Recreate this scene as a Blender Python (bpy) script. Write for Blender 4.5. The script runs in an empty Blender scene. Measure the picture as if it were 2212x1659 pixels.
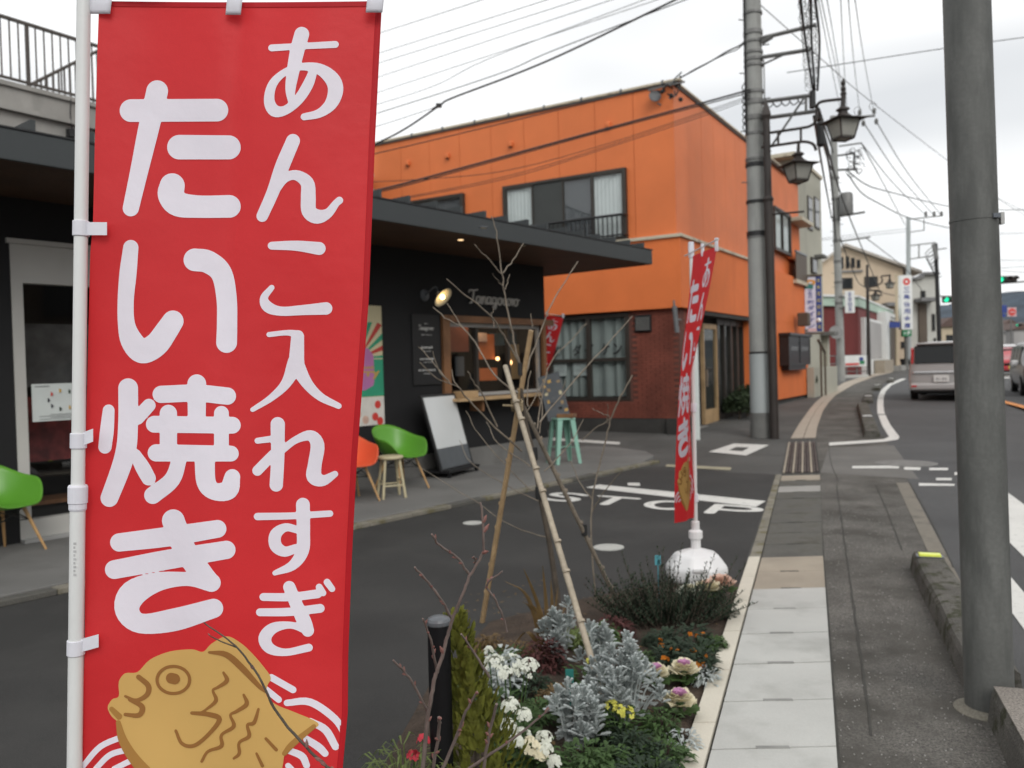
import bpy, math, random
import numpy as np
from mathutils import Vector, Matrix
random.seed(7)
SC = bpy.context.scene
# ---------------------------------------------------------------- camera
# picture coordinates used for measuring: 2212 x 1659, focal length 1810 of those pixels
FV = 1810.0; TILT = 0.0185; ROLL = 0.028
CAM = Vector((0, 0, 1.55))
_f = Vector((0, math.cos(TILT), -math.sin(TILT)))
_u0 = Vector((0, math.sin(TILT), math.cos(TILT)))
_r0 = Vector((1, 0, 0))
_r = _r0*math.cos(ROLL) - _u0*math.sin(ROLL)
_u = _r0*math.sin(ROLL) + _u0*math.cos(ROLL)
cam = bpy.data.cameras.new('camera'); camo = bpy.data.objects.new('camera', cam)
SC.collection.objects.link(camo)
camo.matrix_world = Matrix(((_r.x, _u.x, -_f.x, CAM.x), (_r.y, _u.y, -_f.y, CAM.y), (_r.z, _u.z, -_f.z, CAM.z), (0, 0, 0, 1)))
cam.sensor_width = 36.0; cam.lens = 36.0*FV/2212.0
cam.clip_start = 0.05; cam.clip_end = 6000
cam.dof.use_dof = True; cam.dof.focus_distance = 1.78; cam.dof.aperture_fstop = 5.0
SC.camera = camo
# ---------------------------------------------------------------- sky, sun, exposure
wd = bpy.data.worlds.new('World'); SC.world = wd; wd.use_nodes = True
nt = wd.node_tree; nt.nodes.clear()
wo = nt.nodes.new('ShaderNodeOutputWorld'); bg = nt.nodes.new('ShaderNodeBackground')
sky = nt.nodes.new('ShaderNodeTexSky'); sky.sky_type = 'NISHITA'; sky.sun_disc = False
SUN_EL, SUN_AZ = 38.0, 163.0          # azimuth clockwise from +Y (the way the camera looks)
sky.sun_elevation = math.radians(SUN_EL); sky.sun_rotation = math.radians(SUN_AZ)
tc = nt.nodes.new('ShaderNodeTexCoord'); mp = nt.nodes.new('ShaderNodeMapping')
mp.inputs['Scale'].default_value = (1.3, 1.3, 4.2); mp.inputs['Location'].default_value = (5.2, 2.6, 1.4)
ns = nt.nodes.new('ShaderNodeTexNoise'); ns.inputs['Scale'].default_value = 1.35; ns.inputs['Detail'].default_value = 2.5
ns.inputs['Roughness'].default_value = 0.48
cr = nt.nodes.new('ShaderNodeValToRGB')
cr.color_ramp.elements[0].position = 0.34; cr.color_ramp.elements[0].color = (8.2, 8.4, 8.6, 1)
cr.color_ramp.elements[1].position = 0.55; cr.color_ramp.elements[1].color = (11.6, 11.65, 11.6, 1)
mx = nt.nodes.new('ShaderNodeMix'); mx.data_type = 'RGBA'; mx.inputs['Factor'].default_value = 0.93
nt.links.new(tc.outputs['Generated'], mp.inputs['Vector']); nt.links.new(mp.outputs['Vector'], ns.inputs['Vector'])
nt.links.new(ns.outputs['Fac'], cr.inputs['Fac'])
nt.links.new(sky.outputs['Color'], mx.inputs['A']); nt.links.new(cr.outputs['Color'], mx.inputs['B'])
nt.links.new(mx.outputs['Result'], bg.inputs['Color']); bg.inputs['Strength'].default_value = 0.1
nt.links.new(bg.outputs['Background'], wo.inputs['Surface'])
sl = bpy.data.lights.new('sun', 'SUN'); sl.energy = 1.4; sl.angle = math.radians(30); sl.color = (1.0, 0.97, 0.93)
slo = bpy.data.objects.new('sun', sl); SC.collection.objects.link(slo)
_e, _a = math.radians(SUN_EL), math.radians(SUN_AZ)
_sd = Vector((math.sin(_a)*math.cos(_e), math.cos(_a)*math.cos(_e), math.sin(_e)))
slo.rotation_euler = _sd.to_track_quat('Z', 'Y').to_euler(); slo.location = (0, -20, 40)
vs_ = SC.view_settings; vs_.view_transform = 'Standard'; vs_.look = 'None'; vs_.gamma = 1; vs_.use_curve_mapping = False
vs_.exposure = 0.0
SC.render.engine = 'CYCLES'; SC.cycles.use_denoising = True; SC.cycles.max_bounces = 6; SC.cycles.diffuse_bounces = 3; SC.cycles.glossy_bounces = 3; SC.cycles.adaptive_threshold = .02; SC.cycles.transparent_max_bounces = 12
SC.cycles.caustics_reflective = False; SC.cycles.caustics_refractive = False
# ---------------------------------------------------------------- measuring
ZK = [(-50, 0), (16, 0), (25, .27), (42, .45), (80, .8), (300, 3.2), (900, 9)]
def zt(Y):
    for (a, za), (b, zb) in zip(ZK, ZK[1:]):
        if Y <= b: return za + (zb-za)*(Y-a)/(b-a)
    return ZK[-1][1]
def ray(x, y): return _r*((x-1106)/FV) - _u*((y-829.5)/FV) + _f
def G(x, y, dz=0.0):
    "where the line of sight through (x,y) meets the ground (plus dz)"
    d = ray(x, y); g = lambda t: CAM.z + t*d.z - zt(t*d.y) - dz
    a, b = 0.5, 500.0
    for _ in range(60):
        m = (a+b)/2
        if g(m) > 0: a = m
        else: b = m
    return CAM + d*a
def P(x, y, D):
    d = ray(x, y); return CAM + d*(D/d.y)
class Fa:
    "a vertical plane: s runs along it, n comes out of it towards the street, z is height"
    def __init__(self, o, deg):
        self.o = Vector((o[0], o[1], 0)); a = math.radians(deg)
        self.e = Vector((math.sin(a), math.cos(a), 0)); self.n = Vector((self.e.y, -self.e.x, 0))
        if self.n.dot(self.o) > 0: self.n = -self.n
        self.rz = math.atan2(self.e.y, self.e.x)
    def pt(self, s, n, z): return self.o + self.e*s + self.n*n + Vector((0, 0, z))
    def uv(self, x, y, off=0.0):
        d = ray(x, y); t = (off - self.n.dot(CAM-self.o))/self.n.dot(d); p = CAM + d*t
        return self.e.dot(p-self.o), p.z
# ---------------------------------------------------------------- mesh collector
def root_loc(o):
    l = Vector((0, 0, 0))
    while o is not None: l = l + o.location; o = o.parent
    return l
COL = SC.collection
class MB:
    def __init__(self): self.v = []; self.f = []
    def add(self, vs, fs):
        b = len(self.v); self.v += [Vector(p) for p in vs]; self.f += [tuple(i+b for i in q) for q in fs]; return self
    def box8(self, c): return self.add(c, [(0, 3, 2, 1), (4, 5, 6, 7), (0, 1, 5, 4), (1, 2, 6, 5), (2, 3, 7, 6), (3, 0, 4, 7)])
    def fbox(self, fa, s0, s1, n0, n1, z0, z1):
        return self.box8([fa.pt(s0, n0, z0), fa.pt(s1, n0, z0), fa.pt(s1, n1, z0), fa.pt(s0, n1, z0),
                          fa.pt(s0, n0, z1), fa.pt(s1, n0, z1), fa.pt(s1, n1, z1), fa.pt(s0, n1, z1)])
    def box(self, c, s, rz=0.0, M=None):
        R = M if M is not None else Matrix.Rotation(rz, 3, 'Z'); c = Vector(c); h = Vector(s)/2
        q = [(-1, -1, -1), (1, -1, -1), (1, 1, -1), (-1, 1, -1), (-1, -1, 1), (1, -1, 1), (1, 1, 1), (-1, 1, 1)]
        return self.box8([c + R @ Vector((a*h.x, b*h.y, d*h.z)) for a, b, d in q])
    def tube(self, pts, r, n=8, cap=True):
        pts = [Vector(p) for p in pts]; m = len(pts)
        rs = list(r) if isinstance(r, (list, tuple)) else [r]*m
        b = len(self.v); prev = None
        for i, p in enumerate(pts):
            t = (pts[min(i+1, m-1)] - pts[max(i-1, 0)])
            if t.length < 1e-9: t = Vector((0, 0, 1))
            t.normalize()
            if prev is None:
                a = t.cross(Vector((0, 0, 1)))
                if a.length < 1e-3: a = t.cross(Vector((1, 0, 0)))
            else: a = prev - t*prev.dot(t)
            a.normalize(); prev = a; c = t.cross(a)
            for k in range(n):
                w = 2*math.pi*k/n; self.v.append(p + (a*math.cos(w)+c*math.sin(w))*rs[i])
        for i in range(m-1):
            for k in range(n):
                self.f.append((b+i*n+k, b+i*n+(k+1) % n, b+(i+1)*n+(k+1) % n, b+(i+1)*n+k))
        if cap:      # end discs on their own vertices, so that smooth shading stays on the side
            c0 = len(self.v); self.v += [self.v[b+k].copy() for k in range(n)] + [self.v[b+(m-1)*n+k].copy() for k in range(n)]
            self.f.append(tuple(c0+k for k in range(n-1, -1, -1))); self.f.append(tuple(c0+n+k for k in range(n)))
        return self
    def lathe(self, prof, c=(0, 0, 0), n=16, M=None, ph=0.0):
        M = M or Matrix.Identity(3); c = Vector(c); b = len(self.v)
        for r, z in prof:
            for k in range(n):
                w = ph+2*math.pi*k/n; self.v.append(c + M @ Vector((r*math.cos(w), r*math.sin(w), z)))
        for i in range(len(prof)-1):
            for k in range(n):
                self.f.append((b+i*n+k, b+i*n+(k+1) % n, b+(i+1)*n+(k+1) % n, b+(i+1)*n+k))
        self.f.append(tuple(b+k for k in range(n-1, -1, -1))); self.f.append(tuple(b+(len(prof)-1)*n+k for k in range(n)))
        return self
    def grid(self, fn, nu, nv):
        b = len(self.v)
        for j in range(nv+1):
            for i in range(nu+1): self.v.append(Vector(fn(i/nu, j/nv)))
        for j in range(nv):
            for i in range(nu):
                q = b+j*(nu+1)+i; self.f.append((q, q+1, q+nu+2, q+nu+1))
        return self
    def prism(self, pts, vec):
        pts = [Vector(p) for p in pts]; vec = Vector(vec); n = len(pts)
        return self.add(pts + [p+vec for p in pts], [tuple(range(n-1, -1, -1)), tuple(range(n, 2*n))] + [(i, (i+1) % n, n+(i+1) % n, n+i) for i in range(n)])
    def ball(self, c, r, n=10, m=7, sz=1.0):
        return self.lathe([(max(1e-4, r*math.sin(math.pi*i/m)), -r*sz*math.cos(math.pi*i/m)) for i in range(m+1)], c, n)
    def build(self, name, mat, parent=None, loc=None, smooth=False, bevel=0.0, solid=0.0, kind=None, label=None, local=False, sub=0):
        L = Vector((0, 0, 0)) if local else (root_loc(parent) if parent is not None else Vector(loc if loc is not None else (0, 0, 0)))
        me = bpy.data.meshes.new(name); me.from_pydata([tuple(p-L) for p in self.v], [], self.f); me.update()
        me.materials.append(mat if not isinstance(mat, str) else MT[mat])
        if smooth: me.polygons.foreach_set('use_smooth', [len(q) <= 4 for q in self.f])
        o = bpy.data.objects.new(name, me); COL.objects.link(o)
        if parent is not None: o.parent = parent
        else: o.location = L
        if sub: m = o.modifiers.new('u', 'SUBSURF'); m.levels = sub; m.render_levels = sub
        if solid: m = o.modifiers.new('s', 'SOLIDIFY'); m.thickness = solid; m.offset = 0
        if bevel: m = o.modifiers.new('b', 'BEVEL'); m.width = bevel; m.segments = 2; m.limit_method = 'ANGLE'; m.angle_limit = .6
        if kind: o['kind'] = kind
        if label: o['label'] = label
        return o
def tag(o, label, cat, group=None):
    o['label'] = label; o['category'] = cat
    if group: o['group'] = group
    return o
def thing(name, label, cat, loc, group=None, rz=0.0):
    o = bpy.data.objects.new(name, None); COL.objects.link(o); o.location = loc; o.rotation_euler.z = rz; o.empty_display_size = .1
    return tag(o, label, cat, group)
def copy_of(o, parent, loc=None, rz=None):
    c = o.copy(); COL.objects.link(c); c.parent = parent
    if loc is not None: c.location = loc
    if rz is not None: c.rotation_euler.z = rz
    return c
def smooth(pts, k=6):
    "Catmull-Rom through tuples of any length"
    q = [np.array(p, float) for p in pts]; q = [2*q[0]-q[1]] + q + [2*q[-1]-q[-2]]; out = []
    for i in range(1, len(q)-2):
        for j in range(k):
            t = j/k; a, b, c, d = q[i-1], q[i], q[i+1], q[i+2]
            out.append(.5*(2*b + (c-a)*t + (2*a-5*b+4*c-d)*t*t + (3*b-a-3*c+d)*t**3))
    out.append(q[-2]); return out
# ---------------------------------------------------------------- materials
MT = {}
def M(name, col, rough=.6, var=.12, vs=4.0, fine=0.0, fs=120.0, bump=0.0, bs=60.0, metal=0.0, spec=.5, trans=0.0, stain=None, coat=0.0, seethru=0.0, emit=None, es=1.0, obj=False):
    m = bpy.data.materials.new(name); m.use_nodes = True; t = m.node_tree; b = t.nodes['Principled BSDF']
    b.inputs['Roughness'].default_value = rough; b.inputs['Metallic'].default_value = metal
    b.inputs['Specular IOR Level'].default_value = spec
    if coat: b.inputs['Coat Weight'].default_value = coat
    c = tuple(col)
    g = t.nodes.new('ShaderNodeNewGeometry') if not obj else t.nodes.new('ShaderNodeTexCoord')
    pos = g.outputs['Position'] if not obj else g.outputs['Object']
    def noise(sc, det=4.0):
        n = t.nodes.new('ShaderNodeTexNoise'); n.inputs['Scale'].default_value = sc; n.inputs['Detail'].default_value = det
        t.links.new(pos, n.inputs['Vector']); return n
    out = None
    if var:
        n = noise(vs); r = t.nodes.new('ShaderNodeValToRGB')
        r.color_ramp.elements[0].position = .3; r.color_ramp.elements[1].position = .7
        r.color_ramp.elements[0].color = tuple(max(0, x*(1-var)) for x in c)+(1,); r.color_ramp.elements[1].color = tuple(x*(1+var) for x in c)+(1,)
        t.links.new(n.outputs['Fac'], r.inputs['Fac']); out = r.outputs['Color']
    if fine:
        n = noise(fs, 2.0); r = t.nodes.new('ShaderNodeMapRange'); r.inputs['From Min'].default_value = .3; r.inputs['From Max'].default_value = .7
        r.inputs['To Min'].default_value = 1-fine; r.inputs['To Max'].default_value = 1+fine
        t.links.new(n.outputs['Fac'], r.inputs['Value'])
        k = t.nodes.new('ShaderNodeMix'); k.data_type = 'RGBA'; k.blend_type = 'MULTIPLY'; k.inputs['Factor'].default_value = 1
        if out: t.links.new(out, k.inputs['A'])
        else: k.inputs['A'].default_value = c+(1,)
        t.links.new(r.outputs['Result'], k.inputs['B']); out = k.outputs['Result']
    if stain:
        sc_, ss, lo, hi, colr = stain     # scale, vertical stretch, thresholds, colour
        mpn = t.nodes.new('ShaderNodeMapping'); mpn.inputs['Scale'].default_value = (1, 1, ss); t.links.new(pos, mpn.inputs['Vector'])
        n = t.nodes.new('ShaderNodeTexNoise'); n.inputs['Scale'].default_value = sc_; n.inputs['Detail'].default_value = 6; n.inputs['Roughness'].default_value = .62
        t.links.new(mpn.outputs['Vector'], n.inputs['Vector'])
        r = t.nodes.new('ShaderNodeMapRange'); r.inputs['From Min'].default_value = lo; r.inputs['From Max'].default_value = hi
        t.links.new(n.outputs['Fac'], r.inputs['Value'])
        k = t.nodes.new('ShaderNodeMix'); k.data_type = 'RGBA'; t.links.new(r.outputs['Result'], k.inputs['Factor'])
        if out: t.links.new(out, k.inputs['A'])
        else: k.inputs['A'].default_value = c+(1,)
        k.inputs['B'].default_value = tuple(colr)+(1,); out = k.outputs['Result']
    if out: t.links.new(out, b.inputs['Base Color'])
    else: b.inputs['Base Color'].default_value = c+(1,)
    if bump:
        n = noise(bs, 5.0); bp = t.nodes.new('ShaderNodeBump'); bp.inputs['Strength'].default_value = bump; bp.inputs['Distance'].default_value = .01
        t.links.new(n.outputs['Fac'], bp.inputs['Height']); t.links.new(bp.outputs['Normal'], b.inputs['Normal'])
    if emit:
        b.inputs['Emission Color'].default_value = tuple(emit)+(1,); b.inputs['Emission Strength'].default_value = es
    sh = b.outputs['BSDF']; o = t.nodes['Material Output']
    if trans:
        tr = t.nodes.new('ShaderNodeBsdfTranslucent'); ms = t.nodes.new('ShaderNodeMixShader'); ms.inputs['Fac'].default_value = trans
        if out: t.links.new(out, tr.inputs['Color'])
        else: tr.inputs['Color'].default_value = c+(1,)
        t.links.new(sh, ms.inputs[1]); t.links.new(tr.outputs['BSDF'], ms.inputs[2]); sh = ms.outputs['Shader']
    if seethru:
        tr = t.nodes.new('ShaderNodeBsdfTransparent'); ms = t.nodes.new('ShaderNodeMixShader'); ms.inputs['Fac'].default_value = seethru
        t.links.new(sh, ms.inputs[1]); t.links.new(tr.outputs['BSDF'], ms.inputs[2]); sh = ms.outputs['Shader']
    if sh != b.outputs['BSDF']: t.links.new(sh, o.inputs['Surface'])
    MT[name] = m; return m
def glass(name, tint=(.8, .85, .85), clear=.55, rough=.02):
    "a pane: fresnel mirror over a tinted see-through sheet"
    m = bpy.data.materials.new(name); m.use_nodes = True; t = m.node_tree; t.nodes.remove(t.nodes['Principled BSDF'])
    o = t.nodes['Material Output']; fr = t.nodes.new('ShaderNodeFresnel'); fr.inputs['IOR'].default_value = 1.55
    gl = t.nodes.new('ShaderNodeBsdfGlossy'); gl.inputs['Roughness'].default_value = rough
    tr = t.nodes.new('ShaderNodeBsdfTransparent'); tr.inputs['Color'].default_value = tuple((x*clear)**.5 for x in tint)+(1,)
    mr = t.nodes.new('ShaderNodeMapRange'); mr.inputs['From Min'].default_value = 0; mr.inputs['From Max'].default_value = 1
    mr.inputs['To Min'].default_value = .03; mr.inputs['To Max'].default_value = 1
    ge = t.nodes.new('ShaderNodeNewGeometry'); sb = t.nodes.new('ShaderNodeMath'); sb.operation = 'SUBTRACT'; sb.inputs[0].default_value = 1.0; t.links.new(ge.outputs['Backfacing'], sb.inputs[1])   # the far side of the sheet does not mirror
    mu = t.nodes.new('ShaderNodeMath'); mu.operation = 'MULTIPLY'
    ms = t.nodes.new('ShaderNodeMixShader'); t.links.new(fr.outputs['Fac'], mr.inputs['Value']); t.links.new(mr.outputs['Result'], mu.inputs[0]); t.links.new(sb.outputs['Value'], mu.inputs[1]); t.links.new(mu.outputs['Value'], ms.inputs['Fac'])
    t.links.new(tr.outputs['BSDF'], ms.inputs[1]); t.links.new(gl.outputs['BSDF'], ms.inputs[2]); t.links.new(ms.outputs['Shader'], o.inputs['Surface'])
    MT[name] = m; return m
# ground
M('asphalt_old', (.088, .086, .081), .9, .2, .5, .4, 170, .45, 200, stain=(.9, 1, .48, .68, (.060, .058, .054)))
M('asphalt_lot', (.033, .0322, .0308), .86, .2, .9, .4, 190, .45, 220, stain=(.7, .3, .50, .70, (.050, .0485, .0455)))
M('asphalt_road', (.078, .078, .079), .88, .14, .5, .35, 190, .4, 220, stain=(.4, 1, .48, .66, (.060, .060, .061)))
M('asphalt_walk', (.112, .105, .094), .92, .25, 1.4, .55, 130, .8, 150, stain=(1.7, 1, .46, .62, (.066, .061, .052)))
M('patch', (.14, .135, .125), .9, .15, 1.2, .25, 220, .3, 260)
M('concrete_white', (.47, .47, .445), .8, .07, 2.2, .05, 200, .12, 150, stain=(2.4, 1, .5, .72, (.345, .345, .32)))
M('concrete_cream', (.60, .56, .47), .8, .06, 3, .06, 180, .12, 120, stain=(1.5, 1, .55, .75, (.48, .44, .37)))
M('concrete_tan', (.33, .285, .225), .85, .12, 3, .12, 200, .2, 150)
M('concrete_dark', (.10, .096, .085), .9, .2, 3, .25, 150, .4, 120, stain=(3, 1, .5, .7, (.065, .06, .045)))
M('concrete_grey', (.30, .29, .27), .85, .12, 1.5, .1, 150, .2, 100, stain=(1.2, .4, .55, .75, (.2, .195, .18)))
M('concrete_terrace', (.165, .162, .154), .85, .14, 1.2, .12, 180, .2, 130, stain=(.8, 1, .5, .7, (.12, .117, .11)))
M('paving_beige', (.40, .345, .28), .85, .07, 2.5, .1, 200, .15, 150)
M('moss_block', (.10, .094, .083), .95, .25, 5, .35, 140, .7, 90, stain=(8, 1, .50, .60, (.036, .038, .018)))
M('exposed_aggregate', (.24, .215, .19), .9, .12, 6, .5, 130, .7, 140)
M('steel_grate', (.10, .075, .066), .6, .2, 8, .1, 100, .1, 60, metal=.3)
M('paint_white', (.66, .65, .615), .7, .05, 3, .08, 90, .15, 200, stain=(11, 1, .58, .70, (.34, .335, .315)))
M('paint_orange', (.72, .28, .07), .7, .08, 3, .08, 90, stain=(5, 1, .58, .75, (.3, .14, .06)))
M('paint_faded', (.34, .31, .22), .85, .15, 4, .2, 100)
M('soil', (.052, .036, .025), 1.0, .3, 9, .4, 90, .8, 50)
# generic
M('white_plastic', (.78, .78, .78), .35, .02, 3, spec=.5)
M('pole_white', (.70, .71, .70), .38, .03, 6, spec=.5)
M('tape_white', (.80, .80, .86), .6, .03, 20, trans=.15)
M('nobori_red', (.78, .036, .042), .5, .06, 2.0, .05, 900, .55, 7, trans=.40, spec=.4)
M('nobori_white', (.84, .82, .90), .55, .03, 3, .02, 900, .55, 7, trans=.12, spec=.35)
M('nobori_hem', (.5, .012, .02), .6, .05, 3, trans=.2, spec=.3)
M('fish_tan', (.66, .42, .135), .6, .05, 4, trans=.12, spec=.3)
M('fish_shade', (.42, .215, .055), .6, .05, 4, trans=.12, spec=.3)
M('fish_brown', (.32, .145, .04), .6, .05, 4, trans=.12, spec=.3)
M('black_metal', (.012, .012, .013), .4, .1, 6, spec=.5)
M('black_gloss', (.006, .006, .007), .55, .1, 6, spec=.2)
M('grey_cap', (.10, .11, .12), .35, .1, 6, spec=.5)
M('dark_brown_metal', (.035, .028, .025), .5, .15, 3, .1, 80, spec=.4, stain=(4, .3, .55, .75, (.055, .043, .036)))
M('galvanised', (.122, .125, .118), .62, .14, 2.5, .08, 60, .10, 70, metal=.1, stain=(10, .22, .46, .62, (.084, .087, .082)))
M('galvanised_blue', (.12, .135, .155), .5, .1, 5, .05, 60, metal=.2)
M('pole_concrete', (.31, .315, .30), .85, .10, 1.5, .12, 130, .2, 100, stain=(2.2, .22, .53, .7, (.20, .20, .19)))
M('pole_sheet', (.36, .39, .39), .55, .05, 2, .05, 90)
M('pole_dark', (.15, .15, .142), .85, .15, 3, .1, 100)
M('line_black', (.01, .01, .011), .6, .1, 5)
M('line_grey', (.13, .135, .14), .6, .1, 5)
M('arm_steel', (.17, .17, .165), .55, .15, 6, metal=.3)
M('wood_warm', (.20, .095, .042), .55, .25, 3, .15, 40, .1, 40)
M('wood_light', (.46, .31, .165), .55, .15, 4, .1, 50, .05, 60)
M('wood_leg', (.50, .30, .13), .5, .12, 8, .08, 60)
M('wood_pale', (.50, .44, .28), .55, .1, 6, .06, 60)
M('soffit', (.085, .043, .025), .65, .2, 2.5, .2, 30, .1, 30)
M('shop_wall', (.014, .014, .015), .75, .08, 2, .06, 200, .15, 200, spec=.35)
M('roof_metal', (.048, .054, .056), .45, .06, 1, .03, 100, metal=.2)
M('aluminium', (.42, .42, .41), .45, .05, 3, metal=.25)
M('alu_door', (.50, .49, .46), .5, .05, 3)
M('green_plastic', (.115, .33, .035), .38, .03, 3, spec=.5)
M('orange_plastic', (.78, .13, .055), .38, .03, 3, spec=.5)
M('mint_metal', (.25, .46, .37), .4, .05, 5, spec=.5)
M('whiteboard', (.66, .68, .68), .18, .02, 3, spec=.6)
M('board_black', (.013, .013, .014), .6, .1, 5)
M('chalk', (.6, .6, .58), .9, .1, 30)
M('sign_letter', (.50, .48, .44), .5, .1, 10)
M('poster_cream', (.62, .55, .35), .6, .05, 5); M('poster_green', (.03, .30, .17), .6, .05, 5); M('poster_red', (.50, .05, .04), .6, .05, 5)
M('poster_purple', (.46, .17, .38), .6, .05, 5); M('poster_gold', (.50, .31, .09), .6, .05, 5); M('poster_white', (.66, .63, .58), .6, .08, 8)
M('paper', (.62, .66, .64), .8, .04, 8); M('paper_ink', (.06, .06, .07), .8, .1, 20)
M('sticker_blue', (.03, .05, .2), .6, .05, 8); M('sticker_yellow', (.6, .42, .04), .6, .05, 8)
M('lamp_inside', (.75, .68, .5), .5, .03, 8)
M('bulb', (1, .8, .5), .3, 0, emit=(1.0, .74, .38), es=6.0)
M('bulb_small', (1, .8, .5), .3, 0, emit=(1.0, .55, .22), es=6.0)
M('downlight', (1, .8, .5), .3, 0, emit=(1.0, .66, .34), es=2.2)
M('room_dark', (.03, .026, .024), .9, .2, 2); M('reflected_orange', (.65, .17, .045), .7, .1, 4); M('reflected_blue', (.05, .11, .15), .7, .1, 4); M('room_beige', (.36, .25, .13), .7, .1, 4)  # orange and blue imitate reflections in the takeaway glass
# orange building
M('orange_siding', (.72, .188, .056), .58, .06, 1.2, .05, 160, .10, 120, spec=.42, stain=(1.6, .6, .55, .8, (.69, .176, .052)))
M('orange_stucco', (.73, .188, .056), .7, .06, 1.4, .08, 140, .25, 110, spec=.25, stain=(1.2, .3, .55, .8, (.67, .165, .048)))
M('trim_cream', (.56, .50, .38), .6, .1, 3, .1, 60, stain=(3, 1, .52, .7, (.3, .25, .19)))
M('brick', (.20, .056, .036), .85, .25, 2.3, .15, 90, .3, 90); M('mortar', (.12, .05, .038), .95, .15, 8)
M('foundation', (.045, .043, .040), .95, .2, 2, .2, 100, .3, 90)
M('bronze_frame', (.052, .045, .038), .5, .1, 5, metal=.3)
M('shutter_dark', (.045, .05, .048), .6, .1, 2)
M('curtain', (.34, .37, .355), .95, .08, 2); M('curtain_white', (.80, .82, .81), .95, .05, 2)
M('ink_black', (.015, .015, .016), .6, .05, 8)
glass('pane_clear', (.86, .9, .9), .95); glass('pane_dark', (.7, .76, .78), .5); glass('pane_shop', (.9, .9, .9), .95)
M('hedge', (.025, .042, .015), .8, .4, 8, trans=.15)
# street beyond
M('grey_wall', (.42, .41, .34), .8, .06, .8, .05, 90, .1, 60, stain=(.8, .3, .55, .75, (.33, .32, .27)))
M('red_wall', (.145, .022, .020), .7, .08, 1, .05, 80); M('mint_trim', (.40, .52, .43), .6, .06, 2)
M('beige_wall', (.52, .42, .31), .85, .06, .6, .05, 60); M('roof_grey', (.17, .17, .17), .7, .15, 2)
M('pale_wall', (.50, .50, .46), .8, .07, .7, .05, 60); M('brown_panel', (.10, .075, .055), .6, .1, 1)
M('sign_white', (.72, .73, .71), .45, .03, 3); M('sign_blue', (.02, .045, .22), .5, .05, 4); M('ink_blue', (.03, .05, .25), .5, .05, 6)
M('sign_orange', (.66, .28, .03), .5, .05, 4); M('sign_green', (.02, .20, .08), .5, .05, 4); M('sign_red', (.6, .05, .04), .5, .05, 4)
M('sign_pink', (.62, .42, .42), .5, .05, 4); M('sign_yellow', (.6, .5, .1), .5, .05, 4); M('sign_lilac', (.62, .60, .70), .5, .03, 4)
M('signal_green', (.0, .8, .4), .3, 0, emit=(.02, .95, .48), es=1.1); M('signal_dark', (.03, .022, .018), .4, .1, 9)
M('frosted_lantern', (.52, .52, .47), .5, .08, 5, trans=.45)
M('house_far', (.35, .34, .33), .85, .2, .1); M('roof_far', (.10, .065, .055), .8, .2, .2); M('far_cream', (.5, .42, .3), .85, .1, .3)
M('hazy_hill_wood', (.045, .062, .082), 1.0, .35, .02, .2, .3)  # blue haze of distance is put into the woodland colour
M('reflector', (.75, .82, .12), .3, .05, 20, spec=.6); M('reflector_white', (.8, .8, .78), .3, .03, 20, spec=.6)
# cars
M('car_silver', (.44, .425, .415), .35, .03, 1, metal=.35, coat=.6); M('car_red', (.42, .02, .03), .3, .03, 1, coat=.7); M('car_grey', (.20, .20, .20), .32, .03, 1, metal=.5, coat=.6)
M('car_white', (.7, .7, .7), .3, .03, 1, coat=.6); M('car_glass', (.012, .014, .015), .12, 0, spec=.35); M('tail_red', (.5, .01, .015), .2, .05, 9, coat=.5, spec=.7)
M('tyre', (.014, .014, .014), .85, .1, 9); M('rim', (.35, .35, .36), .35, .05, 9, metal=.7); M('under', (.008, .008, .008), .9, 0); M('chrome', (.6, .6, .6), .2, 0, metal=.9)
M('plate_white', (.7, .7, .68), .5, .03, 9); M('plate_yellow', (.65, .5, .05), .5, .03, 9)
# plants
M('bark', (.20, .168, .13), .9, .25, 14, .2, 90, .3, 120); M('bark_dark', (.075, .06, .045), .9, .3, 14, .2, 90); M('twig', (.17, .135, .12), .85, .25, 20); M('bud', (.22, .105, .09), .8, .2, 30)
M('bamboo', (.34, .235, .125), .6, .2, 9, .12, 60); M('bamboo_grey', (.36, .31, .235), .65, .2, 9, .12, 60); M('tie', (.012, .012, .012), .7, .1, 9); M('rope', (.26, .205, .125), .9, .2, 60)
M('leaf_silver', (.46, .50, .49), .9, .22, 18, trans=.2); M('leaf_gold', (.15, .16, .022), .8, .35, 16, trans=.25); M('leaf_dark', (.020, .038, .018), .8, .3, 14, trans=.15)
M('leaf_green', (.055, .105, .028), .7, .35, 14, trans=.25); M('leaf_pale', (.15, .20, .06), .7, .3, 14, trans=.3); M('leaf_bronze', (.135, .085, .032), .6, .35, 9, trans=.2)
M('petal_white', (.74, .76, .67), .8, .05, 20, trans=.25); M('petal_cream', (.80, .74, .55), .8, .1, 20, trans=.25); M('petal_yellow', (.70, .68, .14), .8, .08, 20, trans=.25)
M('petal_pink', (.55, .28, .46), .8, .12, 20, trans=.25); M('petal_orange', (.70, .24, .02), .8, .1, 20, trans=.2); M('petal_red', (.55, .045, .07), .8, .1, 20, trans=.2); M('petal_peach', (.72, .50, .40), .8, .1, 20, trans=.25)
M('leaf_red', (.07, .02, .018), .8, .3, 14, trans=.15); M('tag_teal', (.02, .16, .14), .5, .05, 9); M('tag_blue', (.10, .38, .45), .5, .05, 9)
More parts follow.
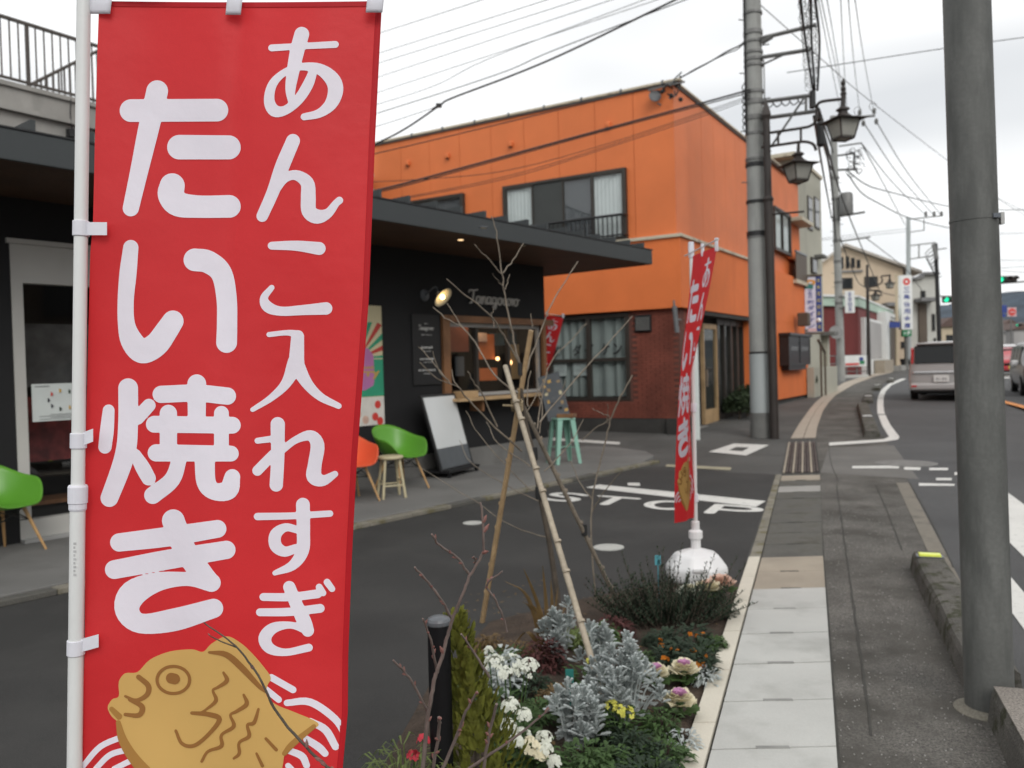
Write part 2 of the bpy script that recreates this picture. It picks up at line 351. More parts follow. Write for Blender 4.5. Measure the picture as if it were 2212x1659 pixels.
# ---------------------------------------------------------------- lettering
def text_mesh(s, size=1.0, bold=0.0, shear=0.0):
    cu = bpy.data.curves.new('lettering', 'FONT'); cu.body = s; cu.size = size; cu.offset = bold; cu.shear = shear
    cu.align_x = 'CENTER'; cu.align_y = 'CENTER'; cu.resolution_u = 3
    o = bpy.data.objects.new('lettering', cu); COL.objects.link(o)
    dg = bpy.context.evaluated_depsgraph_get(); ev = o.evaluated_get(dg); me = ev.to_mesh()
    vs = [v.co.copy() for v in me.vertices]; fs = [tuple(p.vertices) for p in me.polygons]
    ev.to_mesh_clear(); bpy.data.objects.remove(o); bpy.data.curves.remove(cu)
    if vs:
        x0, x1 = min(v.x for v in vs), max(v.x for v in vs); y0, y1 = min(v.y for v in vs), max(v.y for v in vs)
        vs = [Vector((v.x-(x0+x1)/2, v.y-(y0+y1)/2, 0)) for v in vs]
    return vs, fs
def text_on(mb, s, o, ex, ey, w=None, h=None, size=1.0, bold=0.0, shear=0.0):
    "lay text s centred at o with right vector ex and up vector ey, fitted to width w and/or height h"
    vs, fs = text_mesh(s, 1.0, bold, shear)
    if not vs: return mb
    bw = max(v.x for v in vs)*2; bh = max(v.y for v in vs)*2
    sx = w/bw if w else (h/bh if h else size); sy = h/bh if h else sx
    ex = Vector(ex).normalized(); ey = Vector(ey).normalized(); o = Vector(o)
    return mb.add([o + ex*(v.x*sx) + ey*(v.y*sy) for v in vs], fs)
class Ink:
    "flat print: union of tapered strokes and polygons, cut into one clean outline"
    def __init__(self, x0, y0, x1, y1, h):
        self.x = np.arange(x0, x1+h, h); self.y = np.arange(y0, y1+h, h); self.h = h
        self.X, self.Y = np.meshgrid(self.x, self.y); self.d = np.full(self.X.shape, 1e3)
    def stroke(self, pts, tr=(1, 0, 1, 0), k=5):
        q = smooth([(tr[0]*p[0]+tr[1], tr[2]*p[1]+tr[3], p[2]*tr[0]) for p in pts], k) if len(pts) > 2 else [np.array((tr[0]*p[0]+tr[1], tr[2]*p[1]+tr[3], p[2]*tr[0])) for p in pts]
        for a, b in zip(q, q[1:]):
            r = max(a[2], b[2])/2+self.h*3
            i0 = max(0, int((min(a[0], b[0])-r-self.x[0])/self.h)); i1 = int((max(a[0], b[0])+r-self.x[0])/self.h)+2
            j0 = max(0, int((min(a[1], b[1])-r-self.y[0])/self.h)); j1 = int((max(a[1], b[1])+r-self.y[0])/self.h)+2
            X = self.X[j0:j1, i0:i1]; Y = self.Y[j0:j1, i0:i1]
            if not X.size: continue
            dx, dy = b[0]-a[0], b[1]-a[1]; L = dx*dx+dy*dy+1e-12
            t = np.clip(((X-a[0])*dx+(Y-a[1])*dy)/L, 0, 1)
            d = np.hypot(X-a[0]-t*dx, Y-a[1]-t*dy)-(a[2]+(b[2]-a[2])*t)/2
            self.d[j0:j1, i0:i1] = np.minimum(self.d[j0:j1, i0:i1], d)
        return self
    def poly(self, pts, tr=(1, 0, 1, 0)):
        q = [(tr[0]*p[0]+tr[1], tr[2]*p[1]+tr[3]) for p in pts]; n = len(q)
        ins = np.zeros(self.X.shape, bool); dd = np.full(self.X.shape, 1e3)
        for i in range(n):
            (ax, ay), (bx, by) = q[i], q[(i+1) % n]
            dx, dy = bx-ax, by-ay; t = np.clip(((self.X-ax)*dx+(self.Y-ay)*dy)/(dx*dx+dy*dy+1e-12), 0, 1)
            dd = np.minimum(dd, np.hypot(self.X-ax-t*dx, self.Y-ay-t*dy))
            c = ((ay > self.Y) != (by > self.Y)) & (self.X < dx*(self.Y-ay)/(dy if abs(dy) > 1e-12 else 1e-12)+ax); ins ^= c
        self.d = np.minimum(self.d, np.where(ins, -dd, dd)); return self
    def mesh(self):
        "marching squares -> (list of (x,y), faces)"
        D = self.d; ny, nx = D.shape; V = []; F = []; ci = {}; ei = {}; h = self.h; X0, Y0 = self.x[0], self.y[0]; inn = D < 0
        def cv(j, i):
            k = (j, i)
            if k not in ci: ci[k] = len(V); V.append((X0+i*h, Y0+j*h))
            return ci[k]
        def ev(j, i, j2, i2):
            k = (j, i, j2, i2) if (j, i) < (j2, i2) else (j2, i2, j, i)
            if k not in ei:
                a, b = D[k[0], k[1]], D[k[2], k[3]]; t = a/(a-b); ei[k] = len(V)
                V.append((X0+(k[1]+(k[3]-k[1])*t)*h, Y0+(k[0]+(k[2]-k[0])*t)*h))
            return ei[k]
        cnt = inn[:-1, :-1].astype(int)+inn[1:, :-1]+inn[:-1, 1:]+inn[1:, 1:]
        for j, i in zip(*np.nonzero(cnt)):
            c = [(j, i), (j, i+1), (j+1, i+1), (j+1, i)]; p = []
            for a in range(4):
                A, B = c[a], c[(a+1) % 4]
                if inn[A]: p.append(cv(*A))
                if inn[A] != inn[B]: p.append(ev(*A, *B))
            if len(p) > 2: F.append(tuple(p))
        return V, F
# ================================================================= THE GROUND
M('seam', (.052, .050, .044), .95, .2, 9)
M('gutter_tan', (.20, .18, .148), .9, .2, 3, .2, 150, .3, 120, stain=(3, 1, .48, .65, (.12, .11, .092)))
M('slot', (.24, .24, .225), .95, .2, 9)
def g2(x, y, dz=0.0): p = G(x, y, dz); return (p.x, p.y)
def xat(poly, Y):
    if Y <= poly[0][1]:
        (a, ya), (b, yb) = poly[0], poly[1]
    else:
        for (a, ya), (b, yb) in zip(poly, poly[1:]):
            if Y <= yb: break
    return a + (b-a)*(Y-ya)/(yb-ya)
def ystrip(polyL, polyR, Y0, Y1, off, step=.5, mb=None, thick=0.0):
    mb = mb or MB(); n = max(1, int((Y1-Y0)/step)); ys = sorted(set([Y0+(Y1-Y0)*i/n for i in range(n+1)] + [k for k, _ in ZK if Y0 < k < Y1]))
    L = [Vector((xat(polyL, y), y, zt(y)+off)) for y in ys]; R = [Vector((xat(polyR, y), y, zt(y)+off)) for y in ys]; m = len(ys)
    mb.add(L+R, [(i, m+i, m+i+1, i+1) for i in range(m-1)])
    if thick:
        d = Vector((0, 0, thick))
        mb.add(L+[p-d for p in L], [(i, i+1, m+i+1, m+i) for i in range(m-1)]); mb.add(R+[p-d for p in R], [(i, m+i, m+i+1, i+1) for i in range(m-1)])
        mb.add([L[0], R[0], R[0]-d, L[0]-d], [(0, 3, 2, 1)]); mb.add([L[-1], R[-1], R[-1]-d, L[-1]-d], [(0, 1, 2, 3)])
    return mb
def flat(pts, off, mb=None):
    "a convex-ish painted patch, fan of quads on the ground"
    mb = mb or MB(); v = [Vector((p[0], p[1], zt(p[1])+off)) for p in pts]; return mb.add(v, [tuple(range(len(v)))])
def ccw(pts):
    a = sum(p[0]*q[1]-q[0]*p[1] for p, q in zip(pts, pts[1:]+pts[:1])); return pts if a > 0 else pts[::-1]
def pflat(px, off, mb=None): return flat(ccw([g2(*p) for p in px]), off, mb)
def struct(o): o['kind'] = 'structure'; return o
ys = [-60, -5, 16, 25, 42, 80, 300, 900, 2500]
mb = MB(); rows = [[Vector((x, y, zt(y) if y < 900 else 9)) for x in (-1500, -60, 60, 1500)] for y in ys]
for a, b in zip(rows, rows[1:]):
    for i in range(3): mb.add([a[i], a[i+1], b[i+1], b[i]], [(0, 1, 2, 3)])
struct(mb.build('ground', 'asphalt_old'))
dS = Vector((.352, .936)).normalized()
def ext(p, q, Y):  # continue the line p-q to depth Y
    return (p[0]+(q[0]-p[0])*(Y-p[1])/(q[1]-p[1]), Y)
# polylines (X, Y), from behind the camera into the distance
slabL = [g2(1530, 1659), g2(1647, 1204)]; slabR = [g2(1809, 1659), g2(1778, 1208)]
kerbL = [g2(1471, 1659), g2(1620.7, 1202)]; kerbR = [(p[0]-.012, p[1]) for p in slabL]
walkL = [ext(*slabR, -4)] + slabR + [g2(1771, 1026), g2(1763, 953), g2(1766, 923), g2(1779, 887), g2(1806, 854), g2(1845, 831), g2(1888, 814.5), g2(1930, 804), g2(1975, 796)]
beigeL = [g2(1706.6, 950), g2(1726, 917), g2(1749.6, 884), g2(1776, 857.5), g2(1822, 827.7), g2(1872, 811), g2(1921, 801), g2(1960, 794.6)]
beigeR = walkL[4:-1]; beigeR[0] = g2(1762.5, 952)
z3 = lambda X, Y: (1755.5+.14881*X, 740.6+.14881*Y)
lineL = [g2(*z3(*p)) for p in [(1110, 1370), (1010, 1210), (960, 1080), (940, 1020), (935, 900), (950, 780), (1000, 680), (1100, 600), (1350, 495)]]
lineR = [g2(*z3(*p)) for p in [(1260, 1370), (1130, 1200), (1070, 1080), (1040, 1010), (1025, 900), (1030, 800), (1060, 710), (1140, 620), (1370, 520)]]
roadNear = [g2(2120, 1400), g2(2058, 1240), g2(1965, 1042)]
roadL = [ext(roadNear[0], roadNear[1], -4)] + roadNear + [g2(1925, 985), g2(1918, 950)] + [(p[0]-.25, p[1]) for p in lineL[1:]]
roadL = [p for i, p in enumerate(roadL) if i == 0 or p[1] > roadL[i-1][1]+.02]
yend = roadL[-1][1]; last = roadL[-1]
roadL += [(last[0]+(y-yend)*1.35, y) for y in (yend+12, yend+40, yend+120)]
roadR = [(x+8.2, y-1.0) for x, y in roadL]
struct(ystrip(roadL, roadR, -3, yend+115, .004, .6).build('road', 'asphalt_road'))
struct(ystrip(walkL, [(p[0]-.01, p[1]) for p in roadL], -3.5, min(walkL[-1][1], yend)-.3, .004, .5).build('pavement', 'asphalt_walk'))
# car park
lotfar = [(1000, 1085), (1141, 1065), (1235, 1045.6), (1314, 1028), (1352, 1016), (1414, 1008.4), (1513, 1013), (1575, 1020.8), (1688, 1026)]
mb = MB(); far = [g2(*p) for p in lotfar]
near = [ext(*kerbL, -3)]
edge = [(xat(kerbL, y)-.02, y) for y in (-3, 1.0, 3, 5, 6.5, 8, 9.5, 11)]
poly = [(-14, -3)] + edge + far[::-1] + [(-14, 4)]
mb.add([Vector((x, y, .004)) for x, y in poly], [tuple(range(len(poly)))])
struct(mb.build('car_park', 'asphalt_lot'))
# a lighter resurfaced apron in front of the crossing
struct(pflat([(1772, 1022), (1985, 1036), (1930, 962), (1790, 968)], .006).build('driveway_patch', 'patch'))
struct(pflat([(1936, 1044), (1963, 1044), (2078, 1262), (2036, 1262)], .007).build('gutter_strip', 'gutter_tan'))
# long seams in the pavement
for q in ([(1807, 1048), (1830, 1210), (1884, 1594)], [(1892, 1048), (1918, 1110), (1949, 1190)], [(1965, 1044), (2010, 1125), (2060, 1228)], [(1790, 955), (1795, 1000), (1812, 1042)]):
    w = smooth([g2(*p) for p in q], 22); w = [p+np.array([.002*math.sin(i*1.7)+.002*math.sin(i*4.1), 0]) for i, p in enumerate(w)]; mb = MB(); wj = lambda p: .002*abs(math.sin(p[1]*23)+.6*math.sin(p[1]*61))
    for a, b in zip(w, w[1:]):
        mb.add([(a[0]-.004-wj(a), a[1], .0085), (a[0]+.004+wj(a), a[1], .0085), (b[0]+.004+wj(b), b[1], .0085), (b[0]-.004-wj(b), b[1], .0085)], [(0, 1, 2, 3)])
    struct(mb.build('pavement_seam', 'seam'))
# ---- planting bed, cream kerb stones
bed = [ext(*kerbL, 1.2), g2(1471, 1659), g2(1560, 1385), g2(1598, 1262), g2(1420, 1262), g2(1240, 1300), g2(1060, 1345), g2(930, 1480), g2(830, 1659), (-.75, 1.2)]
mb = MB(); bm_n = 26
def bedz(x, y): return .022 + .03*math.sin(x*7+1)*math.sin(y*5) * .5 + .012*math.sin(x*31)*math.cos(y*27)
pts = ccw(bed); cx = sum(p[0] for p in pts)/len(pts); cy = sum(p[1] for p in pts)/len(pts)
rings = []
for k in range(1, 11):
    ring = []
    for i in range(len(pts)):
        a, b = pts[i], pts[(i+1) % len(pts)]
        for j in range(6):
            t = j/6; x = a[0]+(b[0]-a[0])*t; y = a[1]+(b[1]-a[1])*t; f = k/10
            X = cx+(x-cx)*f; Y = cy+(y-cy)*f; ring.append(Vector((X, Y, .008 if k == 10 else max(.012, bedz(X, Y)))))
    rings.append(ring)
n = len(rings[0]); vs = [Vector((cx, cy, .04))]+[p for r in rings for p in r]; fs = [(0, 1+i, 1+(i+1) % n) for i in range(n)]
for k in range(9):
    for i in range(n): fs.append((1+k*n+i, 1+(k+1)*n+i, 1+(k+1)*n+(i+1) % n, 1+k*n+(i+1) % n))
struct(MB().add(vs, fs).build('planting_bed', 'soil', smooth=True))
kroot = thing('kerb', 'low cream concrete kerb between the flower bed and the white slabs', 'kerb', (xat(kerbL, 6.4), 6.4, 0))
yb = 6.52
while yb > .9:
    y0 = yb-.6
    ystrip(kerbL, kerbR, y0+.004, yb-.004, .03, .6, thick=.06).build('kerb_stone', 'concrete_cream', kroot, bevel=.004); yb = y0
kroot2 = thing('kerb', 'dirty old kerb edging beside the dark slabs', 'kerb', (xat(kerbL, 6.6), 6.6, 0))
yb = 6.55; kl2 = [g2(1620.7, 1202), g2(1676, 1028)]; kr2 = [(p[0]-.012, p[1]) for p in [g2(1647, 1204), g2(1690, 1026)]]
M('kerb_old', (.20, .185, .15), .9, .2, 4, .2, 100, .3, 90, stain=(5, 1, .5, .62, (.13, .115, .06)))
while yb < 11.0:
    ystrip(kl2, kr2, yb+.006, yb+.594, .012, .6, thick=.05).build('kerb_stone', 'kerb_old', kroot2, bevel=.004); yb += .6
# ---- slabs that cover the gutter
gut = struct(MB().add([(-2, -3, .001), (0, -3, .001), (.3, -2.9, .001)], [(0, 1, 2)]).build('gutter', 'seam'))
gut2 = ystrip([(x-.01, y) for x, y in slabL], [(x+.012, y) for x, y in slabR], -2.5, 15.6, .006, .5)
bpy.data.objects.remove(gut); gut = struct(gut2.build('gutter', 'seam'))
midp = lambda y: ((xat(slabL, y)+xat(slabR, y))/2)
def slab(y0, y1, mat, top, lab=None):
    o = ystrip([(a, y) for a, y in slabL], slabR, y0+.005, y1-.005, top, 1, thick=.04).build('slab', mat, gut, bevel=.005)
    x = midp(y0); MB().box((x+random.uniform(-.02, .02), y0+.004, top-.004), (.13, .022, .0125), -.05).build('lifting_slot', 'slot' if mat == 'concrete_white' else 'seam', o)
    if lab: o['label'] = lab
yb = 5.60
while yb > .8: slab(yb-.463, yb, 'concrete_white', .024+random.uniform(-.002, .002)); yb -= .463
slab(5.60, 6.06, 'concrete_tan', .021, 'tan slab'); slab(6.06, 6.52, 'concrete_tan', .020, 'tan slab')
yb = 6.52; k = 0
slabR2 = [g2(1778, 1208), g2(1771, 1026)]; slabL2 = [g2(1647, 1204), g2(1690, 1026)]
slabL, slabR = slabL2, slabR2
while yb < 11.1:
    slab(yb, yb+.463, 'concrete_tan' if k in (9,) else ('concrete_grey' if k == 7 else 'concrete_dark'), .018+random.uniform(-.003, .003)); yb += .463; k += 1
# steel gratings across the side-street mouth
gL = [g2(1690, 1026), g2(1703, 957)]; gR = [g2(1771, 1026), g2(1762, 957)]
y0 = gL[0][1]+.1; y1 = gL[1][1]-.05; nseg = 5
for s in range(nseg):
    a = y0+(y1-y0)*s/nseg+.01; b = y0+(y1-y0)*(s+1)/nseg-.01
    root = ystrip(gL, gR, a, b, .010, 1).build('grating', 'under', gut)
    nb = 12
    for k in range(nb):
        f0 = k/nb+.012; f1 = k/nb+.055
        A = [(x+(xat(gR, y)-x)*f0, y) for x, y in gL]; B = [(x+(xat(gR, y)-x)*f1, y) for x, y in gL]
        if k in (0, 3, 6, 9): A = [(x+(xat(gR, y)-x)*(f0-.008), y) for x, y in gL]; B = [(x+(xat(gR, y)-x)*(f0+.055), y) for x, y in gL]
        ystrip(A, B, a, b, .022, 1, thick=.011).build('bar', 'steel_grate' if k % 3 else 'concrete_tan', root)
# beige paving, two rows with a joint down the middle
mid = lambda y, f: xat(beigeL, y)+(xat(beigeR, y)-xat(beigeL, y))*f
yy = [beigeL[0][1]+.1+i*.6 for i in range(200) if beigeL[0][1]+.1+i*.6 < min(beigeL[-1][1], beigeR[-1][1])-.2]
pav = struct(ystrip([(xat(beigeL, y), y) for y in yy], [(xat(beigeR, y), y) for y in yy], yy[0], yy[-1], .009, .5).build('footpath_paving', 'seam'))
for f0, f1 in ((.01, .485), (.515, .985)):
    ystrip([(mid(y, f0), y) for y in yy], [(mid(y, f1), y) for y in yy], yy[0], yy[-1], .02, .5, thick=.012).build('paving_row', 'paving_beige', pav)
# ---- concrete separator blocks along the road, with reflectors
def block(p, q, w, h, mat, label, refl=None, mr='reflector', fr=.06, cap=None):
    p, q = Vector((*p, 0)), Vector((*q, 0)); d = (q-p).normalized(); nn = Vector((d.y, -d.x, 0)); z = zt(p.y)
    r = thing('separator_block', label, 'kerb block', (p.x, p.y, z), 'separator blocks beside the road')
    sec = [(0, 0), (.015, h*.75), (.03, h-.008), (.05, h), (w-.04, h), (w-.015, h-.02), (w, 0)]
    mb = MB(); N = 10; L = (q-p).length
    for i in range(N+1):
        for a, b in sec:
            j = .003*math.sin(i*5.1+a*40)
            mb.v.append(p+d*(L*i/N)+nn*(a+j)+Vector((0, 0, zt(p.y+d.y*L*i/N)+b+.003+j*.6*(b > .02))))
    k = len(sec)
    for i in range(N):
        for a in range(k-1): mb.f.append((i*k+a, i*k+a+1, (i+1)*k+a+1, (i+1)*k+a))
    mb.f.append(tuple(range(k-1, -1, -1))); mb.f.append(tuple(N*k+a for a in range(k)))
    mb.build('block', mat, r)
    if cap: MB().box(p+d*(L/2)+nn*w/2+Vector((0, 0, z+h+.004)), (w-.05, L-.03, .006), math.atan2(d.y, d.x)-math.pi/2).build('top_face', cap, r)
    if refl is not None:
        c = p+d*(L*refl)+nn*(w*.5)+Vector((0, 0, zt(p.y+d.y*L*refl)+h+.004))
        rr = MB().box(c+Vector((0, 0, .012)), (w*.62, fr, .024), math.atan2(d.y, d.x)-math.pi/2).build('reflector', mr, r, bevel=.006)
        MB().box(c+Vector((0, 0, .004)), (w*.75, fr*1.3, .008), math.atan2(d.y, d.x)-math.pi/2).build('reflector_base', 'grey_cap', rr)
    return r
b0 = g2(2088, 1500); b1 = g2(1965, 1229)
block(b0, b1, .23, .13, 'moss_block', 'mossy low concrete block with a yellow reflector on its far end', .93, 'reflector', .07)
c0 = g2(2132, 1560); dd = Vector((b1[0]-b0[0], b1[1]-b0[1])).normalized()
block((c0[0]-dd.x*1.6, c0[1]-dd.y*1.6), c0, .34, .155, 'moss_block', 'block with a pebbly top at the foot of the grey steel post', None, cap='exposed_aggregate')
q0 = g2(*z3(745, 1375)); q1 = g2(*z3(640, 935)); block(q0, q1, .30, .13, 'moss_block', 'block by the curved white line with its end at the painted corner', .42, 'reflector_white', .12)
q2 = g2(*z3(720, 880)); q3 = g2(*z3(745, 780)); block(q2, q3, .30, .10, 'moss_block', 'second separator block along the bend', .5, 'reflector_white', .12)
q4 = g2(*z3(860, 700)); q5 = g2(*z3(900, 620)); block(q4, q5, .30, .12, 'moss_block', 'third separator block along the bend', .5, 'reflector_white', .12)
q6 = g2(*z3(1070, 585)); q7 = g2(*z3(1110, 530)); block(q6, q7, .30, .12, 'moss_block', 'farthest separator block on the bend before the silver van', .5, 'reflector_white', .12)
# ---- painted markings
def marking(name, mb, mat='paint_white'): return struct(mb.build(name, mat))
ymin, ymax = max(lineL[0][1], lineR[0][1]), min(lineL[-1][1], lineR[-1][1])
ycut = g2(*z3(990, 1045))[1]
mb = ystrip(lineL, lineR, ymin, ycut-.12, .009, .4); ystrip(lineL, lineR, ycut+.1, ymax, .009, .4, mb)
pflat([z3(1110, 1368), z3(1262, 1368), z3(1240, 1408), z3(1050, 1440), z3(1030, 1403)], .0085, mb)
pflat([z3(1030, 1404), z3(1050, 1440), z3(240, 1497), z3(235, 1455)], .0083, mb)
marking('road_edge_line', mb)
z6 = lambda X, Y: (1920+.43757*X, 932.6+.43757*Y)
pa, pb = Vector(g2(2175, 1064)), Vector(g2(2178, 1171)); e = Vector((.352, .936))
def along(p, t): return (p.x+e.x*t, p.y+e.y*t)
mb = MB(); flat([along(pb, -4), along(pa, -5.5), along(pa, .55), along(pb, 2.7)], .009, mb); marking('wide_edge_line', mb)
pa, pb = Vector(g2(2182.6, 1247.6)), Vector(g2(2185, 1325))
marking('edge_line', flat([along(pb, -4), along(pa, -5), along(pa, 1.1), along(pb, 1.7)], .009))
for q in ([(1841, 1008), (1942, 1007), (1942, 1013), (1841, 1013)], [(1953, 1010), (1989, 1011), (1988, 1017), (1953, 1016)], [(2007, 1012), (2048, 1012), (2048, 1017), (2007, 1017)],
          [(1985, 1045), (2062, 1047), (2062, 1051), (1985, 1051)], [(2022, 1034), (2056, 1034), (2056, 1039), (2022, 1039)], [(2062, 1022), (2076, 1020), (2076, 1026), (2062, 1028)]):
    marking('crossing_dash', pflat(q, .0095))
z9 = lambda X, Y: (1141+.248*X, 998.5+.248*Y)
marking('stop_line', pflat([z9(500, 225), z9(620, 200), z9(2070, 345), z9(1985, 395)], .009))
# STOP, read by drivers leaving the car park: baseline and height directions measured on the ground
pB0 = Vector(G(*z9(60, 330))); pB1 = Vector(G(*z9(1560, 500)))
ex = (pB1-pB0).normalized(); ey = Vector((-ex.y, ex.x, 0))
if ey.y < 0: ey = -ey
def ground_letters():
    mb = MB()
    I = Ink(-.1, -.1, 4.0, 1.2, .012); w = .165
    I.stroke([(.62, .84, w), (.42, .93, w), (.14, .86, w), (.12, .62, w), (.36, .50, w), (.62, .38, w), (.60, .12, w), (.34, .05, w), (.08, .16, w)])
    I.stroke([(.92, .91, w), (1.52, .91, w)]).stroke([(1.22, .9, w), (1.22, .05, w)])
    I.stroke([(1.85+.3+.29*math.cos(a), .48+.41*math.sin(a), w) for a in np.linspace(0, 6.2832, 20)])
    I.stroke([(2.86, .05, w), (2.86, .91, w)]).stroke([(2.86, .91, w), (3.18, .92, w), (3.42, .80, w), (3.42, .58, w), (3.18, .46, w), (2.86, .46, w)])
    V, F = I.mesh(); return V, F
V, F = ground_letters()
a0 = Vector(G(*z9(80, 320))); a1 = Vector(G(*z9(1930, 470))); ex = (a1-a0); Lx = ex.length; ex.normalize()
up = (Vector(G(*z9(1590, 405)))-Vector(G(*z9(1490, 480)))); 
o = a0 - up*.12
mb = MB().add([o + ex*(x*Lx/3.42) + up*(y*1.12) for x, y in V], F)
for v in mb.v: v.z = .009
if mb.f:
    f = mb.f[0]; nz = (mb.v[f[1]]-mb.v[f[0]]).cross(mb.v[f[2]]-mb.v[f[1]]).z
    if nz < 0: mb.f = [q[::-1] for q in mb.f]
marking('stop_lettering', mb)
marking('lot_dash', pflat([z9(865, 185), z9(970, 185), z9(975, 212), z9(870, 208)], .009))
mb = pflat([(1531, 977), (1585, 959), (1662, 962), (1612, 985)], .009); marking('diamond_marking', mb)
marking('diamond_centre', pflat([(1575, 974), (1590, 967), (1618, 968), (1604, 976)], .013), 'asphalt_old')
marking('far_lot_line', pflat([(1190, 946), (1340, 956), (1338, 961), (1190, 952)], .009))
marking('worn_line', pflat([(1440, 1004), (1580, 1011), (1578, 1017), (1438, 1009)], .009), 'paint_faded')
yc = [g2(2168, 869.5), g2(2212, 884)]; d = (Vector(yc[0])-Vector(yc[1])).normalized(); nn = Vector((d.y, -d.x))
A = Vector(yc[0])+d*1.5; B = Vector(yc[1])-d*14
marking('centre_line', flat(ccw([(A+nn*.11)[:], (A-nn*.11)[:], (B-nn*.11)[:], (B+nn*.11)[:]]), .009), 'paint_orange')
for k in range(3): marking('far_crosswalk_bar', pflat([(2166, 806+k*4.6), (2192, 806.5+k*4.6), (2192, 808.6+k*4.6), (2166, 808+k*4.6)], .009))
# iron covers
def cover(px, r, mat, label, name='manhole_cover', cat='manhole cover'):
    p = G(*px); t = thing(name, label, cat, (p.x, p.y, zt(p.y)+.004))
    MB().lathe([(r, 0), (r, .006), (r*.93, .007)], (p.x, p.y, zt(p.y)+.004), 32).build('ring', mat, t)
    MB().lathe([(r*.9, .004), (r*.9, .0085)], (p.x, p.y, zt(p.y)+.004), 32).build('lid', mat, t)
M('iron_worn', (.17, .165, .155), .7, .25, 9, .2, 90, .3, 60)
cover((1957, 1002), .42, 'iron_worn', 'worn round manhole cover in the road by the painted dashes')
M('disc_pale', (.46, .46, .43), .7, .1, 9, .1, 60)
cover((1021, 1131), .10, 'disc_pale', 'small pale round cover in the dark car park, left of the bamboo stake', 'drain_cover', 'drain cover')
cover((1315, 1184), .13, 'disc_pale', 'small pale round cover in the dark car park near the flag base', 'drain_cover', 'drain cover')
# ================================================================= THE ORANGE BUILDING
C0 = G(1479, 940); A_ = Fa((C0.x, C0.y), -59); B_ = Fa((C0.x, C0.y), 31)
zc = lambda y, off=0.0: A_.uv(1479, y, off)[1]
ob = thing('orange_building', 'two-storey orange building with a brick ground floor on the street corner', 'building', (C0.x, C0.y, 0))
zTop = A_.uv(1464, 168)[1]; zTrim = zc(510); zBand = zc(663); zBr = zc(905)
UP = -.12     # the upper storey stands back from the band
sEnd = 15.0; bEnd = B_.uv(1744, 800)[0]
body = MB()
# a plain core that the panels are hung on
cor = lambda s, n, z: None
def corner_prism(z0, z1, inset, name, mat, sA, sB, parent):
    i = inset; o = A_.o
    p = [o - A_.n*i - B_.n*i, o + A_.e*sA - A_.n*i, o + A_.e*sA + B_.e*sB, o + B_.e*sB - B_.n*i]
    q = [Vector((v.x, v.y, z0)) for v in p]
    return MB().prism(q, (0, 0, z1-z0)).build(name, mat, parent)
core = corner_prism(zTrim-.3, zTop-.05, .18, 'upper_wall', 'orange_siding', sEnd, bEnd, ob)
low = corner_prism(.0, zTrim-.02, .35, 'ground_floor_wall', 'foundation', sEnd, bEnd, ob)
# siding panels of the upper storey
za = zTrim+.02
nA = int(sEnd/.91); a0 = .12
for k in range(nA):
    s0 = a0+k*.91; MB().fbox(A_, s0+(.0 if k else -.0)+.005, s0+.905, -.18, UP+random.uniform(-.002, .002), za, zTop-.06).build('wall_panel', 'orange_siding', core)
nB = int((bEnd-.12)/.91)
wB0 = B_.uv(1666, 500)[0]
for k in range(nB):
    s0 = .12+k*.91
    if s0+.9 > wB0-.05: continue
    MB().fbox(B_, s0+.005, s0+.905, -.18, UP+random.uniform(-.002, .002), za, zTop-.06).build('wall_panel', 'orange_siding', core)
# eaves trim
tr = MB().fbox(A_, -.06, sEnd, -.3, UP+.07, zTop-.035, zTop+.02).build('eaves_trim', 'trim_cream', ob, bevel=.01)
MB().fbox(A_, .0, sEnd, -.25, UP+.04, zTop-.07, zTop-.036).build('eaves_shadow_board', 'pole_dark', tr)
for k in range(16): MB().fbox(A_, .3+k*.95, .34+k*.95, UP+.06, UP+.085, zTop-.06, zTop+.035).build('trim_clip', 'grey_cap', tr)
tr2 = MB().fbox(B_, .03, bEnd, -.3, UP+.07, zTop-.035, zTop+.015).build('eaves_trim', 'trim_cream', ob, bevel=.01)
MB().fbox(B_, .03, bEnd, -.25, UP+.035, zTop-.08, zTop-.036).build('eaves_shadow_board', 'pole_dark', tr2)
MB().prism([A_.pt(.3, -.3, zTop-.04), A_.pt(sEnd, -.3, zTop-.04), A_.pt(sEnd, -bEnd+.4, zTop-.04), A_.pt(.1, -bEnd+.4, zTop-.04)], (0, 0, .06)).build('roof', 'roof_metal', ob)
# stucco band and its ledge
mb = MB(); i0 = 0.0
bandE = B_.uv(1744, 700)[0]
band = MB().prism([A_.pt(0, 0, zBand), A_.pt(sEnd, 0, zBand), A_.pt(sEnd, -.5, zBand), A_.pt(.5, -.5, zBand), B_.pt(bandE, -.5, zBand), B_.pt(bandE, 0, zBand)], (0, 0, zTrim-zBand)).build('stucco_band', 'orange_stucco', ob)
MB().fbox(A_, -.05, sEnd, -.14, .05, zTrim, zTrim+.07).build('ledge', 'trim_cream', band, bevel=.008)
eLed = B_.uv(1640, 560)[0]
MB().fbox(B_, .054, eLed, -.14, .048, zTrim, zTrim+.068).build('ledge', 'trim_cream', band, bevel=.008)
# right part of the street side comes down to the ground in orange
sOr = B_.uv(1628, 800)[0]; zOr = B_.uv(1700, 860)[1]
lowor = MB().fbox(B_, sOr, bandE, -.4, -.005, zOr, zBand).build('lower_wall', 'orange_stucco', ob)
MB().fbox(B_, sOr, bandE, -.4, -.06, 0, zOr).build('footing', 'foundation', lowor)
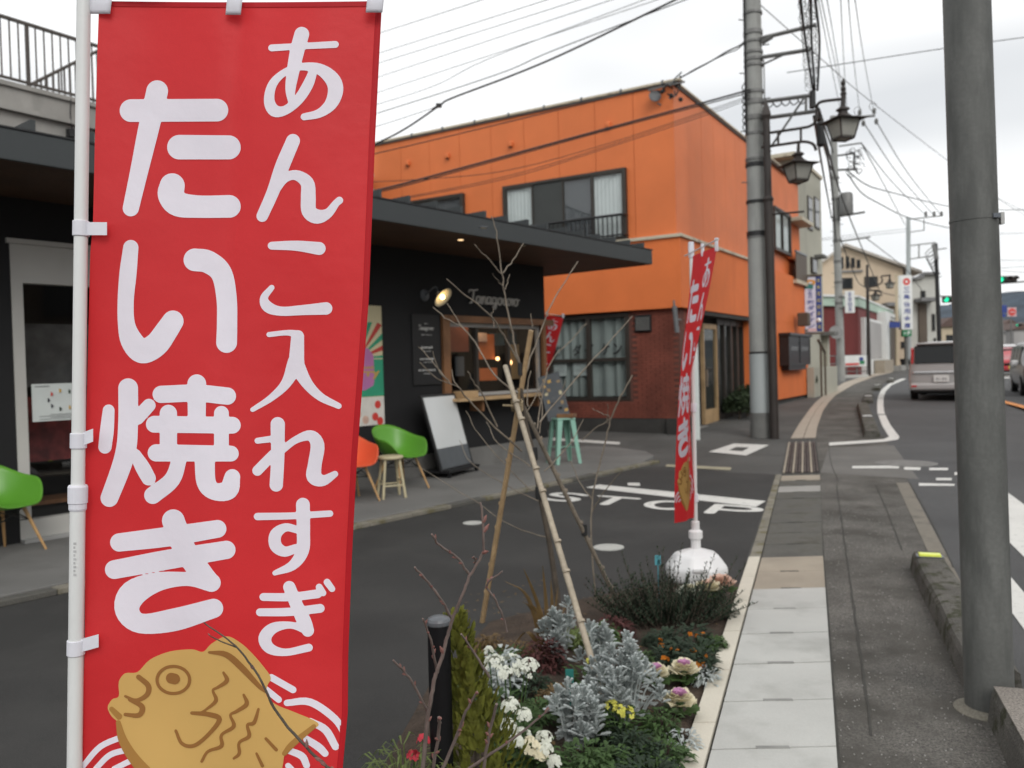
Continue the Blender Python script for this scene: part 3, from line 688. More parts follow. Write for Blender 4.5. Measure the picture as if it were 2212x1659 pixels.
# hooded vents high on the wall
for px in ((882.6, 354), (968.4, 338), (1104.8, 313), (1315.6, 271)):
    s, z = A_.uv(*px, UP); v = MB().fbox(A_, s-.055, s+.055, UP, UP+.09, z-.06, z+.07).build('vent_hood', 'orange_siding', ob, bevel=.03)
    MB().fbox(A_, s-.035, s+.035, UP+.02, UP+.075, z-.067, z-.058).build('louvre', 'foundation', v)
# ---- windows
M('reflection_grey', (.11, .115, .125), .7, .1, 2)
def window(parent, fa, n0, sa, sb, z0, z1, panes, frame='bronze_frame', fw=.05, curtain=None, name='window', gl='pane_clear', depth=.05, label=None):
    w = MB().fbox(fa, sa, sb, n0-.055, n0-.05, z0, z1).build(name, 'room_dark', parent, label=label)
    fr = MB().fbox(fa, sa-fw, sb+fw, n0-.056, n0+depth, z1, z1+fw); fr.fbox(fa, sa-fw, sb+fw, n0-.056, n0+depth*1.2, z0-fw, z0)
    fr.fbox(fa, sa-fw, sa, n0-.056, n0+depth, z0, z1); fr.fbox(fa, sb, sb+fw, n0-.056, n0+depth, z0, z1)
    fr.build('frame', frame, w)
    for (f0, f1, kind) in panes:
        a = sa+(sb-sa)*f0; b = sa+(sb-sa)*f1; off = depth*.55 if kind[-1] == '+' else depth*.25
        k = kind.rstrip('+')
        if k == 'shutter': MB().fbox(fa, a, b, n0-.045, n0+off, z0, z1).build('shutter', 'shutter_dark', w)
        else:
            sash = MB().fbox(fa, a, a+.035, n0-.03, n0+off+.012, z0, z1).fbox(fa, b-.035, b, n0-.03, n0+off+.012, z0, z1)
            sash.fbox(fa, a+.035, b-.035, n0-.03, n0+off+.012, z1-.035, z1).fbox(fa, a+.035, b-.035, n0-.03, n0+off+.012, z0, z0+.05)
            sash.build('sash', frame, w)
            if k == 'dark': MB().fbox(fa, a+.03, b-.03, n0-.048, n0-.040, z0, z1).build('reflection_backing', 'reflection_grey', w)  # grey sheet behind the pane stands in for a greyish reflection
            if k == 'white':
                cm = MB().grid(lambda u, v: fa.pt(a+.03+(b-a-.06)*u, n0-.036+.006*math.sin(u*46), z0+(z1-z0)*v), 40, 1); cm.build('curtain', 'curtain_white', w)
            MB().fbox(fa, a+.03, b-.03, n0+off-.022, n0+off-.016, z0+.04, z1-.03).build('pane', gl, w)
    return w
s1, zt1 = A_.uv(1094.5, 406.6, UP); s0, zt0 = A_.uv(1348.6, 366.7, UP); zb0 = A_.uv(1350, 515, UP)[1]
ww = window(ob, A_, UP+.058, s0, s1, zb0, zt0-.03, [(0, .25, 'white+'), (.25, .5, 'dark'), (.5, .75, 'shutter'), (.75, 1, 'white+')], fw=.06, label='wide upper window with dark shutter')
# balcony rail in front of it
zr = A_.uv(1352, 462, UP+.2)[1]
rl = MB().tube([A_.pt(s0-.05, UP+.22, zr), A_.pt(s1+.05, UP+.22, zr)], .03, 6)
rl.tube([A_.pt(s0-.05, UP+.22, zb0+.06), A_.pt(s1+.05, UP+.22, zb0+.06)], .02, 6); rl.tube([A_.pt(s0-.05, UP, zr), A_.pt(s0-.05, UP+.22, zr)], .02, 6); rl.tube([A_.pt(s0-.05, UP, zb0+.06), A_.pt(s0-.05, UP+.22, zb0+.06)], .02, 6)
rl = rl.build('balcony_rail', 'black_metal', ob)
n = int((s1-s0)/.11)
for k in range(n+1): MB().box(A_.pt(s0+(s1-s0)*k/n, UP+.22, (zr+zb0)/2), (.022, .022, zr-zb0-.06), A_.rz).build('baluster', 'black_metal', rl)
s1b, ztb = A_.uv(880, 440, UP); s0b, _ = A_.uv(1000, 424, UP)
window(ob, A_, UP+.058, s0b, s1b, A_.uv(1000, 500, UP)[1], ztb-.03, [(0, .52, 'dark+'), (.52, 1, 'white')], fw=.06)
# ---- ground floor, side towards the shop: shopfront window with curtain, then brick
REC = -.16
sw0, _ = A_.uv(1357, 760, REC); zwb = A_.uv(1340, 858, REC)[1]; zwt = zBand-.02
sw1 = sw0+3.95
mb = MB().fbox(A_, sw0, sw1, REC-.45, REC-.40, zwb, zwt); sf = mb.build('shop_window', 'room_dark', ob)
cur = MB().grid(lambda u, v: A_.pt(sw0+.05+(sw1-sw0-.1)*u, REC-.09+.03*math.sin(u*95+2*math.sin(u*17)), zwb+.02+(zwt-zwb-.1)*v), 260, 1).build('curtain', 'curtain', sf, smooth=True)
fr = MB(); cols = [sw0, sw0+.95, sw0+1.93, sw0+2.95, sw1]
for c in cols: fr.fbox(A_, c-.05, c+.05, REC-.08, REC+.04, zwb, zwt)
fr.fbox(A_, sw0-.05, sw1+.05, REC-.08, REC+.05, zwb-.07, zwb); fr.fbox(A_, sw0-.05, sw1+.05, REC-.08, REC+.045, zwt-.10, zwt)
zmid = A_.uv(1330, 776, REC)[1]; fr.fbox(A_, sw0, sw1, REC-.07, REC+.02, zmid-.035, zmid+.035); fr.build('frame', 'bronze_frame', sf)
for a, b in zip(cols, cols[1:]):
    for z0, z1 in ((zwb, zmid-.035), (zmid+.035, zwt-.1)): MB().fbox(A_, a+.05, b-.05, REC-.03, REC-.024, z0, z1).build('pane', 'pane_clear', sf)
ex = -A_.e; zl = A_.uv(1290, 755, REC)[1]
lt = MB()
for ch, x in (('㈱', 1203), ('ダ', 1246), ('イ', 1272), ('ケ', 1307), ('ン', 1333)):
    s, z = A_.uv(x, 755, REC); text_on(lt, ch, A_.pt(s, REC-.018, zl), ex, (0, 0, 1), h=.26, w=.22, bold=.02)
lt.build('window_lettering', 'ink_black', sf)
for x0, x1, y0, y1 in ((1190, 1222, 784, 813), (1238, 1277, 783, 812)):
    sa, z1 = A_.uv(x1, y0, REC); sb, z0 = A_.uv(x0, y1, REC)
    p = MB().fbox(A_, sa, sb, REC-.04, REC-.034, z0, z1).build('notice', 'paper', sf)
    g = MB()
    for k in range(6): g.fbox(A_, sa+.06, sb-.06-.1*(k % 3 == 2), REC-.0335, REC-.0325, z1-.05-k*.035, z1-.043-k*.035)
    g.build('notice_text', 'line_grey', p)
# bricks
bl, bh, bt = .21, .06, .09
bme = bpy.data.meshes.new('brick'); q = MB().box((0, 0, 0), (bl-.012, .06, bh-.011)); bme.from_pydata([tuple(v) for v in q.v], [], q.f); bme.materials.append(MT['brick'])
bwall = MB().fbox(A_, .1, sw0-.05, -.4, REC+.035, zBr, zBand).build('brick_wall', 'mortar', ob)
MB().fbox(A_, sw0-.05, sw1+.6, -.4, REC+.035, zBr, zwb-.07).build('mortar_bed', 'mortar', bwall)
sBr = B_.uv(1510, 800)[0]
MB().fbox(B_, .12, sBr, -.4, -.125, zBr, zBand).build('mortar_bed', 'mortar', bwall)
bricks = []
rowsn = int((zBand-zBr)/bh)
for r in range(rowsn):
    z = zBr+bh*(r+.5); full = z+bh/2 < zwb-.07
    s = .13+(bl/2 if r % 2 else 0)
    lim = sw1+.5 if full else sw0-.06
    while s+bl < lim:
        bricks.append((A_.pt(s+bl/2, REC+.02, z), A_.rz)); s += bl
    s = .13+(0 if r % 2 else bl/2)
    while s+bl < sBr: bricks.append((B_.pt(s+bl/2, -.135, z), B_.rz)); s += bl
vis = [b for b in bricks if (b[0]-A_.o).length < 2.6]; rest = [b for b in bricks if (b[0]-A_.o).length >= 2.6]
random.shuffle(vis); rest += vis[300:]; vis = vis[:300]
for p, rz in vis:
    o = bpy.data.objects.new('brick', bme); COL.objects.link(o); o.parent = bwall; o.location = p - root_loc(bwall) + A_.n*random.uniform(-.002, .003); o.rotation_euler.z = rz
mb = MB()
for p, rz in rest: mb.box(p, (bl-.012, .06, bh-.011), rz)
mb.build('brickwork', 'brick', bwall, kind='stuff')
MB().fbox(A_, .02, sEnd, -.4, -.12, 0, zBr).fbox(B_, .02, sBr, -.4, -.11, 0, zBr-.003).build('footing', 'foundation', ob)
# louvred vent box under the band, and a lamp on the corner
sa, z1 = A_.uv(1370, 681, -.05); sb, z0 = A_.uv(1406, 716, -.05)
vb = MB().fbox(A_, sb, sa, REC, REC+.10, z0, z1).build('ventilation_grille', 'black_metal', ob, bevel=.01)
for k in range(7): MB().fbox(A_, sb+.03, sa-.03, REC+.10, REC+.125, z0+.04+k*(z1-z0-.08)/7, z0+.065+k*(z1-z0-.08)/7).build('louvre', 'pole_dark', vb)
s, z = A_.uv(1463, 690, .15)
tl = thing('corner_floodlight', 'grey tubular floodlight fixed on the brick corner below the orange band', 'light', A_.pt(s, REC+.04, z))
MB().tube([A_.pt(s, .17, z-.28), A_.pt(s+.05, .17, z+.28)], .05, 10).build('housing', 'line_grey', tl); MB().tube([A_.pt(s+.02, REC+.03, z), A_.pt(s+.02, .17, z)], .02, 6).build('bracket', 'arm_steel', tl)
MB().tube([A_.pt(s+.05, .17, z+.28), A_.pt(s+.06, .17, z+.40)], .022, 6).build('stem', 'arm_steel', tl)
# ---- street side ground floor: door and glass shopfront behind the hedge
g0 = sBr; g1 = sOr
zz = lambda y, x=1560: B_.uv(x, y, -.3)[1]
mb = MB().fbox(B_, g0, g1, -1.2, -1.15, 0, zBand); en = mb.build('entrance_recess', 'room_dark', ob)
MB().fbox(B_, g0, g1, -1.2, -.1, -.0, .10).build('entrance_floor', 'concrete_grey', en)
MB().fbox(B_, g0, g1, -1.15, -.02, zBand-.10, zBand-.005).build('entrance_ceiling', 'foundation', en)
sd0, sd1 = B_.uv(1516, 750, -.3)[0], B_.uv(1546, 750, -.3)[0]; zd1 = B_.uv(1530, 700, -.3)[1]
d = MB().fbox(B_, sd0, sd0+.07, -.34, -.26, .1, zd1).fbox(B_, sd1-.07, sd1, -.34, -.26, .1, zd1).fbox(B_, sd0, sd1, -.34, -.262, zd1-.12, zd1-.001).fbox(B_, sd0+.07, sd1-.07, -.335, -.265, .1, .45).build('door', 'wood_light', en)
MB().fbox(B_, sd0+.07, sd1-.07, -.30, -.294, .45, zd1-.12).build('pane', 'pane_clear', d)
MB().fbox(B_, sd0+.14, sd0+.18, -.26, -.22, 1.0, 1.4).build('handle', 'chrome', d)
gl0 = sd1+.05; ncol = 4
fr = MB()
for k in range(ncol+1):
    s = gl0+(g1-gl0)*k/ncol; fr.fbox(B_, s-.045, s+.045, -.36, -.25, .1, zBand-.1)
fr.fbox(B_, gl0, g1, -.35, -.26, zBand-.25, zBand-.1); fr.fbox(B_, gl0, g1, -.35, -.262, .1, .3); fr.build('shopfront_frame', 'bronze_frame', en)
for k in range(ncol):
    a = gl0+(g1-gl0)*k/ncol+.045; b = gl0+(g1-gl0)*(k+1)/ncol-.045; MB().fbox(B_, a, b, -.31, -.304, .3, zBand-.25).build('pane', 'pane_clear', en)
MB().grid(lambda u, v: B_.pt(gl0+.1+(g1-gl0-.2)*u, -.6+.03*math.sin(u*70), .7+(zBand-1.2)*v), 120, 1).build('curtain', 'curtain', en, smooth=True)
# black display case on the street wall
M('case_glass', (.010, .011, .012), .3, .1, 3, spec=.2)
sa, z1 = B_.uv(1683, 726); sb, z0 = B_.uv(1732, 788)
dc = thing('display_case', 'black glazed display case hung on the orange street wall', 'display case', B_.pt(sa, 0, z0))
MB().fbox(B_, sa, sb, -.005, .28, z0, z0+.06).fbox(B_, sa, sa+.05, -.005, .28, z0+.06, z1).fbox(B_, sb-.05, sb, -.005, .28, z0+.06, z1).fbox(B_, sa, sb, -.005, .02, z0+.06, z1).build('case', 'black_metal', dc)
MB().fbox(B_, sa-.06, sb+.06, -.005, .34, z1, z1+.09).build('roof', 'black_metal', dc, bevel=.01)
MB().fbox(B_, (sa+sb)/2-.03, (sa+sb)/2+.03, .24, .285, z0+.06, z1).build('mullion', 'black_metal', dc)
for a, b in ((sa+.06, (sa+sb)/2-.03), ((sa+sb)/2+.03, sb-.06)):
    MB().fbox(B_, a, b, .262, .268, z0+.06, z1).build('pane', 'case_glass', dc); MB().fbox(B_, a+.25, b-.25, .262, .2695, z0+.45, z1-.3).build('notice', 'line_grey', dc)
MB().fbox(B_, sa+.3, sb-.3, -.005, .2, z0-.14, z0-.002).build('bracket', 'black_metal', dc)
# upper street-side window, recess, brown balcony panel
s0, z1 = B_.uv(1667, 435, UP); s1 = B_.uv(1700, 450, UP)[0]; z0 = B_.uv(1690, 545, UP)[1]
window(ob, B_, UP+.058, s0, s1, z0, z1-.2, [(0, .5, 'white'), (.5, 1, 'white+')], fw=.06, gl='pane_clear')
r0 = s1+.15; r1 = bEnd-.25
MB().fbox(B_, r0, r1, -.19, UP+.01, z0-.1, z1-.25).build('recess_wall', 'orange_stucco', ob)
cn = MB().fbox(B_, r0-.1, r1+.1, UP, UP+.45, z1-.32, z1-.2).build('canopy', 'trim_cream', ob, bevel=.01)
pn0 = B_.uv(1706, 538, .1)[1]; pn1 = B_.uv(1706, 606, .1)[1]
bal = MB().fbox(B_, r0-.05, r1, -.1, .12, pn1, pn1+.12).build('balcony', 'trim_cream', ob)
MB().fbox(B_, r0-.05, r1, .08, .105, pn1+.12, pn0).build('balcony_panel', 'brown_panel', bal); MB().fbox(B_, r0-.06, r1+.01, .06, .125, pn0, pn0+.06).build('hand_rail', 'grey_cap', bal)
MB().fbox(B_, r1+.01, r1+.035, -.1, .105, pn1+.12, pn0).build('balcony_panel', 'brown_panel', bal)
# meter boxes and cable clutter under the eaves corner
s, z = A_.uv(1440, 200, UP+.2)
cl = thing('cable_bracket', 'tangle of black cable brackets under the eaves at the orange corner', 'cable bracket', A_.pt(s, UP, z))
random.seed(3)
for k in range(9):
    a = A_.pt(s+random.uniform(-.3, .3), UP+random.uniform(.02, .2), z+random.uniform(-.25, .25)); pts = [a+Vector((random.uniform(-.2, .2), random.uniform(-.1, .1), random.uniform(-.22, .22)))*t for t in (0, .5, 1.0)]
    MB().tube(smooth(pts, 3), .016, 5).build('cable', 'line_black' if k % 3 else 'line_grey', cl)
MB().tube([A_.pt(s-.35, UP+.05, z+.2), A_.pt(s+.4, UP+.22, z+.12)], .02, 5).build('arm', 'arm_steel', cl)
MB().lathe([(.11, -.012), (.13, 0), (.11, .012)], A_.pt(s+.28, UP+.14, z), 12, Matrix.Rotation(1.4, 3, 'X')).build('coil', 'line_grey', cl)
for k in range(3): MB().ball(A_.pt(s-.3+k*.2, UP+.2, z-.2+k*.12), .05, 8, 5).build('insulator', 'line_black', cl)
# ================================================================= THE DARK SHOP
TZ = .06
p0 = G(60, 1170, TZ); S0 = Fa((p0.x, p0.y), 38.5)
sc_, _ = S0.uv(1180, 800); cp = S0.pt(sc_, 0, 0); S_ = Fa((cp.x, cp.y), 38.5+180)      # s runs left from the corner
zSof = S_.uv(1179, 580)[1]; LEN = 12.5
shop = thing('shop', 'single-storey black shop with a wide flat roof and a takeaway window', 'shop', (cp.x, cp.y, TZ))
# terrace
mb = MB(); tw = 1.95
pts = [S_.pt(LEN, -.3, 0), S_.pt(LEN, tw, 0), S_.pt(.2, tw, 0), S_.pt(-.6, tw-.25, 0), S_.pt(-1.2, tw-.75, 0), S_.pt(-1.6, .3, 0), S_.pt(-1.6, -.3, 0)]
ter = struct(MB().prism([Vector((p.x, p.y, .003)) for p in pts], (0, 0, TZ-.003)).build('terrace', 'concrete_terrace', bevel=.008))
a = LEN-.01
k = 0
while a > .4:
    MB().fbox(S_, a-.594, a, tw+.003, tw+.12, .004, TZ-.012+random.uniform(-.002, .002)).build('kerb_stone', 'concrete_dark' if k % 4 == 1 else 'kerb_old', ter, bevel=.006); a -= .6; k += 1
# walls with openings: service window and door
sv = lambda x, y, off=0.0: S_.uv(x, y, off)
wl, _ = sv(969, 780); wr, _ = sv(1170, 780); wz1 = sv(1080, 700)[1]; wz0 = sv(1080, 852)[1]
dl, _ = sv(30, 800); dr, _ = sv(238, 800); dr = dl-1.72 if dl-dr < 1.2 else dl-1.72; dz1 = sv(40, 527)[1]
wall = MB(); W = 'shop_wall'
wall.fbox(S_, -.0, wr, -.15, 0, TZ, zSof+.2); wall.fbox(S_, wr, wl, -.15, 0, TZ, wz0); wall.fbox(S_, wr, wl, -.15, 0, wz1, zSof+.2)
wall.fbox(S_, wl, dr, -.15, 0, TZ, zSof+.2); wall.fbox(S_, dr, dl, -.15, 0, dz1, zSof+.2); wall.fbox(S_, dl, LEN, -.15, 0, TZ, zSof+.2)
wob = wall.build('front_wall', W, shop)
MB().fbox(S_, 0, .15, -8, -.152, TZ, zSof+.2).build('side_wall', W, shop)
MB().fbox(S_, .3, LEN, -3.2, -3.1, TZ, zSof+.2).build('inner_wall', 'room_dark', shop); MB().fbox(S_, .3, LEN, -3.1, -.16, TZ, TZ+.03).build('inner_floor', 'room_dark', shop); MB().fbox(S_, .3, LEN, -3.1, -.16, zSof+.05, zSof+.1).build('inner_ceiling', 'room_dark', shop)
MB().fbox(S_, -.012, dr-.05, -.02, .012, TZ, TZ+.30).build('plinth', 'concrete_terrace', shop)
# roof: soffit boards, fascia, seams
oF, oS, th = 1.46, .91, .20
ef = S_.uv(1408, 570, oF); oS = -ef[0]; zF = ef[1]; 
roof = MB().fbox(S_, -oS+.02, LEN, -8, oF-.02, zF+.02, zF+th).build('roof', 'roof_metal', shop)
nb = 16
for k in range(nb):
    a = -.16+(oF+.16-.02)*k/nb; b = -.16+(oF+.16-.02)*(k+1)/nb-.004; MB().fbox(S_, -oS+.03, LEN, a, b, zF+.004, zF+.019).build('soffit_board', 'soffit', roof)
MB().fbox(S_, -oS+.03, 0, -8, -.165, zF+.005, zF+.019).build('soffit_board', 'soffit', roof)
fas = MB().fbox(S_, -oS, LEN, oF-.018, oF+.012, zF-.01, zF+th+.03).build('fascia', 'roof_metal', roof, bevel=.006); MB().fbox(S_, -oS-.012, -oS+.018, -8, oF-.02, zF-.011, zF+th+.029).build('fascia', 'roof_metal', roof, bevel=.006)
MB().fbox(S_, -oS-.02, LEN, oF-.2, oF+.022, zF+th+.031, zF+th+.045).build('drip_edge', 'black_metal', roof)
k = -oS+.25
while k < LEN: MB().fbox(S_, k-.02, k+.02, -8, oF-.005, zF+th+.046, zF+th+.135).build('roof_seam', 'roof_metal', roof); k += .455
mb = MB().fbox(S_, -oS, LEN, oF-.35, oF-.25, zF+th, zF+th+.06); mb.build('snow_guard', 'black_metal', roof)
for px in ((1044-0, 491), (995, 517), (1129, 529.5)):
    d_ = ray(px[0], px[1]); t = (zF-CAM.z)/d_.z; p = CAM+d_*t
    r = MB().lathe([(.055, -.006), (.055, .006)], (p.x, p.y, zF-.002), 16).build('downlight', 'grey_cap', roof); MB().lathe([(.038, -.009), (.038, -.004)], (p.x, p.y, zF-.002), 16).build('downlight_lens', 'downlight' if px[0] == 995 else 'lamp_inside', r)
# takeaway window
tk = MB().fbox(S_, wr, wl, -.10, -.04, wz0, wz0+.05).fbox(S_, wr, wl, -.10, -.04, wz1-.06, wz1).fbox(S_, wr, wr+.04, -.10, -.04, wz0+.05, wz1-.06).fbox(S_, wl-.04, wl, -.10, -.04, wz0+.05, wz1-.06).build('takeaway_window', 'aluminium', shop)
ww_ = wl-wr
for f in (.30, .64): MB().fbox(S_, wl-ww_*f-.03, wl-ww_*f+.03, -.10, -.03, wz0+.05, wz1-.06).build('mullion', 'bronze_frame', tk)
for f0, f1 in ((.02, .28), (.32, .62), (.66, .98)): MB().fbox(S_, wl-ww_*f1, wl-ww_*f0, -.075, -.069, wz0+.05, wz1-.06).build('pane', 'pane_shop', tk)
post0 = sv(954, 780)[0]; post1 = sv(969, 780)[0]
wf = MB().fbox(S_, post1, post0, -.02, .05, wz0-.05, wz1+.10).build('window_surround', 'wood_warm', shop)
MB().fbox(S_, wr-.085, wr, -.02, .05, wz0-.05, wz1+.0).build('side_board', 'wood_warm', wf)
MB().fbox(S_, -.18, post1, .0, .055, wz1+.0, wz1+.10).build('head_board', 'wood_warm', wf)
ct = MB().fbox(S_, wr-.09, sv(990, 850, .3)[0], .001, .34, wz0-.055, wz0-.01).build('counter', 'wood_light', shop, bevel=.006)
for f in (.2, .8): MB().fbox(S_, wr+ww_*f-.02, wr+ww_*f+.02, .001, .26, wz0-.22, wz0-.056).build('bracket', 'wood_warm', ct)
lp2 = bpy.data.lights.new('room_light', 'POINT'); lp2.energy = 7; lp2.color = (1, .78, .5); lp2.shadow_soft_size = .1; l2o = bpy.data.objects.new('room_light', lp2); COL.objects.link(l2o); l2o.parent = shop; l2o.location = S_.pt(wl-ww_*.5, -.24, wz1+.12)-shop.location
# seen in the glass: panels imitating its orange and blue reflections, plus the room
for x0, x1, y0, y1, n_, mt in ((1033, 1068, 722, 776, -.45, 'reflected_orange'), (1036, 1074, 795, 822, -.42, 'reflected_orange'), (1031, 1052, 719, 738, -.40, 'petal_peach'), (1060, 1112, 720, 746, -.52, 'reflected_blue'), (1112, 1166, 716, 744, -.50, 'reflected_blue'), (1104, 1150, 744, 818, -.46, 'room_beige'), (970, 1012, 702, 760, -.6, 'brick'), (1152, 1168, 744, 822, -.44, 'leaf_bronze'), (985, 1003, 770, 812, -.3, 'grey_cap'), (1140, 1150, 708, 716, -.3, 'sign_white')):
    sA_, zA_ = sv(x0, (y0+y1)/2, n_); sB_, _z = sv(x1, (y0+y1)/2, n_); zlo, zhi = sv((x0+x1)/2, y1, n_)[1], sv((x0+x1)/2, y0, n_)[1]
    MB().fbox(S_, min(sA_, sB_), max(sA_, sB_), n_-.02, n_, zlo, zhi).build('inner_reflection_panel', mt, shop)
for f, z, r in ((1075, 775, .03), (1099, 783, .055)):
    sq, zq = sv(f, z, -.4); p = S_.pt(sq, -.4, zq); q = MB().ball(p, r).build('pendant_bulb', 'bulb_small', shop, smooth=True); MB().tube([p+Vector((0, 0, r)), Vector((p.x, p.y, zSof))], .006, 5).build('cord', 'line_black', q)
# glazed door on the left
fw = .10; dn = -.05
fr = MB().fbox(S_, dl-fw, dl, dn-.05, dn+.06, TZ, dz1-.002).fbox(S_, dr, dr+fw, dn-.05, dn+.06, TZ, dz1-.002).fbox(S_, dr+fw, dl-fw, dn-.05, dn+.06, dz1-.36, dz1-.003).fbox(S_, dr+fw, dl-fw, dn-.05, dn+.06, TZ, TZ+.20)
dob = fr.build('shop_door', 'alu_door', shop); MB().fbox(S_, dr+fw, dl-fw, dn-.004, dn+.003, TZ+.2, dz1-.36).build('pane', 'pane_shop', dob)
MB().fbox(S_, dr-.02, dl+.03, -.0, .03, dz1, dz1+.045).build('door_head', 'alu_door', dob); MB().fbox(S_, dr, dl, .0, .10, TZ-.0, TZ+.03).build('threshold', 'aluminium', dob)
sa, z1 = sv(49, 586, -.04); sb, z0 = sv(80, 612, -.04); sk = MB().fbox(S_, sb, sa, dn+.0035, dn+.0045, z0, z1).build('sticker', 'sticker_blue', dob)
MB().add([S_.pt(sb, dn+.006, z0), S_.pt(sa, dn+.006, z0), S_.pt(sb, dn+.006, z1)], [(0, 1, 2)]).build('sticker_corner', 'sticker_yellow', sk)
sa, z1 = sv(68, 830, -.04); sb, z0 = sv(175, 905, -.04)
pp = MB().fbox(S_, sb, sa, dn+.004, dn+.007, z0, z1).build('menu_sheet', 'paper', dob)
cxs, cz = (sa+sb)/2-.05, (z0+z1)/2+.02
for k in range(9):
    a = k*.7; c = S_.pt(cxs+.13*math.cos(a), dn+.0085, cz+.09*math.sin(a)); MB().lathe([(.02, -.0008), (.02, .0008)], c, 12, Matrix.Rotation(math.pi/2, 3, 'X')).build('menu_picture', ('paper_ink', 'poster_red', 'poster_gold', 'leaf_dark')[k % 4], pp)
g = MB()
for k in range(4): g.fbox(S_, sb+.02, sa-.06-.1*(k % 2), dn+.0072, dn+.0082, z0+.015+k*.014, z0+.021+k*.014)
g.fbox(S_, sa-.16, sa-.03, dn+.0072, dn+.0082, z1-.03, z1-.02); g.build('menu_text', 'line_grey', pp)
M('inner_grey', (.16, .16, .155), .8, .3, 6); M('inner_red', (.22, .03, .028), .7, .5, 9)
# red flag and shelves inside, seen through the door glass
MB().fbox(S_, dr+.5, dl-.22, -.55, -.53, .75, 1.4).build('inner_poster', 'inner_red', shop); MB().fbox(S_, dr+.2, dl-.2, -.8, -.78, 1.5, 2.15).build('inner_poster', 'inner_grey', shop); MB().fbox(S_, dr+.1, dl-.2, -1.0, -.6, .3, .34).build('inner_shelf', 'wood_warm', shop)
# wooden post far left
a, _ = sv(0, 800, .3); MB().fbox(S_, dl+.32, dl+.55, .0, .06, 1.0, dz1+.05).build('wood_panel', 'wood_warm', shop); MB().fbox(S_, dl+.36, dl+.95, .061, .09, 1.05, dz1).build('window_pane_board', 'shutter_dark', shop)
# letters over the window
I = Ink(0, -.35, 4.4, 1.15, .012); w = .085
c_ = lambda pts, dx=0.0: I.stroke([(x+dx, y, w) for x, y in pts])
c_([(.02, .78), (.12, .92), (.40, .92), (.72, .98)]); c_([(.40, .93), (.36, .5), (.24, .1), (.08, .02)])
def a_(d): c_([(.36, .5), (.16, .5), (.06, .24), (.16, .04), (.32, .16), (.40, .48)], d); c_([(.40, .48), (.38, .14), (.44, .02), (.56, .16)], d)
def o_(d): c_([(.26, .52), (.1, .44), (.06, .2), (.18, .02), (.34, .14), (.36, .38), (.26, .52), (.42, .44), (.52, .46)], d)
a_(.55); c_([(1.04, .3), (1.10, .5), (1.12, .04)]); c_([(1.12, .2), (1.24, .5), (1.36, .46), (1.36, .1), (1.46, .03), (1.54, .14)])
a_(1.44); c_([(2.26, .48), (2.06, .5), (1.98, .24), (2.08, .06), (2.24, .18), (2.30, .48), (2.26, -.1), (2.14, -.28), (2.02, -.2), (2.16, -.02), (2.44, .14)])
o_(2.40); c_([(3.18, .44), (3.02, .5), (2.92, .22), (3.02, .03), (3.2, .1), (3.28, .2)]); o_(3.2)
c_([(3.66, .36), (3.74, .5), (3.74, .04)]); c_([(3.74, .24), (3.82, .46), (3.94, .46)]); o_(3.9-.06)
V, F = I.mesh(); l0, zt_ = sv(1012, 625, .03); l1, _ = sv(1121, 650, .03); zb_ = sv(1100, 668, .03)[1]
sx = (l0-l1)/4.35; sz = (sv(1016, 624, .03)[1]-sv(1016, 655, .03)[1])/1.0
zbase = sv(1060, 658, .03)[1]
mb = MB().add([S_.pt(l0-x*sx, .03, zbase+y*sz) for x, y in V], F); b = mb.v[:]; mb.prism_done = 1
lo = mb.build('sign_letters', 'sign_letter', shop, solid=.02)
# menu board on the wall
sa, z1 = sv(889, 678, .02); sb, z0 = sv(953, 830, .02)
mbd = thing('menu_board', 'tall black menu board with white writing beside the takeaway window', 'menu board', S_.pt(sa, 0, z0))
MB().fbox(S_, sb, sa, .001, .025, z0, z1).build('board', 'board_black', mbd, bevel=.004)
sx2 = (sa-sb)*.55/4.35
MB().add([S_.pt(sa-(sa-sb)*.22-x*sx2, .027, z1-(z1-z0)*.22+y*sx2) for x, y in V], F).build('heading', 'chalk', mbd)
g = MB(); random.seed(5)
for zf, wd_, sz_ in ((.13, .12, .01), (.29, .35, .012), (.47, .4, .04), (.52, .22, .012), (.63, .5, .035), (.68, .25, .012), (.79, .62, .03), (.84, .25, .012)):
    a = (sa+sb)/2+(sa-sb)*wd_/2; zq = z1-(z1-z0)*zf
    while a > (sa+sb)/2-(sa-sb)*wd_/2:
        l = random.uniform(.012, .03); g.fbox(S_, a-l, a, .0255, .0268, zq-sz_*random.uniform(.2, .5), zq+sz_*random.uniform(.2, .5)); a -= l+random.uniform(.008, .02)
g.build('menu_lines', 'chalk', mbd)
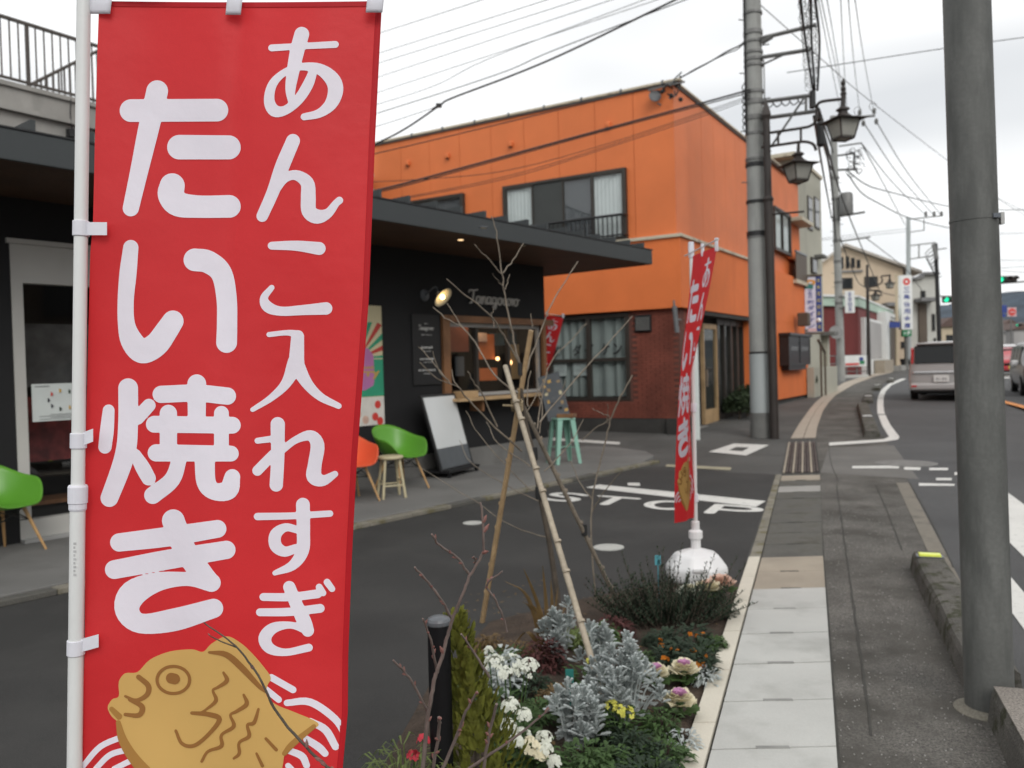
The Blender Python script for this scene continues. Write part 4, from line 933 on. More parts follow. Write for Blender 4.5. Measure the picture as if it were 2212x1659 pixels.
# ice poster
sa = sv(770, 700, .02)[0]; z1 = sv(825, 661, .02)[1]; sb, z0 = sv(832, 916, .02); sa = sb+.85
po = thing('ice_poster', 'tall poster with a purple ice lolly on green and red rays', 'poster', S_.pt(sb, 0, z0)); PW, PH_ = sa-sb, z1-z0
MB().fbox(S_, sb, sa, .001, .012, z0, z1).build('sheet', 'poster_cream', po)
pq = lambda u, v, n: S_.pt(sa-PW*u, n, z0+PH_*v)
MB().add([pq(0, .24, .0135), pq(1, .24, .0135), pq(1, .55, .0135), pq(0, .55, .0135)], [(0, 1, 2, 3)]).build('green_field', 'poster_green', po)
MB().add([pq(0, 0, .0135), pq(1, 0, .0135), pq(1, .235, .0135), pq(0, .235, .0135)], [(0, 1, 2, 3)]).build('white_field', 'poster_white', po)
for k in range(12):
    a0 = -.05+k*.28; a1 = a0+.14; c = (.5, .56); R = 1.2
    def rp(a):
        x, y = math.cos(a), math.sin(a)*.55; t = min((.5)/max(1e-3, abs(x)), (.30)/max(1e-3, y) if y > 0 else 9); return pq(c[0]+x*t, c[1]+y*t, .0142)
    if a1 < 3.3 and a0 > -.1: MB().add([pq(*c, .0142), rp(max(.0, a0)), rp(min(math.pi, a1))], [(0, 1, 2)]).build('ray', 'poster_red' if k % 2 else 'poster_green', po)
I2 = Ink(0, 0, 1, 1.8, .02); I2.poly([(.28+.0, .62), (.30, .5), (.42, .42), (.58, .42), (.72, .52), (.74, .62), (.74, 1.2), (.66, 1.36), (.5, 1.42), (.34, 1.36), (.26, 1.2)])
V2, F2 = I2.mesh(); MB().add([pq(x*1.25-.12, y/1.8*.66+.14, .0155) for x, y in V2], F2).build('lolly', 'poster_purple', po)
mb = MB(); text_on(mb, 'berry', pq(.56, .43, .017), -S_.e, (0, 0, 1), w=PW*.74, h=PH_*.09, bold=.03); text_on(mb, 'Sweet', pq(.56, .485, .017), -S_.e, (0, 0, 1), w=PW*.5, h=PH_*.035, bold=.02); mb.build('lettering', 'poster_gold', po)
for u, v in ((.86, .17), (.8, .07), (.6, .05), (.45, .1), (.9, .03)):
    MB().lathe([(.055, -.001), (.055, .001)], pq(u, v, .0165), 14, S_.n.to_track_quat('Z', 'Y').to_matrix()).build('strawberry', 'sign_red' if u > .7 else 'petal_peach', po)
# lamp
pl = S_.pt(sv(916, 638)[0], 0, sv(916, 638)[1]); ph = S_.pt(sv(954, 640, .30)[0], .30, sv(954, 640, .30)[1])
wlp = thing('wall_lamp', 'lit enamel lamp on a gooseneck arm on the black shop wall', 'lamp', pl)
MB().lathe([(.085, 0), (.085, .02), (.03, .035)], pl, 18, S_.n.to_track_quat('Z', 'Y').to_matrix()).build('wall_plate', 'grey_cap', wlp, smooth=False)
ax = (S_.n*.75 - S_.e*.12 - Vector((0, 0, .62))).normalized(); Rm = ax.to_track_quat('Z', 'Y').to_matrix()
MB().tube(smooth([pl+S_.n*.03, pl+S_.n*.14+Vector((0, 0, .07)), ph-ax*.12+Vector((0, 0, .06)), ph-ax*.07], 5), .012, 6).build('arm', 'grey_cap', wlp)
sh = MB(); pr = [(.022, -.09), (.03, -.06), (.05, -.035), (.11, -.0), (.155, .035)]; N = 26
sh.lathe(pr, ph, N, Rm); sh.f = sh.f[:-2]; sh.build('lamp_shade', 'lamp_inside', wlp, smooth=True, solid=.004)
MB().ball(ph+ax*.015, .036, 12, 8).build('bulb', 'bulb', wlp, smooth=True)
lp = bpy.data.lights.new('lamp_light', 'POINT'); lp.energy = .22; lp.color = (1, .72, .4); lp.shadow_soft_size = .05; lpo = bpy.data.objects.new('lamp_light', lp); COL.objects.link(lpo); lpo.parent = wlp; lpo.location = ph+ax*.09-pl
# ================================================================= CONCRETE DECK BEHIND THE SHOP
q0 = P(0, 182, 14.2); D_ = Fa((q0.x, q0.y), 34); zD = q0.z
de = thing('concrete_deck', 'weathered concrete roof-terrace building with a railing behind the shop', 'building', (q0.x, q0.y, 0))
MB().fbox(D_, -9, 9, -7, 0, 0, zD).build('wall', 'concrete_grey', de)
MB().fbox(D_, -9, 9, -.1, .10, zD-.42, zD-.34).build('string_course', 'concrete_grey', de); MB().fbox(D_, -9, 9, -.3, .05, zD, zD+.08).build('coping', 'concrete_grey', de)
M('rail_brown', (.06, .048, .04), .5, .1, 5)
rr = MB().fbox(D_, -9, 9, -.14, -.08, zD+1.18, zD+1.23).fbox(D_, -9, 9, -.135, -.085, zD+.16, zD+.20).build('railing', 'rail_brown', de)
k = -8.9
i = 0
while k < 9:
    big = i % 7 == 2
    MB().fbox(D_, k-(.03 if big else .011), k+(.03 if big else .011), -.13 if big else -.12, -.09 if big else -.10, zD+(.08 if big else .2), zD+1.18).build('post' if big else 'baluster', 'rail_brown', rr); k += .145; i += 1
# stair rail rising behind
sA = D_.uv(62, 185, -1.6); sB = D_.uv(215, 108, -1.6)
st = MB(); n = 16
st.tube([D_.pt(sA[0], -1.6, sA[1]), D_.pt(sB[0], -1.6, sB[1])], .035, 6); st = st.build('stair_rail', 'rail_brown', de)
for k in range(16):
    s = sA[0]+.12+k*.115; z = sA[1]+(sB[1]-sA[1])/(sB[0]-sA[0])*(s-sA[0]); MB().fbox(D_, s-.013, s+.013, -1.615, -1.585, zD-.0, z).build('baluster', 'rail_brown', st)
p = D_.uv(155, 290, .05)
cb = MB().tube(smooth([D_.pt(*(D_.uv(152, 215, .06)[0], .08), D_.uv(152, 215, .06)[1]), D_.pt(D_.uv(150, 250, .06)[0], .09, D_.uv(150, 250, .06)[1]), D_.pt(p[0], .09, p[1])], 4), .012, 5).build('cable', 'line_black', de)
MB().box(D_.pt(p[0], .1, p[1]), (.2, .12, .14), D_.rz).build('junction_box', 'line_black', de)
# ================================================================= BUILDINGS UP THE STREET
def plan(x, D): p = P(x, 775, D); return Vector((p.x, p.y, 0))
def zpx(x, y, D): return P(x, y, D).z
def pane_box(mb, a, b, z0, z1, t0, t1):   # a slab on the vertical plane through plan points a-b, from t0 to t1 outwards (towards the camera)
    d = (b-a).normalized(); n = Vector((d.y, -d.x, 0)); n = n if n.dot(a) < 0 else -n
    return mb.box8([Vector((*(p+n*t).xy, z)) for z in (z0, z1) for p, t in ((a, t0), (b, t0), (b, t1), (a, t1))])
def lerp(a, b, f): return a+(b-a)*f
# grey house next to the orange one
fl = Fa((C0.x, C0.y), 31); g0 = bEnd+.05; g1 = B_.uv(1776, 700, -.25)[0]
zg = B_.uv(1770.6, 387, -.2)[1]
gb = thing('grey_house', 'pale grey narrow house right beside the orange building', 'house', B_.pt(g0, 0, 0))
MB().fbox(B_, g0, g1, -9, -.2, .1, zg).build('wall', 'grey_wall', gb); MB().fbox(B_, g0-.6, g1+.06, -9.1, -.14, zg, zg+.12).build('roof', 'trim_cream', gb)
for xa, xb, ya, yb in ((1743, 1752.5, 422, 493), (1757.5, 1767.5, 424, 490)):
    a, z1 = B_.uv(xa, ya, -.2); b, _ = B_.uv(xb, ya, -.2); z0 = B_.uv(xa, yb, -.2)[1]
    w = MB().fbox(B_, a, b, -.2, -.16, z0, z1).build('window', 'bronze_frame', gb); MB().fbox(B_, a+.06, b-.06, -.16, -.155, z0+.06, z1-.06).build('pane', 'car_glass', w)
a, z1 = B_.uv(1750, 555, -.2); b, _ = B_.uv(1760, 555, -.2)
w = MB().fbox(B_, a, b, -.2, -.12, B_.uv(1755, 590, -.2)[1], z1).build('window', 'bronze_frame', gb); MB().fbox(B_, a+.08, b-.08, -.12, -.115, B_.uv(1755, 588, -.2)[1], z1-.08).build('pane', 'car_glass', w)
MB().fbox(B_, b-.1, b+.6, -.2, .12, z1+.05, z1+.15).build('window_hood', 'pole_dark', gb)
a, z1 = B_.uv(1741, 770, 0); zz0 = zt(28)
MB().fbox(B_, a, g1, .02, .25, zz0, zz0+1.0).build('stair_wall', 'grey_wall', gb); MB().tube([B_.pt(a, .4, zz0+1.9), B_.pt(a+1.1, .4, zz0+1.5)], .05, 6).tube([B_.pt(a+.4, .4, zz0), B_.pt(a+.4, .4, zz0+1.75)], .035, 6).tube([B_.pt(a+1.1, .4, zz0), B_.pt(a+1.1, .4, zz0+1.5)], .035, 6).build('stair_rail', 'brown_panel', gb)
MB().fbox(B_, g1-.7, g1+.1, -.2, .3, zz0+2.15, zz0+2.28).build('porch_roof', 'pole_dark', gb)
MB().fbox(B_, g1-.35, g1, -.2, .0, zz0, zz0+2.15).build('gate_post', 'grey_wall', gb)
# potted shrub at its stairs
# red building with a mint band
r0, r1, r2 = plan(1700, 47), plan(1855.5, 50), plan(1928, 66); rz0 = zt(50)-.1
zb0, zb1 = zpx(1855.5, 662.4, 50), zpx(1855.5, 643.5, 50)
rb = thing('red_building', 'dark red building with a pale mint band under its flat roof', 'building', (r1.x, r1.y, zt(50)))
bk = Vector((14, 9, 0)); bk2 = Vector((2, 16, 0))
MB().prism([Vector((*p.xy, rz0)) for p in (r0, r1, r2, r2+bk2, r0+Vector((0, 22, 0)))], (0, 0, zb0-rz0)).build('wall', 'red_wall', rb)
c = (r0+r1+r2)/3+Vector((1, 7, 0)); out = lambda p, f: c+(p-c)*f
MB().prism([Vector((*out(p, 1.025).xy, zb0)) for p in (r0, r1, r2, r2+bk2, r0+Vector((0, 22, 0)))], (0, 0, zb1-zb0)).build('mint_band', 'mint_trim', rb)
MB().prism([Vector((*out(p, 1.04).xy, zb1)) for p in (r0, r1, r2, r2+bk2, r0+Vector((0, 22, 0)))], (0, 0, .12)).build('coping', 'sign_white', rb)
def fx(x, pa=r1, pb=r2, xa=1855.5, xb=1928.0):   # plan point on the wall pa-pb seen at picture x
    d = ray(x, 775); e = pb-pa; t = (d.x*(pa.y) - d.y*(pa.x))/(e.x*d.y - e.y*d.x); return pa+e*t
def wallbit(name, mat, x0, x1, yt, yb, t0, t1, parent, pa=r1, pb=r2, label=None):
    a, b = fx(x0, pa, pb), fx(x1, pa, pb); D = (a.y+b.y)/2; xm = (x0+x1)/2
    return pane_box(MB(), a, b, zpx(xm, yb, D), zpx(xm, yt, D), t0, t1).build(name, mat, parent, label=label)
wb = wallbit('white_porch', 'sign_white', 1861, 1898, 691, 812, .0, .25, rb); wallbit('porch_panel', 'house_far', 1866, 1896, 697, 775, .25, .28, wb)
wp = wallbit('doorway', 'sign_white', 1896, 1921, 678, 806, .0, .6, rb); wallbit('door', 'brown_panel', 1904, 1919, 694, 790, .6, .63, wp); wallbit('step', 'concrete_grey', 1903, 1924, 790, 812, .0, 1.3, wp)
g = MB(); a, b = fx(1906), fx(1918); pane_box(g, a, b, zpx(1912, 689, 61), zpx(1912, 686, 61), .6, .62); g.build('lettering', 'pole_dark', wp)
wallbit('planter_wall', 'concrete_tan', 1878, 1900, 778, 809, .3, .9, rb)
# beige house with a gable
M('roof_pale', (.40, .37, .33), .7, .1, 2)
Db = 72.0; z0 = zt(Db)-.2
bh = thing('beige_house', 'tall beige gabled house with four slit windows behind the red building', 'house', (plan(1860, Db).x, Db, zt(Db)))
gp = [P(1772, 569, Db), P(1819.8, 533, Db), P(1950, 580, Db)]
pts = [Vector((gp[0].x, Db, z0)), Vector((gp[2].x, Db, z0)), gp[2], gp[1], gp[0]]
MB().prism(pts, (2.5, 12, 0)).build('wall', 'beige_wall', bh)
for a, b in ((gp[0]+Vector((-.8, 0, -.6)), gp[1]), (gp[1], P(1985, 592, Db))):
    n = Vector((0, 0, .22)); MB().prism([a+Vector((0, -.6, .02)), b+Vector((0, -.6, .02)), b+Vector((0, -.6, .02))+n, a+Vector((0, -.6, .02))+n], (2.7, 13.2, 0)).build('roof', 'roof_pale', bh)
cz = P(1877, 546, Db); MB().tube([cz+Vector((1, 4, -.6)), cz+Vector((1, 4, .35))], .16, 8).tube([cz+Vector((1, 4, .3)), cz+Vector((1, 4, .5))], .24, 8).build('chimney', 'pole_dark', bh)
def fw_(x0, x1, y0, y1, parent, D=Db, fr='bronze_frame', pm='car_glass', t=.12):
    a, b = P(x0, y1, D), P(x1, y0, D); w = MB().box(((a.x+b.x)/2, D-.04, (a.z+b.z)/2), (b.x-a.x, t, b.z-a.z)).build('window', fr, parent)
    MB().box(((a.x+b.x)/2, D-.04-t/2-.01, (a.z+b.z)/2), ((b.x-a.x)*.78, .02, (b.z-a.z)*.84)).build('pane', pm, w); return w
for x0, x1, y0, y1 in ((1815.5, 1821, 555, 581), (1827, 1833.5, 554, 580), (1838.5, 1845.5, 557, 579), (1850.5, 1857.5, 561, 579)): fw_(x0, x1, y0, y1, bh)
a, b = P(1813, 587, Db), P(1862, 588, Db); MB().box(((a.x+b.x)/2, Db-.1, a.z), (b.x-a.x, .25, .14)).build('sill', 'roof_grey', bh)
fw_(1817, 1841, 600, 625, bh); fw_(1867, 1895, 597, 620, bh); fw_(1943.5, 1948.5, 662, 687, bh)
a, b = P(1905, 655, Db), P(1950, 662, Db); MB().box(((a.x+b.x)/2, Db-.5, (a.z+b.z)/2), (b.x-a.x, 1.2, .3)).build('awning', 'roof_grey', bh)
fw_(1946, 1955, 738, 752, bh)
# pale house further on
Dp = 84.0; ph_ = thing('pale_house', 'pale grey stepped house behind the bank sign', 'house', (plan(2000, Dp).x, Dp, zt(Dp)))
prof = [(1968, 775), (2031, 775), (2029, 618), (2022, 596), (2005, 592), (1992, 596), (1974, 606), (1968, 610)]
MB().prism([P(x, y, Dp) for x, y in prof], (4, 11, 0)).build('wall', 'pale_wall', ph_)
a, b = P(1966, 603, Dp), P(2030, 594, Dp)
for p, q in (((1990, 594), (2024, 594)), ((1966, 606), (1992, 600))):
    u1, u2 = P(*p, Dp), P(*q, Dp); MB().prism([u1+Vector((0, -.5, 0)), u2+Vector((0, -.5, 0)), u2+Vector((0, -.5, .25)), u1+Vector((0, -.5, .25))], (4, 12, 0)).build('roof', 'roof_grey', ph_)
for q in ((1988.5, 1998, 628, 645), (2013, 2019, 678, 715), (2017, 2021, 730, 742)): fw_(*q, ph_, D=Dp)
a, b = P(1984, 740, Dp), P(1999.5, 656, Dp); MB().box(((a.x+b.x)/2, Dp-.1, (a.z+b.z)/2), (b.x-a.x, .3, b.z-a.z)).build('brown_panel', 'brown_panel', ph_)
a, b = P(1974, 652, Dp), P(2012, 646, Dp); MB().box(((a.x+b.x)/2, Dp-.8, (a.z+b.z)/2), (b.x-a.x, 1.6, .35)).build('canopy', 'roof_grey', ph_)
# low shops beyond, by the signal
def hut(px0, px1, yt, D, wall, roofm, label, depth=8, nm='far_house', yr=None):
    a, b = P(px0, yt, D), P(px1, yt, D); z0 = zt(D)-.2
    t = thing(nm, label, 'house', ((a.x+b.x)/2, D, zt(D)), 'houses far along the road')
    MB().box(((a.x+b.x)/2, D+depth/2, (z0+a.z)/2), (b.x-a.x, depth, a.z-z0)).build('wall', wall, t)
    zr = P(px0, yr or yt-6, D).z; m = (a.x+b.x)/2; e = .4
    MB().prism([Vector((a.x-e, D-.4, a.z)), Vector((b.x+e, D-.4, a.z)), Vector((m, D-.4, zr))], (0, depth+.8, 0)).build('roof', roofm, t)
    n = max(1, int((b.x-a.x)/3))
    for k in range(n):
        xc = a.x+(b.x-a.x)*(k+.5)/n; MB().box((xc, D-.02, z0+(a.z-z0)*.62), (1.2, .1, (a.z-z0)*.28)).build('window', 'car_glass', t)
    return t
hut(2031, 2075, 706, 110, 'far_cream', 'roof_far', 'cream low shop with a dark red roof past the dark pole', yr=686)
hut(2062, 2110, 690, 170, 'house_far', 'roof_grey', 'grey house hidden mostly behind the near steel post')
hut(2120, 2172, 720, 140, 'house_far', 'roof_grey', 'grey house right of the near steel post below the blue sign', yr=706)
hut(2170, 2194, 700, 190, 'pale_wall', 'roof_far', 'pale house under the round red sign far off', yr=690)
hut(2190, 2260, 712, 150, 'house_far', 'roof_far', 'grey shop at the right edge with a dark roof far off', yr=696)
# the wooded hill
hm = MB(); Dh = 1500
def hill(u, v):
    X = -600+2900*u; ridge = zpx(2212, 606, Dh)*(.55+.45*math.exp(-((X-1250)/650)**2)) + 14*math.sin(X*.011)+6*math.sin(X*.037+1)
    return Vector((X, Dh+700*v, 6+ridge*math.sin(min(1, v*1.25)*math.pi/2)))
hm.grid(hill, 80, 14); struct(hm.build('hill', 'hazy_hill_wood', smooth=True))
# ================================================================= POLES, LAMPS, WIRES
def upole(name, label, base, top, r0, r1, mat='pole_concrete', group='utility poles along the street'):
    base = Vector(base); top = Vector(top); t = thing(name, label, 'utility pole', base, group)
    N = 14; sh = MB().tube([base+(top-base)*(k/N) for k in range(N+1)], [r0+(r1-r0)*k/N for k in range(N+1)], 20).build('pole', mat, t, smooth=True); return t, sh
def on(base, top, y, x=None):    # point of a pole axis at picture height y
    lo, hi = 0.0, 1.2
    for _ in range(40):
        m = (lo+hi)/2; p = base+(top-base)*m; d = p-CAM; yy = 829.5-FV*d.dot(_u)/d.dot(_f)
        if yy > y: lo = m
        else: hi = m
    return base+(top-base)*lo
b1_ = G(1643, 945); t1_ = P(1625, 0, b1_.y+.05); t1_ = b1_+(t1_-b1_)*1.28
up1, sh1 = upole('utility_pole', 'thick concrete utility pole at the corner with a pale wrapped sleeve', b1_, t1_, .195, .155)
def band_(parent, base, top, y, r, h, mat, nm='band'):
    p = on(base, top, y); d = (top-base).normalized(); return MB().tube([p-d*h/2, p+d*h/2], r, 20).build(nm, mat, parent)
pA, pB = on(b1_, t1_, 891), on(b1_, t1_, 763); MB().tube([pA, pB], .194, 20).build('sleeve', 'pole_sheet', up1, smooth=True)
pA = on(b1_, t1_, 891); MB().tube([b1_, b1_+(pA-b1_)*.5, pA], [.205, .2, .197], 20).build('tarred_foot', 'pole_dark', up1, smooth=True)
for y, h in ((30, .05), (72, .08), (92, .04), (115, .05), (130, .06), (143, .05), (200, .06), (222, .10), (256, .09), (290, .05), (345, .05), (357, .08), (437, .06), (506, .10), (513, .03), (762, .04)): band_(up1, b1_, t1_, y, .196 if y > 300 else .19, h, 'line_black' if y in (506, 437, 357, 762) else 'arm_steel')
for k, y in enumerate((45, 100, 160, 215, 285, 330, 395, 470)):
    p = on(b1_, t1_, y); s = 1 if k % 2 else -1; MB().tube([p, p+Vector((s*.30, -.08, .0))], .012, 5).build('step_bolt', 'arm_steel', up1)
def arm(parent, p, q, r=.035, mat='arm_steel', nm='arm'): return MB().tube([p, q], r, 6).build(nm, mat, parent)
D1 = b1_.y
arms = [((1642, 83), (1763, 54)), ((1645, 124), (1750, 107)), ((1646, 220), (1753, 206)), ((1646, 256), (1764, 240))]
tips = []
for (x0, y0), (x1, y1) in arms:
    p, q = P(x0, y0, D1-.1), P(x1, y1, D1-.55); tips.append(q); arm(up1, p, q, .04)
arm(up1, P(1646, 92, D1-.1), P(1668, 78, D1-.2), .05); arm(up1, P(1646, 140, D1-.1), P(1700, 115, D1-.35), .02); arm(up1, P(1665, 318, D1-.2), P(1738, 210, D1-.5), .022); arm(up1, P(1741, 210, D1-.5), P(1741, 243, D1-.5), .025)
arm(up1, P(1650, 130, D1-.1), P(1652, 218, D1-.15), .012)
for k in range(5):
    a = P(1650+k*18, 222-k*2, D1-.2); MB().tube(smooth([a, a+Vector((.09, 0, -.10)), a+Vector((.2, 0, -.02))], 4), .012, 5).build('hanging_loop', 'line_black', up1)
MB().box(P(1755, 215, D1-.55), (.10, .12, .34)).build('junction_box', 'line_black', up1, bevel=.02)
MB().lathe([(.04, -.24), (.075, -.2), (.075, .2), (.04, .24)], P(1772, 290, D1-.6), 10).build('cable_closure', 'line_black', up1)
for k in range(7):
    a = on(b1_, t1_, 180+k*14)+Vector((-.2, -.05, 0)); MB().tube(smooth([a, a+Vector((-.06, -.03, -.12)), a+Vector((.03, 0, -.25))], 4), .011, 5).build('riser_loop', 'line_black', up1)
MB().tube([on(b1_, t1_, y)+Vector((-.185, -.06, 0)) for y in (0, 100, 200, 290)], .022, 6).build('riser_cable', 'line_black', up1)
# second pole with its hardware
D2 = 42.0; b2_ = P(1817.5, 824, D2); b2_.z = zt(D2); t2_ = P(1799.5, 251, D2)
up2, _x = upole('utility_pole', 'distant utility pole bristling with steps, crossarms and a grey transformer', b2_, t2_, .20, .15)
def hardware(up, D, cross, k=1.0):
    for (x0, y0), (x1, y1), r in cross: arm(up, P(x0, y0, D), P(x1, y1, D-.3), r)
hardware(up2, D2, [((1795, 258), (1890, 250), .06), ((1797, 338), (1846, 331), .05), ((1797, 368), (1850, 365), .06), ((1845, 330), (1845, 368), .05), ((1797, 470), (1868, 458), .06), ((1803, 523), (1880, 512), .045), ((1812, 316), (1860, 309), .04)])
for x, y in ((1830, 250), (1857, 243), (1888, 240), (1893, 262), (1865, 266)): MB().lathe([(.05, -.14), (.10, -.1), (.06, -.05), (.11, 0), (.05, .14)], P(x, y, D2-.2), 8).build('insulator', 'pole_dark', up2)
for x, y in ((1853, 240), (1886, 230)): MB().tube([P(x+8*math.cos(a), y+9*math.sin(a), D2-.25) for a in np.linspace(.3, 6, 12)], .015, 5).build('jumper_loop', 'arm_steel', up2)
MB().lathe([(.30, -.55), (.32, -.5), (.32, .45), (.26, .55), (.1, .58)], P(1828, 441, D2-.5), 14).build('transformer', 'arm_steel', up2, smooth=True)
random.seed(9)
for k in range(14):
    a = P(1835+random.uniform(0, 30), 325+random.uniform(0, 48), D2-.4); r = random.uniform(.1, .28); MB().tube([a+Vector((r*math.cos(w), random.uniform(-.05, .05), r*math.sin(w))) for w in np.linspace(0, 5.2, 9)], .018, 4).build('jumper_loop', 'line_black', up2)
for k in range(20):
    p = on(b2_, t2_, 380+k*15); s = 1 if k % 2 else -1; MB().tube([p, p+Vector((s*.34, -.05, 0))], .014, 4).build('step_bolt', 'arm_steel', up2)
    if k % 3 == 0: band_(up2, b2_, t2_, 385+k*15, .20, .12, 'arm_steel')
D3 = 66.0; b3_ = P(1963, 800, D3); b3_.z = zt(D3); t3_ = P(1962, 470, D3)
up3, _x = upole('utility_pole', 'slim pale utility pole rising behind the bank sign', b3_, t3_, .19, .15, 'pole_sheet')
hardware(up3, D3, [((1958, 474), (2036, 466), .05), ((1962, 502), (1996, 497), .04), ((1996, 474), (1996, 498), .04), ((1962, 531), (2021, 524), .05), ((1962, 560), (2020, 552), .05), ((1985, 530), (1985, 555), .05)])
for x in (2000, 2018, 2034): MB().lathe([(.06, -.2), (.14, -.1), (.08, 0), (.12, .1), (.05, .2)], P(x, 462, D3-.2), 8).build('insulator', 'pole_dark', up3)
D4 = 70.0; b4_ = P(2031, 775, D4); b4_.z = zt(D4); t4_ = P(2021, 526, D4)
up4, _x = upole('utility_pole', 'dark utility pole just left of the near steel post', b4_, t4_, .19, .15, 'line_black')
hardware(up4, D4, [((2018, 540), (2045, 536), .05), ((2016, 528), (2024, 560), .16)])
for k in range(6): a = P(2012+k*3, 535+k*6, D4-.3); MB().tube(smooth([a, a+Vector((-.5, 0, -.5)), a+Vector((-.2, 0, -1.3)), a+Vector((.3, 0, -1.2))], 4), .03, 4).build('hanging_loop', 'line_black', up4)
# wires
wire_n = 0
def wire(pts, r, label, group, mat='line_black', n=5, sag=0.0):
    q = [P(*p) for p in pts]
    if len(q) == 2 and sag: q = [q[0], (q[0]+q[1])/2-Vector((0, 0, sag)), q[1]]
    q = smooth(q, 8) if len(q) > 2 else q
    o = MB().tube(q, r, n, False).build('overhead_wire', mat, loc=q[0], smooth=True); return tag(o, label, 'wire', group)
WI = [0, 0]
LG = 'wires across the sky on the left'
for a, b in (((1040, 0), (700, 110)), ((1250, 0), (700, 173)), ((1320, 0), (700, 205)), ((1418, 0), (700, 238)), ((1180, 0), (700, 152))):
    wire([(a[0]+170, a[1]-62, 16.5), (a[0], a[1], 17), (b[0], b[1], 24)], .0075, ('first', 'third', 'fourth', 'fifth', 'second')[WI[0]]+' from the top of the thin grey wires slanting across the white sky', LG, 'line_grey'); WI[0] += 1
wire([(1470, -30, 17), (1063, 124, 20), (941, 184, 22), (813, 226, 24), (600, 290, 27)], .008, 'sixth from the top of the thin grey wires slanting across the white sky', LG, 'line_grey')
wire([(1500, -8, 17), (1193, 110, 19), (1070, 162, 20), (813, 245, 23), (600, 310, 26)], .012, 'grey wire just above the thick cable over the orange roof', None, 'line_grey')
wire([(1468, -5, 16), (1230, 110, 17), (1108, 162, 17.5), (976, 212, 18), (948, 229, 18.2), (872, 280, 18.8), (790, 322, 19.5), (600, 420, 21)], .021, 'thick twisted black cable dropping across the sky to the left', None)
p = P(948, 228, 18.2); tag(MB().box(p, (.12, .08, .08)).tube([p, p+Vector((-.15, 0, -.08))], .03, 5).build('cable_clamp', 'line_black', loc=p), 'small clamp where two cables join above the orange roof', 'clamp')
wire([(946, 230, 18.2), (810, 274, 19), (620, 330, 20)], .007, 'thin wire branching left from the cable clamp', None, 'line_grey')
FGp = 'cables crossing in front of the orange facade'
wire([(1640, 188, 16.8), (1536, 217, 16.4), (1316, 276, 15.8), (912, 386, 15.2), (804, 413.6, 15), (640, 455, 14.8)], .019, 'thick black cable crossing the middle of the orange facade', None)
wire([(1640, 194, 16.8), (1536, 222, 16.4), (1316, 280, 15.8), (912, 391, 15.2), (804, 418, 15), (640, 459, 14.8)], .012, 'second black cable strung right under the thick one on the orange facade', None)
wire([(1640, 200, 16.8), (1536, 236, 16.4), (1310, 311, 15.8), (1105, 366, 15.4), (930, 386, 15.2), (640, 400, 15)], .006, 'upper hair-thin wire below the thick cables on the orange facade', FGp)
wire([(1640, 204, 16.8), (1536, 240, 16.4), (1310, 316, 15.8), (1105, 378, 15.4), (880, 425, 15.2), (640, 462, 15)], .006, 'middle hair-thin wire below the thick cables on the orange facade', FGp)
wire([(1640, 207, 16.8), (1536, 245, 16.4), (1310, 320, 15.8), (1105, 383, 15.4), (880, 428, 15.2), (640, 468, 15)], .006, 'lower hair-thin wire below the thick cables on the orange facade', FGp)
wire([(1432, 182, 17.6), (1240, 229, 17.0), (1000, 287, 16.5), (806, 333, 16), (640, 370, 15.6)], .010, 'thin dark wire running just under the orange eaves', None)
wire([(1612, 62, 16.9), (1606, 92, 16.9), (1569, 112, 17), (1536, 132, 17.2), (1462, 172, 17.8)], .016, 'black service cable looping from the corner pole to the orange eaves', None)
wire([(1612, 90, 16.9), (1590, 108, 16.9), (1569, 116, 17), (1500, 150, 17.4), (1462, 174, 17.8)], .011, 'thinner service cable looping beside the black one to the eaves', None)
UG = 'bundled cables overhead beside the corner pole'
for x0, x1, x2 in ((1729, 1740, 1756), (1751, 1753, 1760), (1761, 1770, 1766)): wire([(x0-6, -60, 10.5), (x0, 0, 12), (x1, 90, 15), (x2, 195, 16.5)], .022, ('left' if x0 == 1729 else 'middle' if x0 == 1751 else 'right')+' heavy black cable hanging from above beside the corner pole', UG)
random.seed(4)
for j in range(2):   # lashing loops along the bundle
    mb = MB()
    for k in range(34):
        t = k/34; a = P((1733, 1755)[j]+(14, 6)[j]*t+random.uniform(-2, 2), 195*t, 12+4.5*t); r = .05+.02*random.random()
        mb.tube([a+Vector((r*math.cos(w), 0, r*math.sin(w)*1.3)) for w in np.linspace(0, 6.28, 9)], .004, 4, False)
    mb.build('cable_lashing', 'line_black', up1, kind='stuff')
for k, (x0, x1, x2, y2) in enumerate(((1768, 1790, 1800, 330), (1764, 1784, 1797, 368), (1758, 1776, 1796, 470), (1770, 1795, 1806, 523))):
    wire([(x0, 235+k*8, 16.5), (x1, 300+k*30, 26), (x2, y2, 41.8)], .03, ('highest', 'second highest', 'third highest', 'lowest')[k]+' sagging black cable from the corner pole to the distant pole', 'cables between the two poles')
for k, q in enumerate(([(1764, -20, 18), (1790, 115, 28), (1814, 231, 41)], [(1770, -20, 18), (1800, 120, 28), (1822, 220, 41)], [(1783, -20, 18), (1803, 95, 27), (1826, 240, 41.5)], [(1815, -20, 18), (1822, 120, 28), (1830, 248, 41.5)], [(1831, -20, 18), (1843, 120, 28), (1857, 241, 41.5)], [(1844, -20, 18), (1865, 120, 28), (1887, 238, 41.5)])):
    wire(q, .012, ('first', 'second', 'third', 'fourth', 'fifth', 'sixth')[k]+' from the left of the taut wires coming down to the distant pole', 'power lines to the distant pole', 'line_grey')
